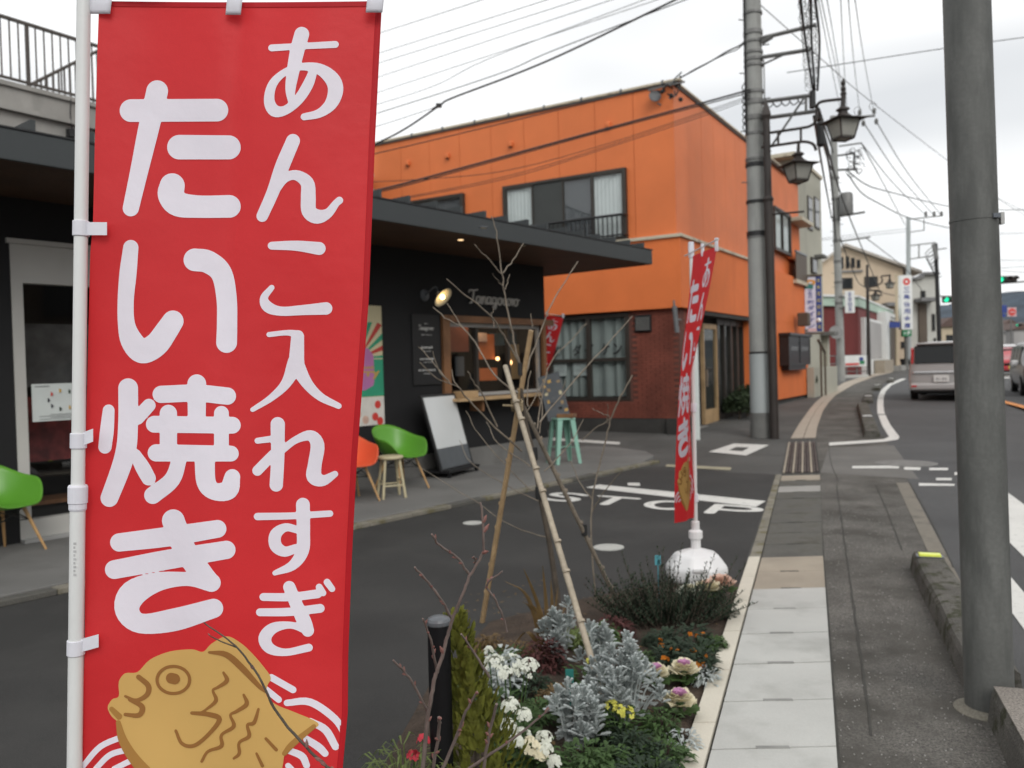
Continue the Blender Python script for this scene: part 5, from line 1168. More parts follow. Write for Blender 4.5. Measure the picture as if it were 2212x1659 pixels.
for q in ([(1892, 261, 41.8), (1960, 372, 52), (2034, 466, 65.5)], [(1865, 264, 41.8), (1940, 376, 52), (2018, 466, 65.5)], [(1860, 308, 41.8), (1930, 396, 52), (2001, 466, 65.5)], [(1860, 308, 41.8), (1910, 400, 52), (1955, 486, 65.5)]):
    wire(q, .025, ('rightmost', 'second from the right', 'third from the right', 'leftmost')[WI[1]]+' power line between the two distant poles', 'power lines between distant poles', 'line_grey'); WI[1] += 1
    mb = MB()
    for t in (.18, .3, .42, .55):
        p = P(q[0][0]+(q[2][0]-q[0][0])*t, q[0][1]+(q[2][1]-q[0][1])*t+2*(q[1][1]-(q[0][1]+q[2][1])/2)*2*t*(1-t), q[0][2]+(q[2][2]-q[0][2])*t)
wire([(1832, 377, 41.8), (1862, 417, 46), (1900, 440, 52), (1962, 470, 62), (2054, 493, 70), (2120, 500, 75)], .035, 'thick sagging cable running right to the pale pole', None)
wire([(1832, 370, 41.8), (1870, 398, 46), (1915, 413, 52), (2052, 446, 70), (2155, 453, 74), (2240, 452, 78)], .035, 'long sagging cable passing behind the near steel post', None)
wire([(1700, 157, 17), (1783, 144, 17), (2050, 103, 17), (2240, 77, 17)], .009, 'thin span wire crossing the sky to the right edge', None)
wire([(1642, 10, 17), (1783, 135, 20), (1876, 215, 24), (2051, 350, 32), (2160, 432, 38), (2240, 480, 42)], .010, 'thin diagonal stay wire descending to the right', None, 'line_grey')
wire([(1768, 250, 16.5), (1820, 430, 34), (1866, 545, 48), (1905, 640, 60)], .03, 'left cable swooping down in front of the beige house', 'cables before the beige house')
wire([(1800, 470, 41.5), (1842, 585, 50), (1872, 622, 56), (1960, 645, 64)], .03, 'middle cable swooping down in front of the beige house', 'cables before the beige house')
wire([(1872, 515, 42), (1905, 540, 50), (1960, 585, 62), (2000, 640, 68)], .025, 'right cable swooping down in front of the beige house', 'cables before the beige house')
RG = 'faint wires at the right edge'
for a, b in (((2150, 505), (2240, 503)), ((2150, 580), (2240, 574)), ((2150, 585), (2240, 590)), ((2150, 562), (2240, 563)), ((2150, 425), (2240, 470))): wire([(*a, 80), (*b, 80)], .02, {505: 'second highest', 580: 'fourth highest', 585: 'lowest', 562: 'third highest', 425: 'highest'}[a[1]]+' faint wire crossing the sky right of the near steel post', RG, 'line_grey')
for a, b in (((1776, 515), (1960, 494)), ((1776, 519), (1960, 500))): wire([(*a, 60), (*b, 66)], .016, ('upper' if a[1] == 515 else 'lower')+' faint level wire above the beige house', 'wires above the beige house', 'line_grey')
# ---- lanterns
def lantern(parent, c, s, rz, D):
    "c: underside centre of the roof, s: roof half width"
    R = Matrix.Rotation(rz, 3, 'Z'); f = lambda x, y, z: Vector(c)+R @ Vector((x*s, y*s, z*s)); H = 1.15
    t, b = .72, .46
    rings = [(1.06, 0.0), (1.08, .05), (.50, .20), (.34, .34), (.22, .50), (.20, .62), (.30, .70), (.30, .80), (.12, .95), (.05, 1.0)]
    q = [f(a*r, e*r, z) for r, z in rings for a, e in ((-1, -1), (1, -1), (1, 1), (-1, 1))]
    m = MB(); m.v = q
    for i in range(len(rings)-1):
        for k in range(4): m.f.append((i*4+k, i*4+(k+1) % 4, i*4+4+(k+1) % 4, i*4+4+k))
    m.f.append((3, 2, 1, 0)); roof = m.build('lantern_roof', 'dark_brown_metal', parent)
    cs = [(-1, -1), (1, -1), (1, 1), (-1, 1)]
    fr = MB()
    for a, e in cs: fr.tube([f(a*t, e*t, 0), f(a*b, e*b, -H)], .05*s, 4)
    for k in range(4):
        (a, e), (a2, e2) = cs[k], cs[(k+1) % 4]
        fr.tube([f(a*b, e*b, -H), f(a2*b, e2*b, -H)], .055*s, 4); fr.tube([f(a*b*1.04, e*b*1.04, -H*.9), f(a2*b*1.04, e2*b*1.04, -H*.9)], .03*s, 4)
    fr.build('lantern_frame', 'dark_brown_metal', roof)
    for k in range(4):
        (a, e), (a2, e2) = cs[k], cs[(k+1) % 4]
        MB().add([f(a*t*.97, e*t*.97, -.02), f(a2*t*.97, e2*t*.97, -.02), f(a2*b*.97, e2*b*.97, -H+.02), f(a*b*.97, e*b*.97, -H+.02)], [(0, 1, 2, 3)]).build('lantern_pane', 'frosted_lantern', roof)
    MB().add([f(a*b*.95, e*b*.95, -H+.02) for a, e in cs], [(0, 1, 2, 3)]).build('lantern_bottom', 'frosted_lantern', roof)
    return f
bl = G(1673, 948); DL = bl.y; tl_ = P(1655, 250, DL)
lampo = thing('street_lamp', 'dark brown street lamp with two square lanterns beside the concrete pole', 'street lamp', bl, 'double lantern street lamps')
pm_ = on(bl, tl_, 430); MB().tube([bl, pm_], [.090, .086], 16).build('post', 'dark_brown_metal', lampo, smooth=True); MB().tube([pm_, tl_], [.072, .068], 14).build('upper_post', 'dark_brown_metal', lampo, smooth=True)
MB().lathe([(.075, -.1), (.125, 0), (.11, .06), (.02, .30), (.004, .34)], tl_, 4, ph=.5).build('finial', 'dark_brown_metal', lampo); MB().lathe([(.092, -.05), (.105, .0), (.072, .06)], pm_, 14).build('collar', 'dark_brown_metal', lampo)
Dq = DL-.45
def bar(pts, r=.028): MB().tube(smooth([P(*p) for p in pts], 6) if len(pts) > 2 else [P(*p) for p in pts], r, 8).build('arm', 'dark_brown_metal', lampo, smooth=True)
bar([(1646, 289, DL), (1662, 287, DL), (1735, 276, Dq), (1752, 271, Dq-.1), (1762, 262, Dq-.2), (1764, 240, Dq-.2), (1766, 226, Dq-.25), (1778, 219, Dq-.4), (1818, 214, Dq-.7)])
bar([(1646, 318, DL), (1662, 316, DL), (1725, 307, Dq), (1745, 307, Dq-.05), (1758, 313, Dq-.1), (1763, 325, Dq-.1)])
bar([(1730, 277, Dq), (1730, 307, Dq)], .024); bar([(1681, 285, DL-.2), (1681, 313, DL-.2)], .024); bar([(1665, 463, DL), (1737, 457, Dq)], .02); bar([(1725, 309, Dq), (1725, 332, Dq)], .03); bar([(1822, 228, Dq-.7), (1822, 200, Dq-.7)], .04)
c = P(1724, 357, Dq); f = lantern(lampo, c, 30.5*Dq/FV, .25, Dq); MB().tube([f(0, 0, .9), P(1725, 308, Dq)], .028, 8).build('hanger', 'dark_brown_metal', lampo)
Du = Dq-.7; c = P(1821, 262, Du); f = lantern(lampo, c, 33.5*Du/FV, .25, Du); MB().tube([f(0, 0, .9), P(1822, 205, Du)], .045, 8).build('hanger', 'dark_brown_metal', lampo)
MB().lathe([(.045, 0), (.06, .03), (.03, .07), (.05, .12), (.02, .17), (.045, .22), (.004, .32)], P(1822, 206, Du), 10).build('finial', 'dark_brown_metal', lampo)
# the same kind of lamp far away
bq = P(1877, 809, 49.0); bq.z = zt(49); tq = P(1873, 572, 49)
l2 = thing('street_lamp', 'distant double lantern street lamp in front of the red building', 'street lamp', bq, 'double lantern street lamps')
MB().tube([bq, tq], [.13, .07], 10).build('post', 'dark_brown_metal', l2, smooth=True)
for q in ([(1876, 622, 49), (1900, 614, 48.8), (1906, 605, 48.7), (1904, 597, 48.7), (1920, 595, 48.6)], [(1876, 628, 49), (1893, 627, 48.8), (1905, 630, 48.8)]): MB().tube(smooth([P(*p) for p in q], 5), .045, 6).build('arm', 'dark_brown_metal', l2)
for x, y, s in ((1922, 612, 9.2), (1891, 638, 9.6)):
    f = lantern(l2, P(x, y, 48.7), s*48.7/FV, .3, 48.7); MB().tube([f(0, 0, .9), P(x, y-19 if x > 1900 else y-11, 48.7)], .05, 6).build('hanger', 'dark_brown_metal', l2)
# near steel post
bp_ = G(2138, 1535); tp_ = P(2088, 0, bp_.y+.02); tp_ = bp_+(tp_-bp_)*1.5
npst = thing('steel_post', 'thick galvanised steel post standing between the kerb blocks', 'post', bp_)
MB().tube([bp_+(tp_-bp_)*(k/20) for k in range(21)], [.097-.006*k/20 for k in range(21)], 40).build('shaft', 'galvanised', npst, smooth=True)
MB().lathe([(.15, 0), (.135, .008), (.112, .018), (.098, .024)], bp_, 40).build('base_mortar', 'kerb_old', npst, smooth=True)
p = on(bp_, tp_, 476); d = (tp_-bp_).normalized(); bd = MB().tube([p-d*.005, p+d*.005], .0965, 40).build('strap', 'galvanised', npst)
MB().box(p+Vector((.045, -.088, .004)), (.03, .018, .018)).build('strap_buckle', 'galvanised_blue', bd); MB().box(p+Vector((.10, -.03, .0)), (.016, .03, .05)).build('strap_clip', 'aluminium', bd)
# ================================================================= SIGNS
def glyph(mb, o, ex, ey, s, rnd):
    for k in range(3): y = (k-1)*.32+rnd.uniform(-.05, .05); a = rnd.uniform(.25, .48); c = o+ey*(y*s); mb.add([c-ex*(a*s)-ey*(.045*s), c+ex*(a*s)-ey*(.045*s), c+ex*(a*s)+ey*(.045*s), c-ex*(a*s)+ey*(.045*s)], [(0, 1, 2, 3)])
    n_ = ex.cross(ey)*.0015
    for x in (rnd.uniform(-.3, -.1), rnd.uniform(.1, .3)): c = o+ex*(x*s)+n_; mb.add([c-ex*(.045*s)-ey*(.46*s), c+ex*(.045*s)-ey*(.46*s), c+ex*(.045*s)+ey*(.46*s), c-ex*(.045*s)+ey*(.46*s)], [(0, 1, 2, 3)])
rnd = random.Random(2)
def vsign(parent, name, x0, x1, y0, y1, D, mat, th=.18, x0b=None):
    a, b = P(x0, y1, D), P(x1, y0, D); zb = a.z; ztp = b.z
    o = MB().box(((a.x+b.x)/2, D+th/2, (zb+ztp)/2), (b.x-a.x, th, ztp-zb)).build(name, mat, parent, bevel=.01); return o, a, b
# blade sign of the orange building
Ds = 27.9; a = P(1740, 717, Ds); bs = thing('blade_sign', 'vertical white and blue blade sign with an orange emblem past the orange wall', 'sign', (a.x, Ds, a.z))
pw, a, b = vsign(bs, 'white_panel', 1740, 1763, 598, 718, Ds, 'sign_lilac', .22); pb_, c, d = vsign(bs, 'blue_panel', 1763.2, 1774, 597, 716, Ds, 'sign_blue', .20)
MB().box(((a.x+d.x)/2, Ds+.1, b.z+.05), (d.x-a.x+.06, .26, .06)).build('cap', 'brown_panel', bs); MB().box(((a.x+d.x)/2, Ds+.1, a.z-.04), (d.x-a.x+.06, .26, .06)).build('foot', 'brown_panel', bs)
X = Vector((1, 0, 0)); Z = Vector((0, 0, 1)); w_ = b.x-a.x; h_ = b.z-a.z
I = Ink(-1.1, -1.1, 1.1, 1.1, .06); I.stroke([(-.7, .45, .5), (.0, .6, .5), (.7, .35, .55), (.55, -.25, .5), (.0, -.35, .45)]); I.stroke([(-.7, .45, .5), (-.6, .0, .45)]); V, F = I.mesh()
MB().add([Vector((a.x+w_*.5+x*w_*.42, Ds-.006, b.z-h_*.11+y*h_*.075)) for x, y in V], F).build('emblem', 'sign_orange', pw); MB().add([Vector((a.x+w_*.34+x*.16, Ds-.008, b.z-h_*.165+y*.10)) for x, y in ((-1, -.7), (.9, -1), (1, .6), (-.8, .9))], [(0, 1, 2, 3)]).build('emblem_leaf', 'tag_teal', pw)
mb = MB()
for k in range(2): glyph(mb, Vector((a.x+w_*.45, Ds-.006, b.z-h_*(.27+.075*k))), X, Z, w_*.42, rnd)
text_on(mb, '㈱', (a.x+w_*.47, Ds-.006, b.z-h_*.455), X, Z, w=w_*.56, h=h_*.085, bold=.01)
for k, ch in enumerate('ダイケン'): text_on(mb, ch, (a.x+w_*.5, Ds-.006, b.z-h_*(.56+.107*k)), X, Z, w=w_*.58, h=h_*.09, bold=.03)
mb.build('lettering', 'ink_blue', pw); mb = MB()
for k in range(8): glyph(mb, Vector(((c.x+d.x)/2, Ds-.006, d.z-h_*(.07+.12*k))), X, Z, (d.x-c.x)*.62, rnd)
mb.build('lettering', 'sign_yellow', pb_); MB().box((a.x+w_*.55, Ds-.004, a.z+h_*.04), (w_*.8, .006, h_*.055)).build('pink_strip', 'sign_pink', pw)
arm(bs, P(1735, 600, Ds), P(1745, 600, Ds), .04); arm(bs, P(1735, 712, Ds), P(1745, 714, Ds), .04)
# red-brown flag-like bracket light below it
p = B_.pt(B_.uv(1738, 690, .3)[0], 0, B_.uv(1738, 690, .3)[1]); wl2 = thing('bracket_light', 'brown box lamp on the end of the orange wall under the blade sign', 'light', p)
MB().box(p+B_.n*.28, (.36, .34, .42), B_.rz).build('housing', 'brown_panel', wl2, bevel=.03); MB().ball(p+B_.n*.50+Vector((.2, -.1, -.05)), .08).build('lens', 'reflector_white', wl2)
# bank sign
Dk = 62.0; a = P(1948, 725, Dk); bk_ = thing('bank_sign', 'tall white sign with blue characters and a red ring on a slim post', 'sign', (plan(1960, Dk).x, Dk, zt(Dk)))
pw, a, b = vsign(bk_, 'panel', 1948, 1970, 594, 712, Dk, 'sign_white', .5); w_ = b.x-a.x; h_ = b.z-a.z; xc = (a.x+b.x)/2
ring = MB(); N = 24
for k in range(N):
    a0, a1 = 2*math.pi*k/N, 2*math.pi*(k+1)/N; q = lambda r, t: Vector((xc+r*w_*math.cos(t), Dk-.008, b.z-h_*.12+r*w_*math.sin(t)*1.0)); ring.add([q(.12, a0), q(.32, a0), q(.32, a1), q(.12, a1)], [(0, 1, 2, 3)])
ring.build('logo_ring', 'sign_red', pw); mb = MB()
for k, ch in enumerate('三島信用金庫'): text_on(mb, ch, (xc, Dk-.008, b.z-h_*(.27+.132*k)), X, Z, w=w_*.56, h=h_*.10, bold=.02)
mb.build('lettering', 'ink_blue', pw)
gpn, a2, b2 = vsign(bk_, 'parking_panel', 1950, 1969, 712.5, 727, Dk, 'sign_green', .3); mb = MB(); text_on(mb, 'P', ((a2.x+b2.x)/2+.13, Dk-.008, (a2.z+b2.z)/2), X, Z, h=.30, bold=.03); mb.build('lettering', 'sign_white', gpn); MB().add([Vector(((a2.x+b2.x)/2+x, Dk-.008, (a2.z+b2.z)/2+z)) for x, z in ((-.25, -.04), (-.08, -.04), (-.08, .04), (-.25, .04))], [(0, 1, 2, 3)]).build('arrow_mark', 'sign_white', gpn)
MB().tube([Vector((xc, Dk+.25, zt(Dk))), Vector((xc, Dk+.25, a2.z))], .14, 8).build('post', 'pole_dark', bk_)
# cream flag pole, blue board, small white pole sign, site banner
p = P(1937, 800, 60); q = P(1937, 596, 60); fp = thing('cream_post', 'slender cream post in front of the beige house', 'post', (p.x, 60, zt(60))); MB().tube([Vector((p.x, 60, zt(60))), q], .11, 8).build('shaft', 'far_cream', fp); MB().tube([q, q+Vector((0, 0, .12))], .14, 8).build('cap', 'far_cream', fp)
p = P(1925, 800, 58); sb_ = thing('blue_sign', 'small blue rectangular board beside the red building', 'sign', (p.x, 58, zt(58))); a, b = P(1921, 708, 58), P(1944, 695, 58); MB().box(((a.x+b.x)/2, 58, (a.z+b.z)/2), (b.x-a.x, .06, b.z-a.z)).build('board', 'sign_blue', sb_); MB().tube([Vector((p.x, 58.05, zt(58))), Vector((p.x, 58.05, b.z))], .05, 6).build('post', 'arm_steel', sb_)
ps = thing('pole_sign', 'small white vertical plate hung on the distant utility pole', 'sign', P(1835, 675, 41.6)); pw, a, b = vsign(ps, 'plate', 1826, 1846, 628, 676, 41.6, 'sign_white', .06); mb = MB()
for k in range(4): glyph(mb, Vector(((a.x+b.x)/2, 41.592, b.z-(b.z-a.z)*(.16+.22*k))), X, Z, (b.x-a.x)*.5, rnd)
mb.build('lettering', 'ink_blue', pw); arm(ps, P(1812, 640, 41.8), P(1828, 640, 41.65), .03); arm(ps, P(1813, 665, 41.8), P(1828, 665, 41.65), .03)
md = P(1806, 718, 41.7); MB().lathe([(.34, -.02), (.34, .02)], md, 18, Matrix.Rotation(1.35, 3, 'X')).build('round_plate', 'arm_steel', ps)
Dn = 47.0; a, b = P(1825, 792, Dn), P(1872, 767, Dn); fb = thing('site_banner', 'white sheet banner with red print tied to a fence before the red building', 'banner', ((a.x+b.x)/2, Dn, zt(Dn)))
MB().grid(lambda u, v: Vector((a.x+(b.x-a.x)*u, Dn+.03*math.sin(u*9), a.z+(b.z-a.z)*v)), 16, 2).build('sheet', 'sign_white', fb, solid=.01)
MB().grid(lambda u, v: Vector((a.x+(b.x-a.x)*(.03+.6*u), Dn-.04+.03*math.sin((.03+.6*u)*9), a.z+(b.z-a.z)*(.12+.18*v))), 10, 1).build('red_print', 'sign_red', fb); MB().grid(lambda u, v: Vector((a.x+(b.x-a.x)*(.68+.22*u), Dn-.04+.03*math.sin((.68+.22*u)*9), a.z+(b.z-a.z)*(.2+.3*v))), 4, 1).build('green_print', 'sign_green', fb); MB().grid(lambda u, v: Vector((a.x+(b.x-a.x)*(.66+.18*u), Dn-.04+.03*math.sin((.66+.18*u)*9), a.z+(b.z-a.z)*(.52+.3*v))), 4, 1).build('blue_print', 'ink_blue', fb)
fc = MB(); L0 = plan(1785, Dn).x; L1 = plan(1874, Dn).x
for z in (.35, .8, b.z-zt(Dn)): fc.tube([Vector((L0, Dn+.08, zt(Dn)+z)), Vector((L1, Dn+.08, zt(Dn)+z))], .03, 5)
for k in range(5): fc.tube([Vector((L0+(L1-L0)*k/4, Dn+.08, zt(Dn))), Vector((L0+(L1-L0)*k/4, Dn+.08, b.z+.05))], .035, 6)
fc.build('fence', 'arm_steel', fb); a, b = P(1783, 822, 46), P(1824, 822, 46)
for k, (x0, x1) in enumerate(((1783, 1812), (1822, 1862))):
    a, b = G(x0, 818), G(x1, 815); o = MB().box(((a.x+b.x)/2, (a.y+b.y)/2, zt(a.y)+.09), (b.x-a.x, .25, .18)).build('wheel_stop', 'concrete_white', loc=(a.x, a.y, zt(a.y)), bevel=.02); tag(o, ('low white concrete wheel stop left of the distant pole', 'low white concrete wheel stop right of the distant pole')[k], 'wheel stop', 'wheel stops')
# traffic signals
def signal(name, label, gx, gy, D, sp, arm_to, lit, pole=None):
    c = P(gx, gy, D); t = thing('traffic_signal', label, 'traffic signal', c, 'traffic signals over the road')
    R = sp*D/FV; MB().box(c+Vector((R, .12, 0)), (R*3.1, .22, R*1.05)).build('housing', 'signal_dark', t, bevel=.08)
    for k in range(3):
        o = c+Vector((R*k, -.01, 0)); l = MB().lathe([(R*.40, 0), (R*.36, .03), (.01, .05)], o, 14, Matrix.Rotation(math.pi/2, 3, 'X')).build('lens', 'signal_green' if k == 0 else 'signal_dark', t)
        v = MB(); v.grid(lambda u, w: o+Vector((R*.44*math.cos(math.pi*u), -.28*w, R*.44*math.sin(math.pi*u))), 8, 1); v.build('visor', 'signal_dark', l, solid=.01)
    for q in arm_to: MB().tube([P(*p) for p in q], .06, 6).build('mast_arm', 'arm_steel', t)
    return t
signal('a', 'green traffic signal on the dark pole left of the near steel post', 2044, 647, 62, 13, [[(2030, 640, 62.2), (2095, 640, 62.2)]], 0)
signal('b', 'green traffic signal right of the near steel post', 2162, 603.5, 56, 14.2, [[(2160, 612, 56.2), (2260, 605, 56.2)], [(2260, 560, 56.2), (2260, 790, 56.2)]], 0)
signal('c', 'tiny green traffic signal far down the road at the right edge', 2197, 702, 150, 4.5, [[(2196, 698, 150.3), (2230, 698, 150.3)], [(2230, 690, 150.3), (2230, 760, 150.3)]], 0)
# road signs under it
p = P(2168, 780, 75); rs = thing('road_sign', 'blue rectangular road sign on a post right of the near steel post', 'road sign', (p.x, 75, zt(75))); a, b = P(2160.7, 676, 75), P(2175, 659, 75); MB().box(((a.x+b.x)/2, 75, (a.z+b.z)/2), (b.x-a.x, .05, b.z-a.z)).build('plate', 'sign_blue', rs, bevel=.03); MB().box(((a.x+b.x)/2, 75, a.z-.22), ((b.x-a.x)*.55, .05, .3)).build('small_plate', 'sign_blue', rs); MB().tube([Vector((p.x, 75.06, zt(75))), Vector((p.x, 75.06, b.z+.3))], .05, 6).build('post', 'arm_steel', rs)
p = P(2186, 780, 76); rs = thing('road_sign', 'white square board with a round red sign beside the blue sign', 'road sign', (p.x, 76, zt(76))); a, b = P(2176.5, 684, 76), P(2195, 664, 76); q = MB().box(((a.x+b.x)/2, 76, (a.z+b.z)/2), (b.x-a.x, .05, b.z-a.z)).build('board', 'sign_pink', rs); MB().lathe([((b.x-a.x)*.42, -.01), ((b.x-a.x)*.42, .01)], ((a.x+b.x)/2, 75.95, (a.z+b.z)/2), 20, Matrix.Rotation(math.pi/2, 3, 'X')).build('disc', 'sign_red', q); MB().box(((a.x+b.x)/2, 75.92, (a.z+b.z)/2), ((b.x-a.x)*.5, .02, (b.z-a.z)*.12)).build('bar', 'sign_pink', q); MB().tube([Vector((p.x, 76.06, zt(76))), Vector((p.x, 76.06, b.z))], .05, 6).build('post', 'arm_steel', rs)
# ================================================================= VEHICLES
def car(label, loc, az, L, W, H, mat, kind, group=None, name='car', cat='car', plate=('plate_white', None), white_mirror=False):
    "local x forward, y left, origin under the centre"
    t = thing(name, label, cat, loc, group, math.pi/2-math.radians(az))
    z0, zs = .22, .0; van = kind == 'van'
    belt = H*.56 if van else H*.60
    if van: st = [(-.5, .40, .82, .95), (-.492, .30, .95, .97), (-.47, .24, .985, .985), (-.3, .22, 1, 1), (.1, .22, 1, 1), (.22, .22, .99, .99), (.34, .22, .62, .98), (.45, .24, .56, .95), (.49, .30, .50, .86), (.5, .36, .44, .8)]
    else: st = [(-.5, .36, .56, .86), (-.485, .30, .60, .93), (-.44, .24, .64, .97), (-.30, .22, .92, 1), (-.12, .22, 1, 1), (.05, .22, .97, 1), (.20, .22, .66, .99), (.40, .22, .60, .96), (.48, .28, .52, .9), (.5, .34, .46, .82)]
    m = MB(); K = 12
    for fx_, zl, hr, wr_ in st:
        x = fx_*L; zr = H*hr; w = W/2*wr_; zb_ = min(belt, zr-.06); tw_ = .80 if zr > belt+.2 else .96
        half = [(w*.80, zl), (w*.985, zl+.08), (w, (zl+zb_)/2), (w*.985, zb_), (w*((1+tw_)/2), (zb_+zr)/2+.02), (w*tw_, zr-.07), (w*tw_-.10, zr-.005), (0, zr+.02)]
        ring = half[:-1]+[half[-1]]+[(-a, b) for a, b in half[-2::-1]]; K = len(ring)
        for a, b in ring: m.v.append(Vector((x, a, b)))
    for i in range(len(st)-1):
        for k in range(K): m.f.append((i*K+k, (i+1)*K+k, (i+1)*K+(k+1) % K, i*K+(k+1) % K))
    m.f.append(tuple(range(K))); m.f.append(tuple((len(st)-1)*K+k for k in range(K-1, -1, -1)))
    body = m.build('body', mat, t, smooth=True, local=True, sub=2)
    B = lambda nm, c, s, mt, par=t, bev=.02, M_=None: MB().box(c, s, M=M_).build(nm, mt, par, local=True, bevel=bev)
    xr, xf = -L/2, L/2
    # wheels
    for sx in (-.31, .31):
        for sy in (-1, 1):
            c = (sx*L, sy*(W/2-.10), .31); R = Matrix.Rotation(math.pi/2, 3, 'X')
            wh = MB().lathe([(.2, -.10), (.31, -.09), (.31, .09), (.2, .10)], c, 20, R).build('wheel', 'tyre', t, local=True); MB().lathe([(.2, -.104), (.05, -.108), (.05, .108), (.2, .104)], c, 14, R).build('rim', 'rim', wh, local=True)
    B('underside', (0, 0, .28), (L*.9, W*.84, .2), 'under')
    # glass
    if van:
        th = -.10; g = MB().add([Vector((xr+.005, -W*.40, belt-.06)), Vector((xr+.005, W*.40, belt-.06)), Vector((xr+.055, W*.345, H*.915)), Vector((xr+.055, -W*.345, H*.915))], [(3, 2, 1, 0)]); 
        g = MB().box((xr+.004, 0, H*.775), (.055, W*.78, H*.30), M=Matrix.Rotation(.10, 3, 'Y')).build('rear_window', 'car_glass', t, local=True, bevel=.02)
        B('wiper', (xr-.03, .05, H*.645), (.02, W*.36, .018), 'under', g, .004)
        B('spoiler', (xr+.02, 0, H*.962), (.22, W*.74, .05), mat)
        for sy in (-1, 1): B('tail_light', (xr+.035, sy*W*.425, H*.76), (.09, .075, H*.28), 'tail_red', bev=.03)
        B('garnish', (xr-.022, 0, H*.475), (.05, W*.84, .075), 'chrome', bev=.02)
        B('bumper', (xr+.03, 0, .40), (.16, W*.94, .22), mat, bev=.06); B('bumper_lip', (xr+.02, 0, .27), (.10, W*.86, .07), 'under')
        for sy in (-1, 1): B('reflector', (xr-.055, sy*W*.40, .42), (.02, .14, .06), 'tail_red', bev=.01)
        pl_ = B('number_plate', (xr-.05, .0, H*.37), (.02, .40, .20), plate[0], bev=.004)
        mb = MB(); text_on(mb, plate[1] or '--', (xr-.063, 0, H*.362), (0, -1, 0), (0, 0, 1), w=.27, h=.08, bold=.0); mb.build('plate_number', 'line_grey', pl_, local=True)
        B('windscreen', (xf-L*.22, 0, H*.78), (.5, W*.70, .02), 'car_glass', M_=Matrix.Rotation(.95, 3, 'Y'), bev=.004)
        x0, x1 = -.46*L, .24*L
    else:
        B('windscreen', (L*.125, 0, H*.80), (.62, W*.72, .03), 'car_glass', M_=Matrix.Rotation(.60, 3, 'Y'), bev=.006); B('rear_window', (-L*.37, 0, H*.79), (.55, W*.66, .03), 'car_glass', M_=Matrix.Rotation(-.62, 3, 'Y'), bev=.006)
        for sy in (-1, 1): B('headlight', (xf-.06, sy*W*.36, H*.43), (.10, .30, .13), 'reflector_white', bev=.04); B('tail_light', (xr+.05, sy*W*.38, H*.50), (.08, .26, .14), 'tail_red', bev=.03)
        B('grille', (xf-.01, 0, H*.38), (.06, W*.42, .12), 'under', bev=.02); B('front_bumper', (xf-.02, 0, .38), (.14, W*.86, .22), mat, bev=.06); B('number_plate', (xf+.055, 0, .42), (.02, .33, .16), plate[0], bev=.004)
        x0, x1 = -.32*L, .10*L
    for sy in (-1, 1):
        zt_ = H*.90; zb_ = belt+.02; ya = W/2*.965; yb_ = W/2*.86
        n = 3 if van else 2
        for k in range(n):
            a = x0+(x1-x0)*k/n+.04; b = x0+(x1-x0)*(k+1)/n-.04
            m = MB().add([Vector((a, sy*ya, zb_)), Vector((b, sy*ya, zb_)), Vector((b-.05*(k == n-1), sy*yb_, zt_)), Vector((a+.05*(k == 0), sy*yb_, zt_))], [(0, 1, 2, 3)]); m.build('side_window', 'car_glass', t, local=True, solid=.03)
        B('mirror', (x1+.0, sy*(W/2+.10), belt+.06), (.14, .20, .16), mat if not white_mirror else 'car_white', bev=.04)  # some cars have white mirror housings
    return t
def put(x, D, az, L, end):   # end -1: the rear stands at depth D, +1: the front does
    p = plan(x, D); a = math.radians(az); c = p - Vector((math.sin(a), math.cos(a), 0))*(end*L/2); return (c.x, c.y, zt(c.y))
car('silver minivan seen from behind, partly hidden by the steel post', put(2033, 24.2, 31, 4.5, -1), 31, 4.5, 1.78, 1.72, 'car_silver', 'van', 'vehicles on the road', 'minivan', 'van', ('plate_white', '81-84'))
car('grey car at the right edge, cut off by the picture', put(2284, 24.5, 206, 4.5, 1), 206, 4.5, 1.75, 1.68, 'car_grey', 'van', 'vehicles on the road', white_mirror=True)
car('red car behind the grey car, facing the camera', put(2190, 43, 206, 4.3, 1), 208, 4.3, 1.69, 1.5, 'car_red', 'sedan', 'vehicles on the road', plate=('plate_yellow', None))
car('small white car far down the road beyond the red car', put(2182, 70, 206, 4.0, 1), 208, 4.0, 1.65, 1.7, 'car_white', 'van', 'vehicles on the road', white_mirror=True)
# ================================================================= ACROSS THE ROAD, OUTSIDE THE PICTURE BUT MIRRORED IN THE GLASS
def across(label, x0, x1, y0, y1, h, wall, roofm):
    t = thing('roadside_house', label, 'house', ((x0+x1)/2, (y0+y1)/2, 0), 'houses across the road'); MB().box(((x0+x1)/2, (y0+y1)/2, h/2), (x1-x0, y1-y0, h)).build('wall', wall, t)
    m = (y0+y1)/2; MB().prism([Vector((x0-.5, y0-.5, h)), Vector((x0-.5, y1+.5, h)), Vector((x0-.5, m, h+1.8))], (x1-x0+1, 0, 0)).build('roof', roofm, t)
    n = int((y1-y0)/2.4)
    for f in range(2):
        for k in range(n): w = MB().box((x0-.03, y0+(k+.5)*(y1-y0)/n, 1.5+f*2.8), (.08, 1.4, 1.3)).build('window', 'bronze_frame', t); MB().box((x0-.08, y0+(k+.5)*(y1-y0)/n, 1.5+f*2.8), (.02, 1.25, 1.15)).build('pane', 'car_glass', w)
across('brown two-storey house across the road, facing the shop', 17.5, 27, 1, 12, 6.2, 'brown_panel', 'roof_grey'); across('orange-brown house across the road, facing the takeaway window', 18.5, 28, 13.5, 23, 6.0, 'far_cream', 'roof_far'); across('grey house across the road near the camera', 14.5, 24, -14, -1, 6.5, 'house_far', 'roof_grey')
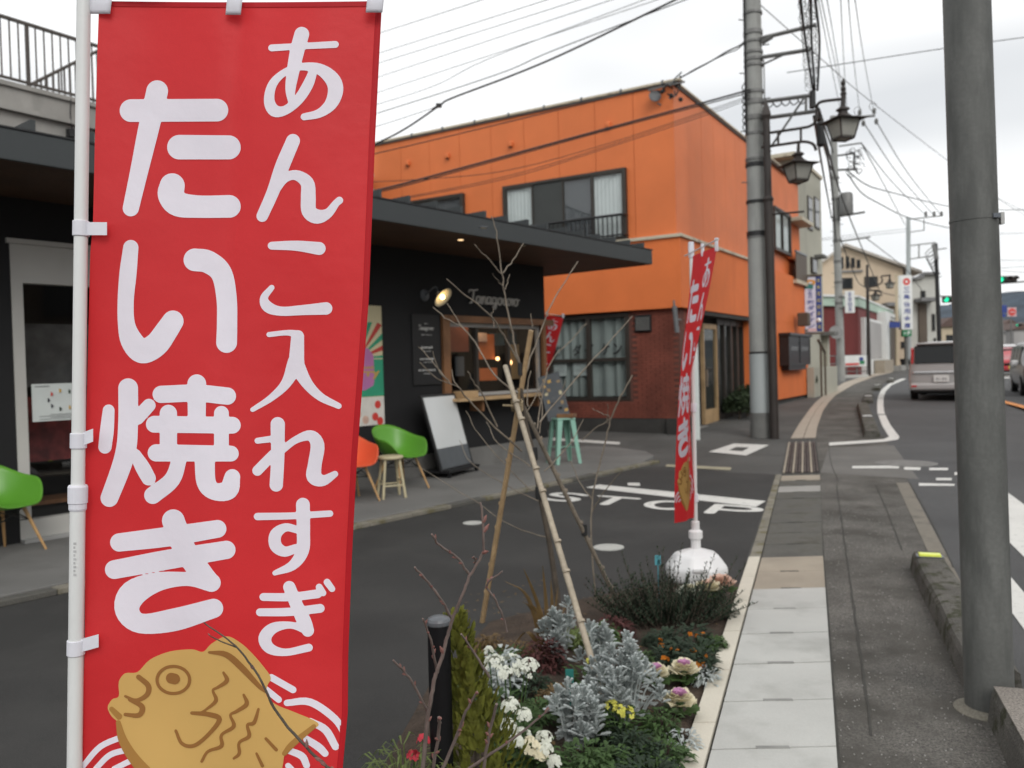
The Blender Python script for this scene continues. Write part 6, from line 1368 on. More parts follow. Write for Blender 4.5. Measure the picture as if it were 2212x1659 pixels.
# ================================================================= BANNERS
M('faint_print', (.46, .46, .46), .5, .1, 30)
def ipl(tab, y):
    if y <= tab[0][1]: (a, ya), (b, yb) = tab[0], tab[1]
    else:
        for (a, ya), (b, yb) in zip(tab, tab[1:]):
            if y <= yb: break
    return a+(b-a)*(y-ya)/(yb-ya)
HB = 1800.0
eL = [(214, 4), (210, 120), (205, 300), (201, 480), (195, 545), (190, 760), (183, 1050), (184, 1250), (183, 1400), (175, 1640), (172, 1800)]
eR = [(823, 4), (818, 100), (808, 300), (794, 650), (785, 775), (769, 988), (758, 1201), (750, 1414), (749, 1540), (738, 1659), (728, 1800)]
def surf1(u, v, lift=0.0):
    y = 4+(HB-4)*v; x = ipl(eL, y)+(ipl(eR, y)-ipl(eL, y))*u
    D = 1.785+.035*u+.018*math.sin(u*6.3+v*2.0)*(.4+.6*v)+.006*math.sin(u*15+v*5)*v+.010*math.exp(-v*7)*math.sin(u*13)*math.sin(u*3.14)+.007*math.exp(-((u-.5)/.035)**2)*(1-v)-.008*math.exp(-((u-.03)/.12)**2)*(math.exp(-((v-.27)/.05)**2)+math.exp(-((v-.53)/.05)**2)+math.exp(-((v-.775)/.05)**2))+.010*math.sin(u*8-v*9)*(.3+.7*v) - .02*max(0, v-.8)*u*3
    return P(x, y+2.5*math.sin(u*math.pi)*(1-v) if v < .02 else y, D-lift)
UV = lambda x, y: ((x-ipl(eL, y))/(ipl(eR, y)-ipl(eL, y)), (y-4)/(HB-4))
z2 = (.4998, 164.6, .4998, 0.0); z3_ = (.53314, 137.15, .53314, 774.6)
IH = 2.6
WL, WS, WW, WX = [Ink(175, 20, 825, 1800, IH) for _ in range(4)]
for k, st in enumerate(([(237, 478, 98), (608, 476, 98)], [(350, 394, 94), (312, 560, 90), (272, 740, 78), (236, 900, 70)], [(446, 636, 106), (659, 637, 104)], [(415, 803, 108), (410, 842, 114), (442, 882, 108), (530, 893, 97), (662, 892, 98)],
           [(236, 1070, 66), (224, 1180, 74), (214, 1300, 70), (217, 1400, 74), (240, 1472, 96), (285, 1518, 104), (345, 1490, 104), (390, 1430, 98), (418, 1388, 92)], [(513, 1123, 98), (570, 1132, 98), (628, 1182, 92), (650, 1290, 88), (652, 1400, 88), (650, 1480, 90)],
           [(845, 207, 30), (980, 199, 28), (1120, 192, 30)], [(975, 148, 64), (955, 220, 62), (937, 310, 54), (926, 385, 44), (930, 445, 26)],
           [(1028, 296, 34), (1002, 365, 46), (960, 430, 44), (905, 476, 40), (856, 478, 52), (834, 432, 46), (850, 362, 38), (905, 310, 30), (975, 288, 32), (1050, 298, 48), (1105, 340, 64), (1121, 390, 66), (1100, 450, 54), (1050, 490, 38), (985, 505, 30)],
           [(937, 609, 60), (890, 720, 62), (850, 830, 54), (804, 934, 50)], [(856, 830, 36), (900, 772, 38), (950, 757, 44), (998, 790, 58), (1003, 850, 64), (1006, 912, 64), (1042, 936, 62), (1088, 922, 42), (1122, 880, 32), (1138, 866, 32)],
           [(845, 1062, 34), (950, 1062, 44), (1050, 1074, 56)], [(845, 1243, 24), (812, 1287, 34), (828, 1326, 48), (885, 1345, 40), (980, 1340, 44), (1080, 1333, 54)],
           [(833, 1446, 22), (915, 1438, 24), (962, 1448, 40)], [(957, 1455, 56), (952, 1560, 66)])): (WL if k < 6 else WS).stroke(st, z2)
for k, st in enumerate(([(942, 15, 68), (902, 100, 42), (840, 160, 28), (766, 207, 19)], [(944, 25, 64), (985, 98, 46), (1040, 154, 34), (1115, 192, 24)],
           [(868, 266, 58), (868, 400, 54), (862, 512, 54)], [(786, 333, 24), (870, 322, 28)], [(884, 348, 30), (830, 408, 40), (786, 454, 42)], [(884, 372, 30), (940, 330, 30), (1000, 312, 44), (1029, 350, 56), (1018, 430, 56), (1016, 478, 62), (1052, 494, 44), (1100, 468, 26)],
           [(786, 640, 30), (930, 637, 28), (1080, 628, 26)], [(970, 592, 56), (972, 700, 54), (968, 780, 52), (928, 838, 40), (856, 869, 20)], [(950, 694, 30), (900, 684, 34), (860, 712, 48), (860, 758, 50), (896, 782, 42), (944, 768, 34)],
           [(810, 966, 32), (920, 966, 34), (1030, 953, 36)], [(796, 1028, 32), (920, 1026, 34), (1040, 1012, 36)], [(915, 926, 50), (945, 1000, 52), (975, 1065, 58), (990, 1102, 50)], [(988, 1100, 36), (920, 1080, 28), (850, 1092, 44), (816, 1132, 52), (836, 1174, 44), (900, 1190, 30), (994, 1171, 32)], [(1036, 926, 28), (1052, 950, 26)], [(1068, 906, 28), (1088, 933, 26)],
           [(183, 210, 48), (176, 290, 56), (168, 358, 54)], [(346, 190, 54), (300, 240, 56)], [(262, 120, 80), (262, 250, 80), (255, 360, 82), (230, 450, 78), (186, 565, 72)], [(292, 390, 46), (320, 440, 60), (345, 485, 58)],
           [(396, 145, 70), (540, 140, 70), (664, 152, 70)], [(540, 102, 76), (540, 260, 72)], [(368, 266, 68), (684, 270, 68)], [(425, 222, 70), (425, 380, 70)], [(640, 222, 60), (640, 380, 60)], [(376, 382, 70), (678, 385, 64)], [(470, 405, 60), (440, 490, 66), (362, 554, 70)], [(572, 405, 82), (578, 500, 78), (612, 538, 70), (668, 532, 78), (684, 480, 64)],
           [(226, 745, 74), (420, 722, 80), (624, 690, 72)], [(206, 855, 76), (420, 815, 80), (660, 775, 74)], [(445, 657, 92), (490, 770, 90), (558, 868, 88), (598, 908, 74)], [(600, 908, 74), (500, 893, 56), (380, 905, 78), (282, 952, 108), (258, 1020, 98), (312, 1073, 80), (450, 1058, 92), (608, 1012, 78)],
           [(905, 1395, 26), (1000, 1392, 30), (1100, 1460, 30), (1142, 1530, 24)], [(1000, 1470, 28), (1062, 1505, 32), (1102, 1572, 30)], [(985, 1542, 28), (1035, 1575, 32), (1060, 1600, 28)], [(905, 1585, 26), (965, 1610, 30), (985, 1648, 28)], [(842, 1292, 28), (930, 1342, 28)], [(820, 1340, 26), (872, 1382, 26)],
           [(80, 1650, 22), (150, 1572, 24), (245, 1530, 24)], [(130, 1662, 22), (190, 1605, 24), (270, 1583, 24)], [(205, 1662, 22), (300, 1622, 24), (360, 1650, 20)], [(910, 1650, 24), (940, 1680, 24)])): (WS if k < 15 else WL if k < 31 else WX if st[0][0] < 300 else WW).stroke(st, z3_)
F_ = Ink(200, 1350, 760, 1800, IH)
F_.poly([p[:2] for p in smooth([(180, 1405), (198, 1380), (224, 1368), (224, 1310), (250, 1275), (300, 1270), (350, 1220), (430, 1187), (520, 1178), (565, 1188), (600, 1155), (660, 1125), (715, 1150), (765, 1195), (808, 1245), (840, 1292), (826, 1325), (822, 1365), (862, 1402), (930, 1430), (1030, 1475), (1010, 1505), (940, 1558), (900, 1590), (886, 1660), (860, 1740), (700, 1800), (480, 1790), (340, 1690), (275, 1615), (244, 1560), (226, 1500), (222, 1475), (195, 1450), (180, 1422), (180, 1405)], 4)], z3_)
Sh = Ink(200, 1350, 760, 1800, IH); Sh2 = Ink(200, 1350, 760, 1800, IH).stroke([(1015, 1490, 18), (930, 1560, 26), (895, 1600, 20)], z3_)
for st in ([(222, 1475, 20), (240, 1545, 36), (285, 1620, 44), (350, 1690, 50), (480, 1780, 30)], [(195, 1420, 20), (225, 1450, 26)]): Sh.stroke(st, z3_)
Br = Ink(200, 1350, 760, 1800, 2.0)
for st in ([(445+66*math.cos(a), 1302+55*math.sin(a), 13) for a in np.linspace(0, 6.2832, 22)], [(437, 1295, 44), (450, 1298, 44)], [(304, 1290, 20), (343, 1325, 22), (338, 1362, 20), (295, 1385, 16), (250, 1368, 10)], [(268, 1382, 14), (318, 1410, 22), (305, 1445, 20), (250, 1442, 14)],
           [(648, 1272, 10), (662, 1305, 18), (625, 1332, 12), (605, 1345, 10), (618, 1385, 16), (580, 1420, 10), (560, 1432, 8)], [(520, 1436, 14), (590, 1442, 20), (632, 1462, 20), (590, 1520, 16), (530, 1568, 16), (480, 1560, 14), (455, 1508, 12)],
           [(730, 1362, 10), (742, 1400, 18), (700, 1430, 14), (676, 1445, 10), (690, 1490, 16), (640, 1525, 12), (640, 1570, 16), (585, 1592, 12), (560, 1632, 12)], [(790, 1420, 10), (772, 1475, 16), (745, 1485, 12), (752, 1530, 16), (712, 1556, 12), (712, 1600, 14), (690, 1620, 10)], [(820, 1540, 12), (862, 1585, 14)], [(782, 1600, 10), (806, 1650, 14)],
           [(590, 1190, 10), (660, 1200, 24), (725, 1255, 26), (790, 1325, 18), (820, 1350, 12)]): Br.stroke(st, z3_)
PRINT = [('large_lettering', 'nobori_white', WL.mesh(), .0012), ('small_lettering', 'nobori_white', WS.mesh(), .0012), ('printed_waves', 'nobori_white', WW.mesh(), .0012), ('left_waves', 'nobori_white', WX.mesh(), .0012), ('fish', 'fish_tan', F_.mesh(), .0020), ('fish_shading', 'fish_shade', Sh.mesh(), .0026), ('tail_shading', 'fish_shade', Sh2.mesh(), .0026), ('fish_lines', 'fish_brown', Br.mesh(), .0032)]
PRINT = [(n, m, ([UV(x, y) for x, y in V], F), l) for n, m, (V, F), l in PRINT]
PRINT = [(n, m, (V, [f for f in F if all(.004 < V[i][0] < .983 and V[i][1] < .998 for i in f)]), l) for n, m, (V, F), l in PRINT]
def cloth(parent, surf, k=1.0, nu=40, nv=90, flip=False):
    c = MB().grid(lambda u, v: surf(u, v, 0.0), nu, nv).build('cloth', 'nobori_red', parent, smooth=True)
    for n, m, (V, F), l in PRINT: MB().add([surf(u, v, l*k) for u, v in V], F).build(n, m, c, smooth=True)
    return c
pp0, pp1 = P(161, 1659, 1.775), P(181, 0, 1.775); d = (pp1-pp0).normalized(); foot = pp0-d*(pp0.z/d.z); topn = pp1+d*.12
nb = thing('nobori_banner', 'large red nobori banner with white characters and a fish-shaped cake, close to the camera', 'banner', foot, 'red nobori banners')
pj = on(foot, topn, 1080)
MB().tube([foot+d*.1, pj], .0152, 24).build('lower_pole', 'pole_white', nb, smooth=True); MB().tube([pj, topn], .0136, 24).build('upper_pole', 'pole_white', nb, smooth=True)
pj2 = pj+d*.022
MB().lathe([(.0155, -.004), (.0195, 0), (.0198, .034), (.0175, .038)], pj-d*.006, 20, d.to_track_quat('Z', 'Y').to_matrix()).build('joint_collar', 'tape_white', nb, smooth=False); MB().lathe([(.0165, 0), (.0178, .004), (.0178, .016)], pj-d*.022, 20, d.to_track_quat('Z', 'Y').to_matrix()).build('joint_ring', 'tape_white', nb)
MB().lathe([(.22, 0), (.23, .03), (.23, .09), (.16, .15), (.03, .17), (.022, .26)], foot, 12).build('base_tank', 'white_plastic', nb, bevel=.01)
cb0 = on(foot, topn, -14); cb1 = P(835, -22, 1.84); MB().tube([cb0, cb1], .006, 10).build('crossbar', 'pole_white', nb)
cloth(nb, surf1)
MB().grid(lambda u, v: surf1(.982+.022*u, v, .0016+.002*math.sin(math.pi*u)), 3, 90).build('side_hem', 'nobori_hem', nb, smooth=True); MB().grid(lambda u, v: surf1(u, -.001+.006*v, .0018), 40, 2).build('top_hem', 'nobori_hem', nb)
for x0, x1, yb_ in ((192, 241, 30), (490, 523, 32), (793, 829, 27)):
    MB().grid(lambda u, v: P(x0+(x1-x0)*u+(3-6*v), -24+(yb_+24)*v, 1.778+.02*((x0-192)/600)-.004*math.sin(math.pi*v)), 4, 6).build('hanging_tab', 'tape_white', nb, smooth=True, solid=.001)
for yc, xr_, tilt_ in ((494, 231, 0), (952, 201, -12), (1398, 213, -14)):
    p = on(foot, topn, yc); q = d.to_track_quat('Z', 'Y').to_matrix()
    lo_ = MB().lathe([(.0158 if yc < 1080 else .0172, -.016), (.0166 if yc < 1080 else .018, -.015), (.0166 if yc < 1080 else .018, .015), (.0158 if yc < 1080 else .0172, .016)], p, 20, q).build('side_tab', 'tape_white', nb, smooth=False)
    xm = 172-.012*yc+14
    MB().grid(lambda u, v: P(xm-6+(xr_-xm+6)*u, yc-14+28*v+tilt_*u, 1.7725-.0035*math.sin(min(1, u*1.4)*1.5)), 6, 2).build('tab_end', 'tape_white', lo_, solid=.001)
mb = MB()
for k in range(9): mb.grid(lambda u, v: P(157.5+(6-2*(k % 2))*u+1, 1172+k*8.4+5*v, 1.7595), 1, 1)
mb.build('pole_print', 'faint_print', nb, kind='stuff')
# second banner on its white water-filled base, seen nearly edge-on
b2f = G(1505, 1252); D2b = b2f.y
s2L = [(1497, 553), (1495, 583), (1486, 678), (1477, 762), (1470, 866), (1464, 988), (1460, 1060), (1458, 1130)]; s2R = [(1548, 532), (1531, 628), (1510, 732), (1496, 806), (1495, 910), (1501, 988), (1507, 1060), (1505, 1118)]
def surf2(u, v, lift=0.0):
    a = P(ipl(s2L, 553+577*v), 553+577*v, D2b-.05); y = 532+586*v; b = P(ipl(s2R, y), y, D2b-.58+.12*v)
    f = u+.0*math.sin(u*6); p = a+(b-a)*f; side = Vector((-(b-a).y, (b-a).x, 0)).normalized(); side = side if side.dot(p-CAM) < 0 else -side
    return p+side*(.018*math.sin(u*5.5+v*3)*(.3+v)+lift)
n2 = thing('nobori_banner', 'red nobori banner twisted in the wind on a white plastic base', 'banner', b2f, 'red nobori banners')
ptop = P(1493, 538, D2b); MB().tube([b2f+Vector((0, 0, .25)), ptop], [.016, .0135], 14).build('pole', 'pole_white', n2, smooth=True); MB().lathe([(.02, -.06), (.022, 0), (.02, .05)], ptop, 12).build('pole_cap', 'tape_white', n2)
MB().tube([P(1479, 553, D2b+.12), P(1552, 516, D2b-.72)], .005, 8).build('crossbar', 'pole_white', n2); c2 = cloth(n2, surf2, 2.0, 24, 60)
for u in (.45, .97): p = surf2(u, 0.0); MB().tube([p+Vector((0, 0, -.03)), p+Vector((0, 0, .055))], .012, 6).build('hanging_tab', 'tape_white', n2)
for y in (880, 1075): p = on(b2f, ptop, y); MB().lathe([(.022, -.03), (.022, .03)], p, 12).build('side_tab', 'tape_white', n2)
rt = .225
MB().lathe([(rt*.9, .0), (rt*1.0, .025), (rt*1.0, .10), (rt*.70, .19), (rt*.24, .222), (.045, .226)], b2f, 8, ph=.39).build('base_tank', 'white_plastic', n2, bevel=.02)
MB().lathe([(.035, .22), (.035, .29), (.05, .30), (.05, .35), (.03, .36), (.03, .42)], b2f, 12).build('socket', 'white_plastic', n2, bevel=.004); MB().box(b2f+Vector((-.03, -.222, .12)), (.09, .02, .03)).build('spout', 'white_plastic', n2, bevel=.008)
# third banner behind the corner of the shop
D3b = 16.2
def surf3(u, v, lift=0.0):
    x = 1147+70*u-62*v+3*math.sin(v*5); y = 676+10*u+208*v; return P(x, y, D3b+.06*math.sin(u*7+v*4)-lift)
f3 = G(1128, 900); n3 = thing('nobori_banner', 'red nobori banner showing behind the black shop corner', 'banner', (plan(1146, D3b).x, D3b, 0), 'red nobori banners')
a3 = plan(1146, D3b); MB().tube([a3, Vector((a3.x-.02, a3.y, P(1146, 668, D3b).z))], .014, 8).build('pole', 'pole_white', n3); MB().tube([P(1143, 671, D3b), P(1220, 684, D3b)], .006, 6).build('crossbar', 'pole_white', n3); cloth(n3, surf3, 4.0, 12, 30)
MB().lathe([(.2, 0), (.22, .1), (.05, .2), (.02, .3)], a3, 8).build('base_tank', 'white_plastic', n3)
for u in (.5, .99): p = surf3(u, 0); MB().box(p+Vector((0, -.01, .03)), (.04, .02, .09)).build('hanging_tab', 'tape_white', n3)
# ================================================================= FURNITURE ON THE TERRACE
def shell_chair(label, loc, rz, mat):
    t = thing('armchair', label, 'chair', loc, 'moulded chairs outside the shop', rz)
    def rim(a):   # a=0 front
        ca, sa_ = math.cos(a), math.sin(a)
        e = .75; x = .30*math.copysign(abs(ca)**e, ca); y = .315*math.copysign(abs(sa_)**e, sa_)
        back = max(0, -ca); side = abs(sa_)
        z = .425 + .225*side**2.2*(1 if ca < .55 else max(0, (1-ca)/.45)**.7) + .385*back**1.6
        return x-.07*back, y*(1-.10*back), z
    N, K = 40, 9; m = MB()
    for j in range(K+1):
        f = j/K
        for i in range(N):
            x, y, z = rim(2*math.pi*i/N); r = f**.62; h = .40+(z-.40)*f**2.6
            m.v.append(Vector((x*r-.01*(1-f), y*r, h)))
    for j in range(K):
        for i in range(N): m.f.append((j*N+i, j*N+(i+1) % N, (j+1)*N+(i+1) % N, (j+1)*N+i))
    m.build('seat_shell', mat, t, smooth=True, solid=.010, local=True, sub=1)
    for sx in (-1, 1):
        for sy in (-1, 1): MB().tube([(sx*.13, sy*.13, .395), (sx*.25, sy*.24, .0)], [.017, .011], 10).build('leg', 'wood_leg', t, smooth=True, local=True)
    w = MB(); c = [(sx*.165, sy*.16, .28) for sx, sy in ((-1, -1), (1, -1), (1, 1), (-1, 1))]; c2 = [(sx*.13, sy*.13, .39) for sx, sy in ((-1, -1), (1, -1), (1, 1), (-1, 1))]
    for k in range(4): w.tube([c[k], c2[(k+1) % 4]], .005, 5).tube([c[(k+1) % 4], c2[k]], .005, 5)
    for k in range(2): w.tube([c[k], c[k+2]], .005, 5)
    w.build('wire_brace', 'black_metal', t, local=True); return t
def onter(x, y): p = G(x, y, TZ); return Vector((p.x, p.y, TZ))
pc = onter(868, 1056); shell_chair('green armchair with wooden legs left of the tilted board', (pc.x, pc.y, TZ), -.75, 'green_plastic')
pc = onter(758, 1082); shell_chair('orange armchair peeking out behind the red banner', (pc.x, pc.y, TZ), -.9, 'orange_plastic')
pc = onter(2, 1196); shell_chair('green armchair cut by the left edge before the shop door', (pc.x, pc.y, TZ), -.35, 'green_plastic')
# round stool
p = onter(846, 1074); t = thing('wooden_stool', 'small pale wooden stool in front of the green chair', 'stool', p, rz=.4); MB().lathe([(.13, .455), (.15, .46), (.155, .475), (.15, .492), (.13, .497)], (0, 0, 0), 24).build('seat', 'wood_pale', t, smooth=True, local=True)
for sx in (-1, 1):
    for sy in (-1, 1): MB().tube([(sx*.085, sy*.085, .46), (sx*.135, sy*.135, 0)], .016, 8).build('leg', 'wood_pale', t, local=True)
for a, b in (((-1, -1), (1, -1)), ((1, 1), (-1, 1))): MB().tube([(a[0]*.118, a[1]*.118, .15), (b[0]*.118, b[1]*.118, .15)], .011, 6).build('rung', 'wood_pale', t, local=True)
for a, b in (((-1, -1), (-1, 1)), ((1, 1), (1, -1))): MB().tube([(a[0]*.112, a[1]*.112, .2), (b[0]*.112, b[1]*.112, .2)], .011, 6).build('rung', 'wood_pale', t, local=True)
# tilted sign board on castors
pl_, pr_ = onter(957, 1034), onter(1027, 1016); t = thing('sign_board', 'tilted white sign board in a black frame on castors by the takeaway counter', 'sign board', (pl_+pr_)/2)
e = (pr_-pl_); wB = e.length; e.normalize(); nrm = Vector((e.y, -e.x, 0)); nrm = nrm if nrm.dot(pl_-CAM) < 0 else -nrm
upb = (Vector((0, 0, 1))*.965 - nrm*.16 - e*.18).normalized(); H_ = 1.10
bp = lambda a, b, c: pl_ + e*(wB*a) + upb*(.09+H_*b) + nrm*c
def slabB(a0, a1, b0, b1, c0, c1, nm, mt, par=t): return MB().box8([bp(a, b, c) for b in (b0, b1) for a, c in ((a0, c0), (a1, c0), (a1, c1), (a0, c1))]).build(nm, mt, par)
fr_ = slabB(0, 1, 0, 1, -.03, .0, 'frame', 'black_metal'); slabB(.05, .95, .30, .97, .001, .006, 'white_face', 'whiteboard', fr_); slabB(.05, .95, .035, .295, .001, .005, 'reflection_face', 'grey_cap', fr_)  # dark lower face imitates a reflection in the board
MB().box((pl_+pr_)/2-nrm*.12+Vector((0, 0, .085)), (wB*.95, .42, .035), math.atan2(e.y, e.x)).build('foot', 'black_metal', t)
MB().tube([bp(.5, .7, -.03), (pl_+pr_)/2-nrm*.3+Vector((0, 0, .09))], .014, 6).build('strut', 'black_metal', t)
for a in (.08, .92):
    for c in (.06, -.30): MB().lathe([(.032, -.012), (.036, 0), (.032, .012)], pl_+e*(wB*a)+nrm*c+Vector((0, 0, .036)), 12, Matrix.Rotation(math.pi/2, 3, 'X') @ Matrix.Rotation(0, 3, 'Z')).tube([pl_+e*(wB*a)+nrm*c+Vector((0, 0, .036)), pl_+e*(wB*a)+nrm*c+Vector((0, 0, .08))], .01, 5).build('castor', 'black_gloss', t)
# small wooden box on the counter
q = S_.pt(sv(1000, 845, .2)[0]-.1, .17, wz0-.008); o = MB().box(q+Vector((0, 0, .05)), (.34, .2, .10), S_.rz).build('wooden_tray', 'wood_light', loc=q, bevel=.006); tag(o, 'small wooden tray on the left end of the takeaway counter', 'tray')
# mint stool with menu panel
p = G(1218, 1000, TZ); p = Vector((p.x, p.y, TZ)); t = thing('metal_stool', 'mint green metal stool at the shop corner carrying a menu panel', 'stool', p, rz=.35)
HS = .70; MB().box((0, 0, HS-.012), (.31, .31, .03)).build('seat', 'mint_metal', t, local=True, bevel=.012)
for sx in (-1, 1):
    for sy in (-1, 1):
        a, b = Vector((sx*.145, sy*.145, HS-.02)), Vector((sx*.21, sy*.21, 0)); m = MB()
        for p_, w in ((a, .085), (b, .05)): m.v += [p_+Vector((0, 0, 0)), p_+Vector((-sx*w, 0, 0)), p_+Vector((-sx*w, -sy*.012, 0)), p_+Vector((-sx*.012, -sy*.012, 0)), p_+Vector((-sx*.012, -sy*w, 0)), p_+Vector((0, -sy*w, 0))]
        for k in range(6): m.f.append((k, (k+1) % 6, 6+(k+1) % 6, 6+k))
        m.f += [tuple(range(6)), tuple(range(11, 5, -1))]; m.build('leg', 'mint_metal', t, local=True)
for a, b in (((-1, -1), (1, 1)), ((1, -1), (-1, 1))): MB().tube([(a[0]*.185, a[1]*.185, .25), (b[0]*.185, b[1]*.185, .25)], .009, 6).build('cross_brace', 'mint_metal', t, local=True)
R = Matrix.Rotation(.35, 3, 'Z'); mpn = thing('menu_easel', 'leaning picture menu on a small stand upon the mint stool', 'menu', p+Vector((0, 0, HS+.005)), rz=-.35)
tl__ = Matrix.Rotation(-.16, 3, 'X') @ Matrix.Rotation(-.28, 3, 'Y'); m = MB().box(tl__ @ Vector((-.05, -.02, .36)), (.36, .018, .72), M=tl__).build('panel', 'grey_cap', mpn, local=True)
rn = random.Random(8)
for k in range(18):
    x, z = rn.uniform(-.20, .10), rn.uniform(.06, .66); MB().box(tl__ @ Vector((x, -.031, z)), (rn.uniform(.03, .07), .003, rn.uniform(.03, .06)), M=tl__).build('picture', rn.choice(['fish_tan', 'room_beige', 'poster_cream', 'line_grey', 'board_black']), m, local=True)
MB().box((.06, .02, .03), (.26, .22, .06)).build('stand', 'wood_warm', mpn, local=True, bevel=.005); MB().box((.04, .05, .22), (.04, .02, .4), M=Matrix.Rotation(-.2, 3, 'Y')).build('back_leg', 'wood_warm', mpn, local=True)
# white post by the entrance, hedge of the orange building
p = G(1507, 950); t = thing('white_stake', 'white flat post behind the twisted banner at the brick corner', 'post', (p.x, p.y, 0)); MB().box((p.x, p.y, 1.05), (.09, .05, 2.1)).build('stake', 'paper', t); MB().box((p.x, p.y, .01), (.2, .14, .02)).build('foot', 'concrete_grey', t)
def leafblob(mb, c, rx, ry, rz_, n, s, rn, up=.3):
    for k in range(n):
        a = rn.uniform(0, 6.283); b = math.acos(rn.uniform(-.2, 1)); r = rn.uniform(.55, 1)**.5
        p = Vector(c)+Vector((rx*r*math.sin(b)*math.cos(a), ry*r*math.sin(b)*math.sin(a), rz_*r*math.cos(b)))
        d = Vector((rn.gauss(0, 1), rn.gauss(0, 1), rn.gauss(up, .8))).normalized(); e = d.cross(Vector((rn.gauss(0, 1), rn.gauss(0, 1), rn.gauss(0, 1)))).normalized(); l = s*rn.uniform(.6, 1.3)
        mb.add([p-d*l*.5, p+e*l*.28, p+d*l*.6, p-e*l*.28], [(0, 1, 2, 3)])
    return mb
rn = random.Random(11)
for k, (s, h) in enumerate(((.4, .85), (1.1, 1.0), (1.8, .95), (2.5, .85))):
    c = B_.pt(gl0+s, .12, .0); t = thing('hedge_shrub', ('first', 'second', 'third', 'fourth')[k]+' dark shrub from the brick corner along the glass shopfront', 'shrub', c, 'dark shrubs before the shopfront'); leafblob(MB(), c+Vector((0, 0, h*.48)), .42, .36, h*.5, 700, .10, rn).build('foliage', 'hedge', t, kind='stuff'); MB().tube([c, c+Vector((0, 0, h*.5))], .03, 6).build('stem', 'bark_dark', t)
c = B_.pt(a if isinstance(a, float) else 0, .5, 0); c = plan(1746, 28.2); c.z = zt(28.2); t = thing('potted_shrub', 'dark potted shrub by the stairs of the grey house', 'plant', c); MB().lathe([(.14, 0), (.2, .3), (.19, .31)], c, 12).build('pot', 'concrete_dark', t); leafblob(MB(), c+Vector((0, 0, .55)), .28, .28, .35, 300, .1, rn).build('foliage', 'leaf_dark', t, kind='stuff')
p = P(1968, 800, 64); p.z = zt(64); t = thing('parked_scooter', 'dark scooter parked under the bank sign', 'scooter', p)
for k in (-1, 1): MB().lathe([(.2, -.05), (.25, 0), (.2, .05)], p+Vector((k*.55, 0, .25)), 14, Matrix.Rotation(math.pi/2, 3, 'X')).build('wheel', 'tyre', t)
MB().prism([p+Vector((x, -.12, z)) for x, z in ((-.7, .4), (.2, .35), (.45, .5), (.55, 1.0), (.45, 1.05), (.25, .55), (-.1, .55), (-.2, .8), (-.8, .8))], (0, .24, 0)).build('body', 'black_gloss', t); MB().tube([p+Vector((.45, -.3, 1.05)), p+Vector((.45, .3, 1.05))], .025, 6).build('handlebar', 'black_metal', t)
# ================================================================= BOLLARD
pbo = P(945, 1340, 2.8); pbo.z = .012; t = thing('bollard', 'black round bollard with a domed grey cap in the flower bed', 'bollard', pbo); zb_ = P(945, 1340, 2.8).z
MB().tube([pbo, Vector((pbo.x+.004, pbo.y, zb_))], .0385, 28).build('tube', 'black_gloss', t, smooth=True); MB().lathe([(.0390, -.014), (.0415, -.010), (.0415, .0), (.036, .008), (.022, .014), (.006, .016)], (pbo.x+.004, pbo.y, zb_), 28).build('cap', 'grey_cap', t)
# ================================================================= SAPLING WITH STAKES
vb = lambda X, Y: (877.8+.47954*X, 466.3+.47954*Y)
DT = 4.7; rn = random.Random(21)
tb = P(1214, 1378, DT); tb.z = .02; tree = thing('sapling', 'bare young tree tied to three stakes in the flower bed', 'tree', tb)
trunk = [(1214, 1382), (1205, 1300), (1199, 1252), (1184.7, 1161.6), (1165.5, 1065.7), (1151, 974.6), (1139, 926), (1127, 850), (1124.8, 792)]
tp = [P(x, y, DT) for x, y in trunk]; tp[0].z = .0
MB().tube(smooth([tuple(p) for p in tp], 3), [.019-.011*k/(3*(len(tp)-1)) for k in range(3*(len(tp)-1)+1)], 8).build('trunk', 'bark_dark', tree, smooth=True)
def branch(parent, pts, r0, r1, D0, D1, mat='bark', f=vb, jit=.012, buds=0, nm='branch', k=4):
    n = len(pts); q = []
    for i, p in enumerate(pts):
        x, y = f(*p); D = D0+(D1-D0)*i/(n-1); q.append(tuple(P(x, y, D)))
    q = smooth(q, k) if n > 2 else [np.array(p) for p in q]
    if n == 2: q = [q[0]+(q[1]-q[0])*t for t in (0, .33, .66, 1)]
    q = [p+np.array([rn.uniform(-1, 1), rn.uniform(-1, 1), rn.uniform(-1, 1)])*jit*(0 if i in (0,) else .35) for i, p in enumerate(q)]
    m = len(q); o = MB().tube([Vector(p) for p in q], [r0+(r1-r0)*i/(m-1) for i in range(m)], 6).build(nm, mat, parent, smooth=True)
    if buds:
        bm = MB()
        for i in range(buds):
            t = rn.uniform(.1, 1); j = min(m-2, int(t*(m-1))); p = Vector(q[j])+(Vector(q[j+1])-Vector(q[j]))*rn.random(); dr = (Vector(q[j+1])-Vector(q[j])).normalized(); s = Vector((rn.gauss(0, 1), rn.gauss(0, 1), rn.gauss(0, 1))).cross(dr).normalized(); l = r0*rn.uniform(2.2, 3.6)
            bm.tube([p, p+(dr*.8+s*.6)*l*.5, p+(dr*.9+s*.7)*l], [r0*.8, r0*.95, r0*.2], 5)
        bm.build('buds', 'bud', o, kind='stuff')
    return o
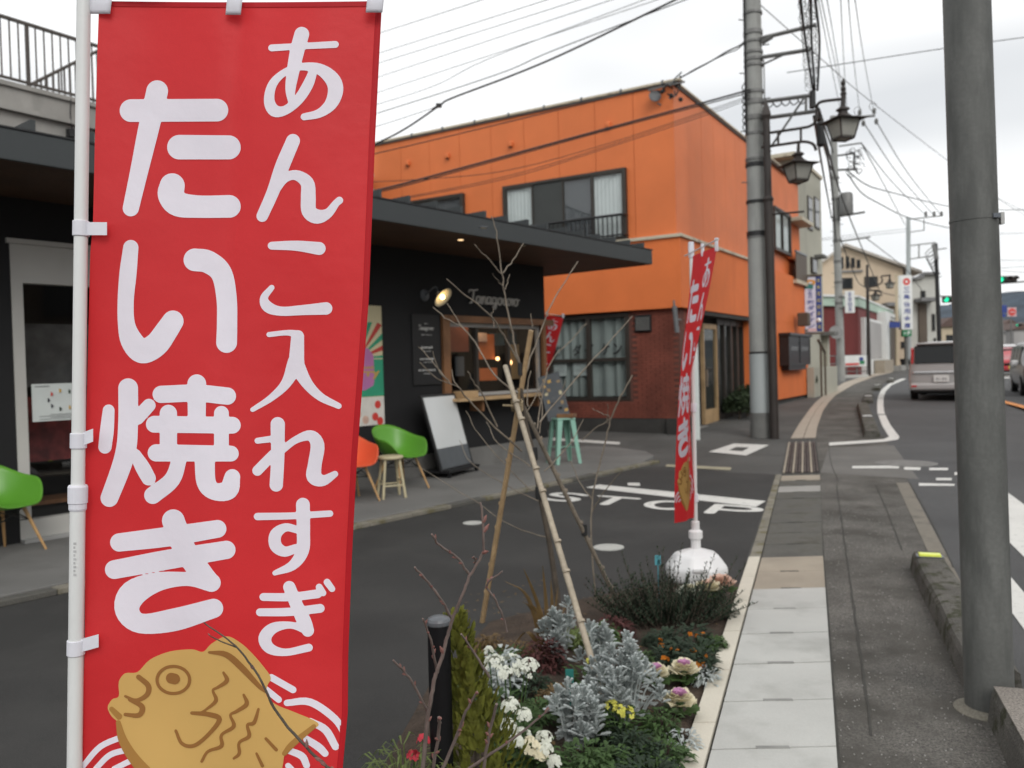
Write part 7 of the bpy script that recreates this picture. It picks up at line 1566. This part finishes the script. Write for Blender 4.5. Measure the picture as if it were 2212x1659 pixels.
BR = [([(515, 690), (490, 590), (465, 470), (440, 330), (430, 250), (410, 100), (385, 0)], .008, .003, 0, -.1), ([(430, 262), (370, 200), (305, 128)], .0045, .003, -.1, -.3), ([(435, 258), (480, 200), (525, 125)], .0045, .003, -.1, .1), ([(443, 332), (455, 300), (466, 262)], .004, .0025, -.05, .0), ([(443, 332), (420, 300), (390, 264)], .0035, .002, -.05, -.2),
      ([(515, 680), (440, 540), (370, 440), (270, 360), (180, 288)], .0065, .0035, 0, -.45), ([(395, 500), (385, 450), (392, 420)], .004, .0025, -.2, -.2), ([(500, 800), (400, 720), (310, 570), (250, 500), (190, 470), (120, 412)], .006, .003, .05, .5), ([(310, 572), (240, 480), (182, 392)], .004, .0025, .25, .55), ([(410, 950), (350, 820), (310, 760), (275, 702)], .0055, .003, -.1, -.3),
      ([(520, 1060), (400, 950), (280, 830), (230, 770), (150, 740), (60, 662)], .0065, .003, .0, -.55), ([(195, 752), (150, 700), (118, 608)], .004, .0025, -.4, -.5), ([(185, 742), (110, 650), (58, 590)], .004, .0025, -.4, -.35), ([(238, 775), (215, 740), (208, 692)], .004, .0025, -.35, -.3),
      ([(515, 800), (560, 640), (640, 430), (700, 320), (772, 204)], .006, .0035, .0, .45), ([(590, 960), (620, 760), (660, 640), (740, 560), (810, 484)], .0055, .003, .0, .3), ([(600, 930), (680, 830), (850, 640), (1015, 452)], .006, .0035, .0, .7), ([(548, 860), (545, 780), (560, 700)], .005, .003, .0, .15), ([(600, 980), (610, 860), (590, 780)], .005, .003, .05, .2), ([(565, 500), (566, 480), (562, 440)], .0035, .002, 0, 0),
      ([(570, 1240), (480, 1160), (330, 990), (270, 880)], .0045, .002, .1, .4), ([(560, 1130), (420, 1030), (360, 930)], .0045, .0025, .0, .3), ([(640, 1300), (500, 1240), (300, 1120), (240, 1010)], .004, .002, .1, .5), ([(640, 1450), (480, 1400), (300, 1280), (70, 1140)], .004, .002, .1, .6), ([(620, 1150), (720, 1050), (800, 920)], .0045, .0025, .1, .4), ([(530, 900), (600, 780), (625, 730)], .004, .002, .0, .2), ([(700, 780), (712, 760), (715, 740)], .003, .002, .4, .4)]
for pts, r0, r1, d0, d1 in BR: branch(tree, pts, r0*.85, r1*.85, DT+d0, DT+d1, 'bark')
st2 = thing('bare_shrub', 'bare shrub stem with a thick tip right of the sapling', 'shrub', G(1292, 1330)); D_s = 5.4
branch(st2, [(870, 1800), (840, 1600), (835, 1300), (870, 1130), (900, 1000), (925, 900), (965, 815), (1020, 718)], .006, .005, D_s, D_s-.2, 'bark', nm='stem'); branch(st2, [(920, 910), (850, 960), (790, 1012)], .004, .003, D_s-.1, D_s, 'bark'); branch(st2, [(915, 905), (880, 890), (840, 868)], .003, .002, D_s-.1, D_s+.1, 'bark'); branch(st2, [(905, 935), (908, 880), (905, 850)], .003, .002, D_s-.1, D_s-.2, 'bark'); branch(st2, [(840, 1280), (780, 1200), (740, 1100)], .004, .002, D_s, D_s+.1, 'bark'); branch(st2, [(838, 1330), (900, 1230), (980, 1140)], .004, .002, D_s, D_s-.2, 'bark')
def stake(label, top, mids, foot_px, Dtop, mat, r):
    f = G(*foot_px); a = P(*top, Dtop); t = thing('support_stake', label, 'stake', f, 'stakes holding the sapling'); n = 9
    MB().tube([f-Vector((0, 0, .02))+(a-f)*(k/n) for k in range(n+1)], [r*(1.0-.12*k/n)*(1+.04*(k % 2)) for k in range(n+1)], 10).build('cane', mat, t, smooth=True)
    for k in range(1, n): p = f+(a-f)*(k/n+.03*math.sin(k*3)); dd_ = (a-f).normalized(); MB().tube([p-dd_*.006, p+dd_*.006], r*1.12, 10).build('node', mat, t)
    return f, a
sL = stake('bamboo stake leaning right, left foot of the tripod', (1147, 706), None, (1040, 1345), 4.62, 'bamboo', .016)
sR = stake('pale bamboo stake leaning left, its foot among the silver leaves', (1091, 783), None, (1312, 1532), 4.75, 'bamboo_grey', .016)
s3 = stake('dark weathered stake at the back of the tripod', (1118, 845), None, (1345, 1318), 4.72, 'bark', .014)
for k, (x, y, r) in enumerate(((1124, 797, .013), (1153, 980, .021), (1252, 1145, .017), (1165, 1065, .021))):
    p = P(x, y, DT-.02) if k != 2 else on(s3[0], s3[1], 1145); MB().lathe([(r, -.035), (r*1.1, -.01), (r*1.05, .02), (r, .035)], p, 10).build('tie', 'tie', tree)
p = P(1117, 876, 4.66); m = MB()
for k in range(4): m.tube([p+Vector((.03*math.cos(w), .03*math.sin(w), -.02+.014*k+.01*math.sin(w*2))) for w in np.linspace(0, 6.28, 12)], .006, 5)
m.tube([p+Vector((-.02, -.03, 0)), p+Vector((-.08, -.03, .005))], .006, 5); m.build('rope_knot', 'rope', tree, kind='stuff')
# ---- twigs near the camera
vf = lambda X, Y: (811.9+.28893*X, 1179.5+.28893*Y)
fs = P(905, 1760, 2.3); fs.z = .02; tw = thing('bare_shrub', 'budding bare twigs rising in front of the black bollard', 'shrub', fs)
TW = [([(330, 1900), (375, 1400), (400, 1200), (440, 1000), (470, 900), (530, 700), (570, 550), (640, 390), (700, 230), (790, 80), (805, 0), (800, -190), (780, -330)], .0048, .0022), ([(570, 540), (480, 390), (380, 260), (290, 155)], .003, .002), ([(705, 220), (600, 80), (480, 0), (420, -85)], .003, .002), ([(455, 930), (410, 700), (350, 540)], .003, .002), ([(390, 1250), (310, 1090), (230, 960), (130, 850)], .003, .002), ([(460, 1750), (600, 1430), (660, 1270), (755, 1090)], .004, .0022), ([(790, 1750), (850, 1400), (905, 1180)], .0042, .003), ([(420, 1700), (470, 1400), (475, 1280)], .0042, .0032),
      ([(980, 640), (940, 500), (880, 380), (830, 290), (945, 185)], .0028, .0018), ([(850, 980), (720, 780), (640, 660)], .0028, .0018), ([(640, 1700), (1000, 1460), (1300, 1220)], .0035, .002), ([(750, 140), (740, 100), (735, 80)], .002, .0015)]
for pts, r0, r1 in TW: branch(tw, pts, r0*1.3, r1*1.35, 2.3, 2.15, 'twig', vf, .004, buds=5, k=5)
vi = lambda x, y: (x, y)
fs = P(760, 1759, 1.45); fs.z = .0; t2 = thing('twig_spray', 'single dark twig crossing the fish on the near banner', 'twig', fs)
branch(t2, [(1010, 2300), (860, 1880), (740, 1690), (705, 1655), (660, 1612), (600, 1542), (565, 1472), (530, 1420), (500, 1388), (440, 1345)], .0036, .0012, 1.46, 1.52, 'bark_dark', vi, .0015, buds=9, k=5); branch(t2, [(510, 1398), (470, 1382), (452, 1372)], .0014, .0009, 1.52, 1.5, 'bark_dark', vi, .001, buds=2); branch(t2, [(602, 1545), (585, 1520), (578, 1500)], .0016, .001, 1.5, 1.5, 'bark_dark', vi, .001, buds=1)
# ================================================================= THE FLOWER BED
def leaf(mb, p, d, l, w, up=Vector((0, 0, 1)), droop=.0):
    d = Vector(d).normalized(); e = d.cross(up); e = e.normalized() if e.length > 1e-3 else Vector((1, 0, 0)); q = p+d*l*.55-up*(droop*l*.2); r = p+d*l-up*(droop*l)
    mb.add([p-e*w*.18, p+e*w*.18, q+e*w*.5, r+e*w*.06, r-e*w*.06, q-e*w*.5], [(0, 1, 2, 5), (5, 2, 3, 4)])
def onb(x, y): p = G(x, y, .02); return Vector((p.x, p.y, .02))
def plant(name, label, cat, base, group=None): return thing(name, label, cat, base, group)
def lobed(m, p, d, L, w):
    e = d.cross(Vector((0, 0, 1))); e = e.normalized() if e.length > 1e-3 else Vector((1, 0, 0)); leaf(m, p, d, L, w*.55, droop=.12)
    for f, q in ((.28, .34), (.5, .42), (.72, .36), (.9, .24)):
        for sg in (-1, 1): leaf(m, p+d*L*f, d*.75+e*sg+Vector((0, 0, .25)), L*q, w*.5)
def silver(label, base, r, h, n):
    t = plant('dusty_miller', label, 'plant', base, 'silver-leaved plants'); m = MB(); s = MB()
    for k in range(int(n/9)):
        a = rn.uniform(0, 6.283); rr = r*rn.random()**.6; top = h*(1-.42*(rr/r)**2)*rn.uniform(.62, 1.06); b0_ = base+Vector((rr*.35*math.cos(a), rr*.35*math.sin(a), 0)); tip = base+Vector((rr*math.cos(a), rr*math.sin(a), top)); s.tube([b0_, (b0_+tip)/2+Vector((0, 0, .02)), tip], [.005, .004, .003], 5, False)
        nl = rn.randint(9, 13)
        for j in range(nl):
            w = j*2.4+a; f = j/nl; p = tip-Vector((0, 0, (1-f)*.05)); out_ = 1.15-1.0*f; d = Vector((math.cos(w)*out_, math.sin(w)*out_, .35+.9*f)).normalized(); lobed(m, p, d, rn.uniform(.035, .055)*(1.15-.45*f), .026)
        for j in range(7):
            f = rn.uniform(.2, .8); p = b0_+(tip-b0_)*f; w = rn.uniform(0, 6.283); lobed(m, p, Vector((math.cos(w), math.sin(w), rn.uniform(-.3, .3))).normalized(), rn.uniform(.03, .05), .02)
    m.build('foliage', 'leaf_silver', t, kind='stuff'); s.build('stems', 'leaf_silver', t, kind='stuff')
silver('silver dusty miller left of the pale stake, farthest of the silver plants', onb(1212, 1430), .10, .36, 150); silver('broad silver dusty miller right of the pale stake', onb(1350, 1560), .17, .36, 330); silver('silver dusty miller at the front beside the white flowers', onb(1238, 1610), .11, .25, 180); silver('narrow silver dusty miller behind the broad one, crossed by the stake', onb(1290, 1470), .09, .30, 120)
def flower(mb, c, r, rn, nrm=None):
    n = nrm or Vector((rn.gauss(0, .5), rn.gauss(-.4, .4), 1)).normalized(); a = n.cross(Vector((1, 0, .2))).normalized(); b = n.cross(a)
    for k in range(5):
        w = 6.283*k/5+rn.random(); d = a*math.cos(w)+b*math.sin(w); e = n.cross(d); mb.add([c, c+d*r*.6+e*r*.42+n*r*.15, c+d*r+n*r*.05, c+d*r*.6-e*r*.42+n*r*.15], [(0, 1, 2, 3)])
def bloom(label, base, heads, mat, group, hr=.035, nf=26, fr=.014, leafm='leaf_green', name='flowering_plant', lr=.09):
    t = plant(name, label, 'flowers', base, group); f = MB(); l = MB(); s = MB()
    for hx, hy, hz, k_ in heads:
        c = base+Vector((hx, hy, hz)); s.tube([base+Vector((hx*.4, hy*.4, 0)), c], .003, 4, False)
        for k in range(nf):
            a = rn.uniform(0, 6.283); b = math.acos(rn.uniform(.0, 1)); n = Vector((math.sin(b)*math.cos(a), math.sin(b)*math.sin(a), math.cos(b))); flower(f, c+n*hr*k_*rn.uniform(.8, 1.05), fr, rn, (n+Vector((0, -.2, .2))).normalized())
    for k in range(int(60+20*len(heads))):
        a = rn.uniform(0, 6.283); r = lr*rn.random()**.5; p = base+Vector((r*math.cos(a), r*math.sin(a), rn.uniform(.01, .12))); leaf(l, p, (math.cos(a), math.sin(a), rn.uniform(.1, .9)), rn.uniform(.03, .06), .02, droop=.3)
    f.build('petals', mat, t, kind='stuff'); l.build('leaves', leafm, t, kind='stuff'); s.build('stems', leafm, t, kind='stuff')
WG = 'white flowers between the conifer and the silver plants'
bloom('large white flower cluster right of the golden conifer', onb(1105, 1600), [(-.06, .05, .30, 1.1), (.0, .06, .29, 1.2), (.06, .02, .27, 1.1), (-.02, .0, .27, 1), (.08, .05, .28, 1)], 'petal_white', WG, .04)
bloom('white flowers below the large white cluster', onb(1118, 1655), [(-.02, .02, .22, 1), (.03, .0, .19, .9), (-.03, -.02, .16, .9), (.02, -.03, .13, .9)], 'petal_white', WG, .035)
bloom('white and cream flower heads lowest in the bed', onb(1145, 1700), [(-.05, .0, .16, .9), (.05, .0, .13, 1), (.06, .03, .16, .9), (.09, -.03, .10, .7)], 'petal_white', WG, .035)
bloom('cream ruffled flower head under the white flowers', onb(1150, 1688), [(0, -.04, .14, 1.2), (.03, -.05, .12, .9)], 'petal_cream', WG, .035, nf=34)
bloom('small white flower beside the tip of the conifer', onb(1075, 1560), [(-.03, .0, .31, .6)], 'petal_white', WG, .03, nf=14)
bloom('yellow flowers at the foot of the pale stake', onb(1345, 1600), [(-.04, .02, .13, .75), (.02, -.01, .11, .85), (-.01, .0, .12, .7)], 'petal_yellow', 'yellow flowers', .035, nf=16)
bloom('tiny yellow blossoms between the silver plants', onb(1275, 1500), [(0, 0, .16, .3), (.04, .0, .15, .3)], 'petal_yellow', 'yellow flowers', .03, nf=6)
VG = 'orange violas in the soil'
for k, (x, y) in enumerate(((1440, 1415), (1465, 1440), (1500, 1400), (1515, 1440), (1450, 1455), (1512, 1462))):
    bloom(('orange viola nearest the silver plant', 'orange viola in the middle of the viola patch', 'orange viola farthest back in the viola patch', 'orange viola nearest the cream kerb', 'orange viola at the lower left of the viola patch', 'orange viola lowest beside the kerb')[k], onb(x, y), [(rn.uniform(-.05, .05), rn.uniform(-.04, .04), rn.uniform(.05, .10), .35) for _ in range(3)], 'petal_orange', VG, .02, nf=4, fr=.013, leafm='leaf_dark', lr=.07)
bloom('red flowers at the foot of the black bollard', onb(905, 1800), [(-.01, .0, .26, .6), (.02, .02, .30, .6)], 'petal_red', None, .03, nf=10, leafm='leaf_green')
def cabbage(label, base, r, h, inner='petal_pink', outer='petal_cream'):
    t = plant('ornamental_cabbage', label, 'plant', base, 'ornamental cabbages'); o = MB(); i_ = MB(); g = MB(); c = base+Vector((0, 0, h))
    for ring, (n, rr, zz_, tilt, mb_) in enumerate(((14, 1.0, -.03, .1, g), (16, .92, -.005, .45, o), (14, .72, .01, .8, o), (11, .5, .022, 1.1, o), (8, .32, .028, 1.5, i_), (6, .16, .03, 2.2, i_))):
        for k in range(n):
            a = 6.283*k/n+ring*.3+rn.uniform(-.1, .1); d = Vector((math.cos(a), math.sin(a), 0)); e = Vector((-d.y, d.x, 0)); L = r*rr*rn.uniform(.9, 1.08); w = r*.34*rn.uniform(.9, 1.2); up = Vector((0, 0, L*tilt*.5))
            pts = [c+Vector((0, 0, zz_))+d*L*.25, c+d*L*.7+e*w+up*.6+Vector((0, 0, zz_+rn.uniform(-.006, .006))), c+d*L*.95+e*w*.5+up+Vector((0, 0, zz_+rn.uniform(-.01, .01))), c+d*L+up*1.05+Vector((0, 0, zz_+.006)), c+d*L*.95-e*w*.5+up+Vector((0, 0, zz_+rn.uniform(-.01, .01))), c+d*L*.7-e*w+up*.6+Vector((0, 0, zz_))]
            mb_.add(pts, [(0, 1, 2, 3), (0, 3, 4, 5)])
    MB().tube([base, c], .012, 6).build('stalk', 'leaf_green', t); g.build('outer_leaves', 'leaf_green', t, kind='stuff'); o.build('frilly_leaves', outer, t, kind='stuff'); i_.build('heart', inner, t, kind='stuff')
cabbage('cream ornamental cabbage with a pink heart, upper one beside the kerb', onb(1478, 1482), .082, .07); cabbage('cream ornamental cabbage with a violet heart, lower one beside the kerb', onb(1470, 1552), .08, .07); cabbage('cream ornamental cabbage half hidden by the broad silver plant', onb(1420, 1490), .07, .07)
cabbage('peach ornamental cabbage at the foot of the banner base, right one', onb(1558, 1296), .105, .10, 'petal_peach', 'petal_peach'); cabbage('cream ornamental cabbage at the foot of the banner base, left one', onb(1530, 1304), .10, .09, 'petal_peach', 'petal_cream'); cabbage('white ornamental cabbage behind the rosemary', onb(1490, 1310), .09, .08, 'petal_cream', 'petal_white')
# golden conifer
cb_ = onb(1040, 1750); t = plant('golden_conifer', 'golden green columnar conifer beside the black bollard', 'shrub', cb_); m = MB(); hC = P(997, 1322, cb_.y).z-.02
for k in range(420):
    a = rn.uniform(0, 6.283); f = rn.random()**.8; z = hC*f*.96; R_ = (.15+.025*math.sin(a*3+z*9)+.02*math.sin(z*31+a))*(1-f)**.7*(1 if f > .12 else .8)+.006; r = R_*rn.uniform(.35, 1.0)
    p = cb_+Vector((-.075*f+.03*(1-f), 0, 0))+Vector((r*math.cos(a), r*math.sin(a), z)); d = Vector((math.cos(a)*.45+rn.gauss(0, .15), math.sin(a)*.45+rn.gauss(0, .15), 1)).normalized(); side = Vector((-math.sin(a), math.cos(a), 0)); L = rn.uniform(.05, .10)*(1-.35*f)
    for j in range(11):
        g_ = j/11; sg = 1 if j % 2 else -1; leaf(m, p+d*L*g_, d+side*(sg*.7*(1-g_*.6))+Vector((rn.gauss(0, .15), rn.gauss(0, .15), 0)), L*.42*(1.1-.5*g_), .011, up=Vector((math.cos(a), math.sin(a), .2)))
m.build('foliage', 'leaf_gold', t, kind='stuff'); MB().tube([cb_, cb_+Vector((-.03, 0, hC*.9))], [.014, .003], 6).build('stem', 'bark_dark', t)
# rosemary
rb_ = onb(1425, 1345); t = plant('rosemary', 'dark green rosemary bush in front of the white banner base', 'shrub', rb_); m = MB(); s = MB()
for k in range(190):
    a = rn.uniform(0, 6.283); r = rn.random()**.6; x, y = .40*r*math.cos(a), .20*r*math.sin(a); o = rb_+Vector((x*.7+.03, y*.7, 0)); H1 = rn.uniform(.16, .38)*(1-.4*r) + (.13 if rn.random() < .16 else 0); lean = Vector((x*.5+rn.gauss(0, .05), y*.3+rn.gauss(0, .04), H1)); s.tube([o, o+lean*.5, o+lean], [.003, .0022, .001], 4, False)
    for j in range(34):
        f = j/34; p = o+lean*(.12+.88*f); w = j*2.4+k; d = Vector((math.cos(w), math.sin(w), rn.uniform(.5, 1.1))); leaf(m, p, d, .032*(1.1-.45*f), .0085)
m.build('foliage', 'leaf_dark', t, kind='stuff'); s.build('stems', 'bark_dark', t, kind='stuff')
# strap leaves
fb_ = onb(1185, 1415); t = plant('flax_plant', 'bronze strap-leaved plant between the stakes', 'plant', fb_)
for k, (x, y, mx_, my) in enumerate(((1131, 1228, 1160, 1300), (1142, 1300, 1165, 1330), (1172, 1222, 1180, 1310), (1190, 1250, 1192, 1320), (1128, 1300, 1150, 1318), (1205, 1268, 1196, 1340), (1090, 1255, 1140, 1290), (1110, 1395, 1140, 1365), (1160, 1330, 1172, 1360), (1225, 1300, 1205, 1350))):
    a, b, c = fb_+Vector((rn.uniform(-.03, .03), rn.uniform(-.02, .02), 0)), P(mx_, my, fb_.y-.02), P(x, y, fb_.y-.08+.03*k*.5); q = smooth([tuple(a), tuple(b), tuple(c)], 5); m = MB(); n_ = len(q)
    for i, p in enumerate(q):
        w = .013*(1-(i/(n_-1))**2.2)+.001; e = Vector((.9, .35 if k % 2 else -.35, .1)).normalized(); m.v += [Vector(p)-e*w, Vector(p)+Vector((0, -.004, 0)), Vector(p)+e*w]
    for i in range(n_-1): m.f += [(3*i, 3*i+1, 3*i+4, 3*i+3), (3*i+1, 3*i+2, 3*i+5, 3*i+4)]
    m.build('strap_leaf', 'leaf_bronze', t, smooth=True)
# feathery and small green plants
def tuft(label, base, r, h, n, mat, name='green_plant', l=.07, w=.012, droop=.5, group='small green plants'):
    t = plant(name, label, 'plant', base, group); m = MB(); s = MB()
    for k in range(n):
        a = rn.uniform(0, 6.283); rr = r*rn.random()**.5; p = base+Vector((rr*math.cos(a), rr*math.sin(a), h*rn.uniform(.1, 1)*(1-.4*(rr/r)**2)))
        leaf(m, p, (math.cos(a)+rn.gauss(0, .4), math.sin(a)+rn.gauss(0, .4), rn.uniform(.0, 1.0)), l*rn.uniform(.6, 1.2), w*rn.uniform(.7, 1.2), droop=droop)
        if k % 6 == 0: s.tube([base+Vector((rr*.4*math.cos(a), rr*.4*math.sin(a), 0)), p], .0018, 4, False)
    m.build('foliage', mat, t, kind='stuff'); s.build('stems', mat, t, kind='stuff')
tuft('feathery pale green plant left of the black bollard', onb(880, 1800), .16, .30, 520, 'leaf_pale', l=.10, w=.008, droop=.7)
tuft('round green plant below the lower pink-hearted cabbage', onb(1432, 1590), .07, .12, 220, 'leaf_green', l=.035, w=.014); tuft('low green plant in the front corner of the bed', onb(1270, 1690), .13, .14, 420, 'leaf_green', l=.05, w=.015); tuft('dark green plant under the yellow flowers', onb(1370, 1650), .10, .12, 320, 'leaf_dark', l=.04, w=.015); tuft('green plant in front of the silver plants at the bottom edge', onb(1180, 1760), .14, .12, 360, 'leaf_green', l=.05, w=.014); tuft('dark plant at the bottom right of the bed', onb(1400, 1720), .13, .12, 340, 'leaf_dark', l=.045, w=.016)
tuft('grey-green plant against the cream kerb', onb(1520, 1475), .07, .08, 130, 'leaf_silver', l=.04, w=.012); tuft('pale sprig beside the kerb under the lower cabbage', onb(1478, 1610), .06, .06, 90, 'leaf_silver', l=.035, w=.012); tuft('bright green clump behind the pale stake', onb(1300, 1390), .10, .12, 240, 'leaf_green', l=.045, w=.016); tuft('dark red leafed plant behind the silver plants', onb(1325, 1380), .10, .12, 260, 'leaf_red', l=.05, w=.02); tuft('dark red leafed plant beside the bronze straps', onb(1178, 1450), .09, .17, 240, 'leaf_red', l=.05, w=.02); tuft('sage coloured plant behind the white flowers', onb(1085, 1500), .09, .24, 240, 'leaf_silver', l=.05, w=.022); tuft('green viola leaves beside the silver plant', onb(1470, 1425), .15, .06, 420, 'leaf_dark', l=.03, w=.014); tuft('green plant along the edge of the bed by the rosemary', onb(1560, 1330), .09, .08, 200, 'leaf_dark', l=.035, w=.016)
tuft('green plant under the conifer at the bottom edge', onb(1090, 1830), .16, .14, 420, 'leaf_green', l=.06, w=.014); tuft('low straggling plant left of the bronze straps', onb(1120, 1420), .10, .08, 200, 'leaf_bronze', l=.05, w=.01)
FILL = [((1100, 1440), .10, .10, 'leaf_green', 'green clump left of the silver plants, behind the white flowers'), ((1150, 1500), .09, .10, 'leaf_dark', 'dark clump between the white flowers and the farthest silver plant'), ((1165, 1560), .09, .09, 'leaf_green', 'leafy clump right of the large white cluster'), ((1200, 1520), .07, .08, 'leaf_bronze', 'brownish sprigs left of the front silver plant'), ((1385, 1450), .08, .10, 'leaf_green', 'leafy clump behind the broad silver plant'), ((1430, 1395), .09, .08, 'leaf_dark', 'dark clump between the rosemary and the violas'), ((1310, 1600), .09, .08, 'leaf_dark', 'dark clump between the two silver plants at the front'), ((1330, 1680), .12, .10, 'leaf_green', 'wide leafy clump at the bottom of the bed'), ((1430, 1650), .10, .08, 'leaf_green', 'leafy clump by the kerb at the bottom of the bed'), ((1060, 1420), .08, .12, 'leaf_bronze', 'dry brown sprigs at the back left of the bed'), ((1250, 1400), .08, .12, 'leaf_pale', 'pale green sprigs behind the pale stake'), ((1010, 1500), .10, .10, 'leaf_pale', 'pale green sprigs behind the conifer'), ((1540, 1400), .06, .06, 'leaf_green', 'small leafy clump against the kerb by the violas')]
for (x, y), r, h, mt, lb in FILL: tuft(lb, onb(x, y), r, h, 260, mt, l=.045, w=.014)
for k, (x, y, mt, lb) in enumerate(((1233, 1560, 'tag_teal', 'teal plant label stuck in the soil between the silver plants'), (1424, 1330, 'tag_blue', 'light blue plant label behind the rosemary'))):
    p = onb(x, y); h = (.20, .34)[k]; t = thing('plant_label', lb, 'plant label', p, 'plant labels'); MB().box(p+Vector((0, 0, h)), (.035, .003, .06)).build('tag', mt, t); MB().box(p+Vector((0, 0, h/2)), (.006, .003, h)).build('spike', mt, t)
# fallen leaves on the soil and grit on the pavement
m = MB()
for k in range(320):
    u = rn.random(); y = 2.6+3.4*u; x0_ = -.45+.28*(y-2.6)*.1; x1_ = xat(kerbL, y)-.05; x = x0_+(x1_-x0_)*rn.random(); p = Vector((x, y, max(.03, bedz(x, y)+.012))); a = rn.uniform(0, 6.283); leaf(m, p, (math.cos(a), math.sin(a), rn.uniform(-.1, .3)), rn.uniform(.015, .04), rn.uniform(.008, .02))
o = m.build('leaf_litter', 'leaf_bronze'); o['kind'] = 'stuff'; o['label'] = 'dry brown leaf litter on the soil of the flower bed'; o['category'] = 'leaf litter'
m = MB()
for k in range(900):
    y = 2.6+rn.random()**1.6*6; x0_ = xat(walkL, y)+.02; x1_ = x0_+.75; x = x0_+(x1_-x0_)*rn.random(); s = rn.uniform(.002, .0055); m.box((x, y, .0045+s*.4), (s*1.4, s, s*.8), rn.uniform(0, 3))
o = m.build('grit', 'concrete_grey'); o['kind'] = 'stuff'; o['label'] = 'loose pale grit scattered on the dark pavement'; o['category'] = 'grit'
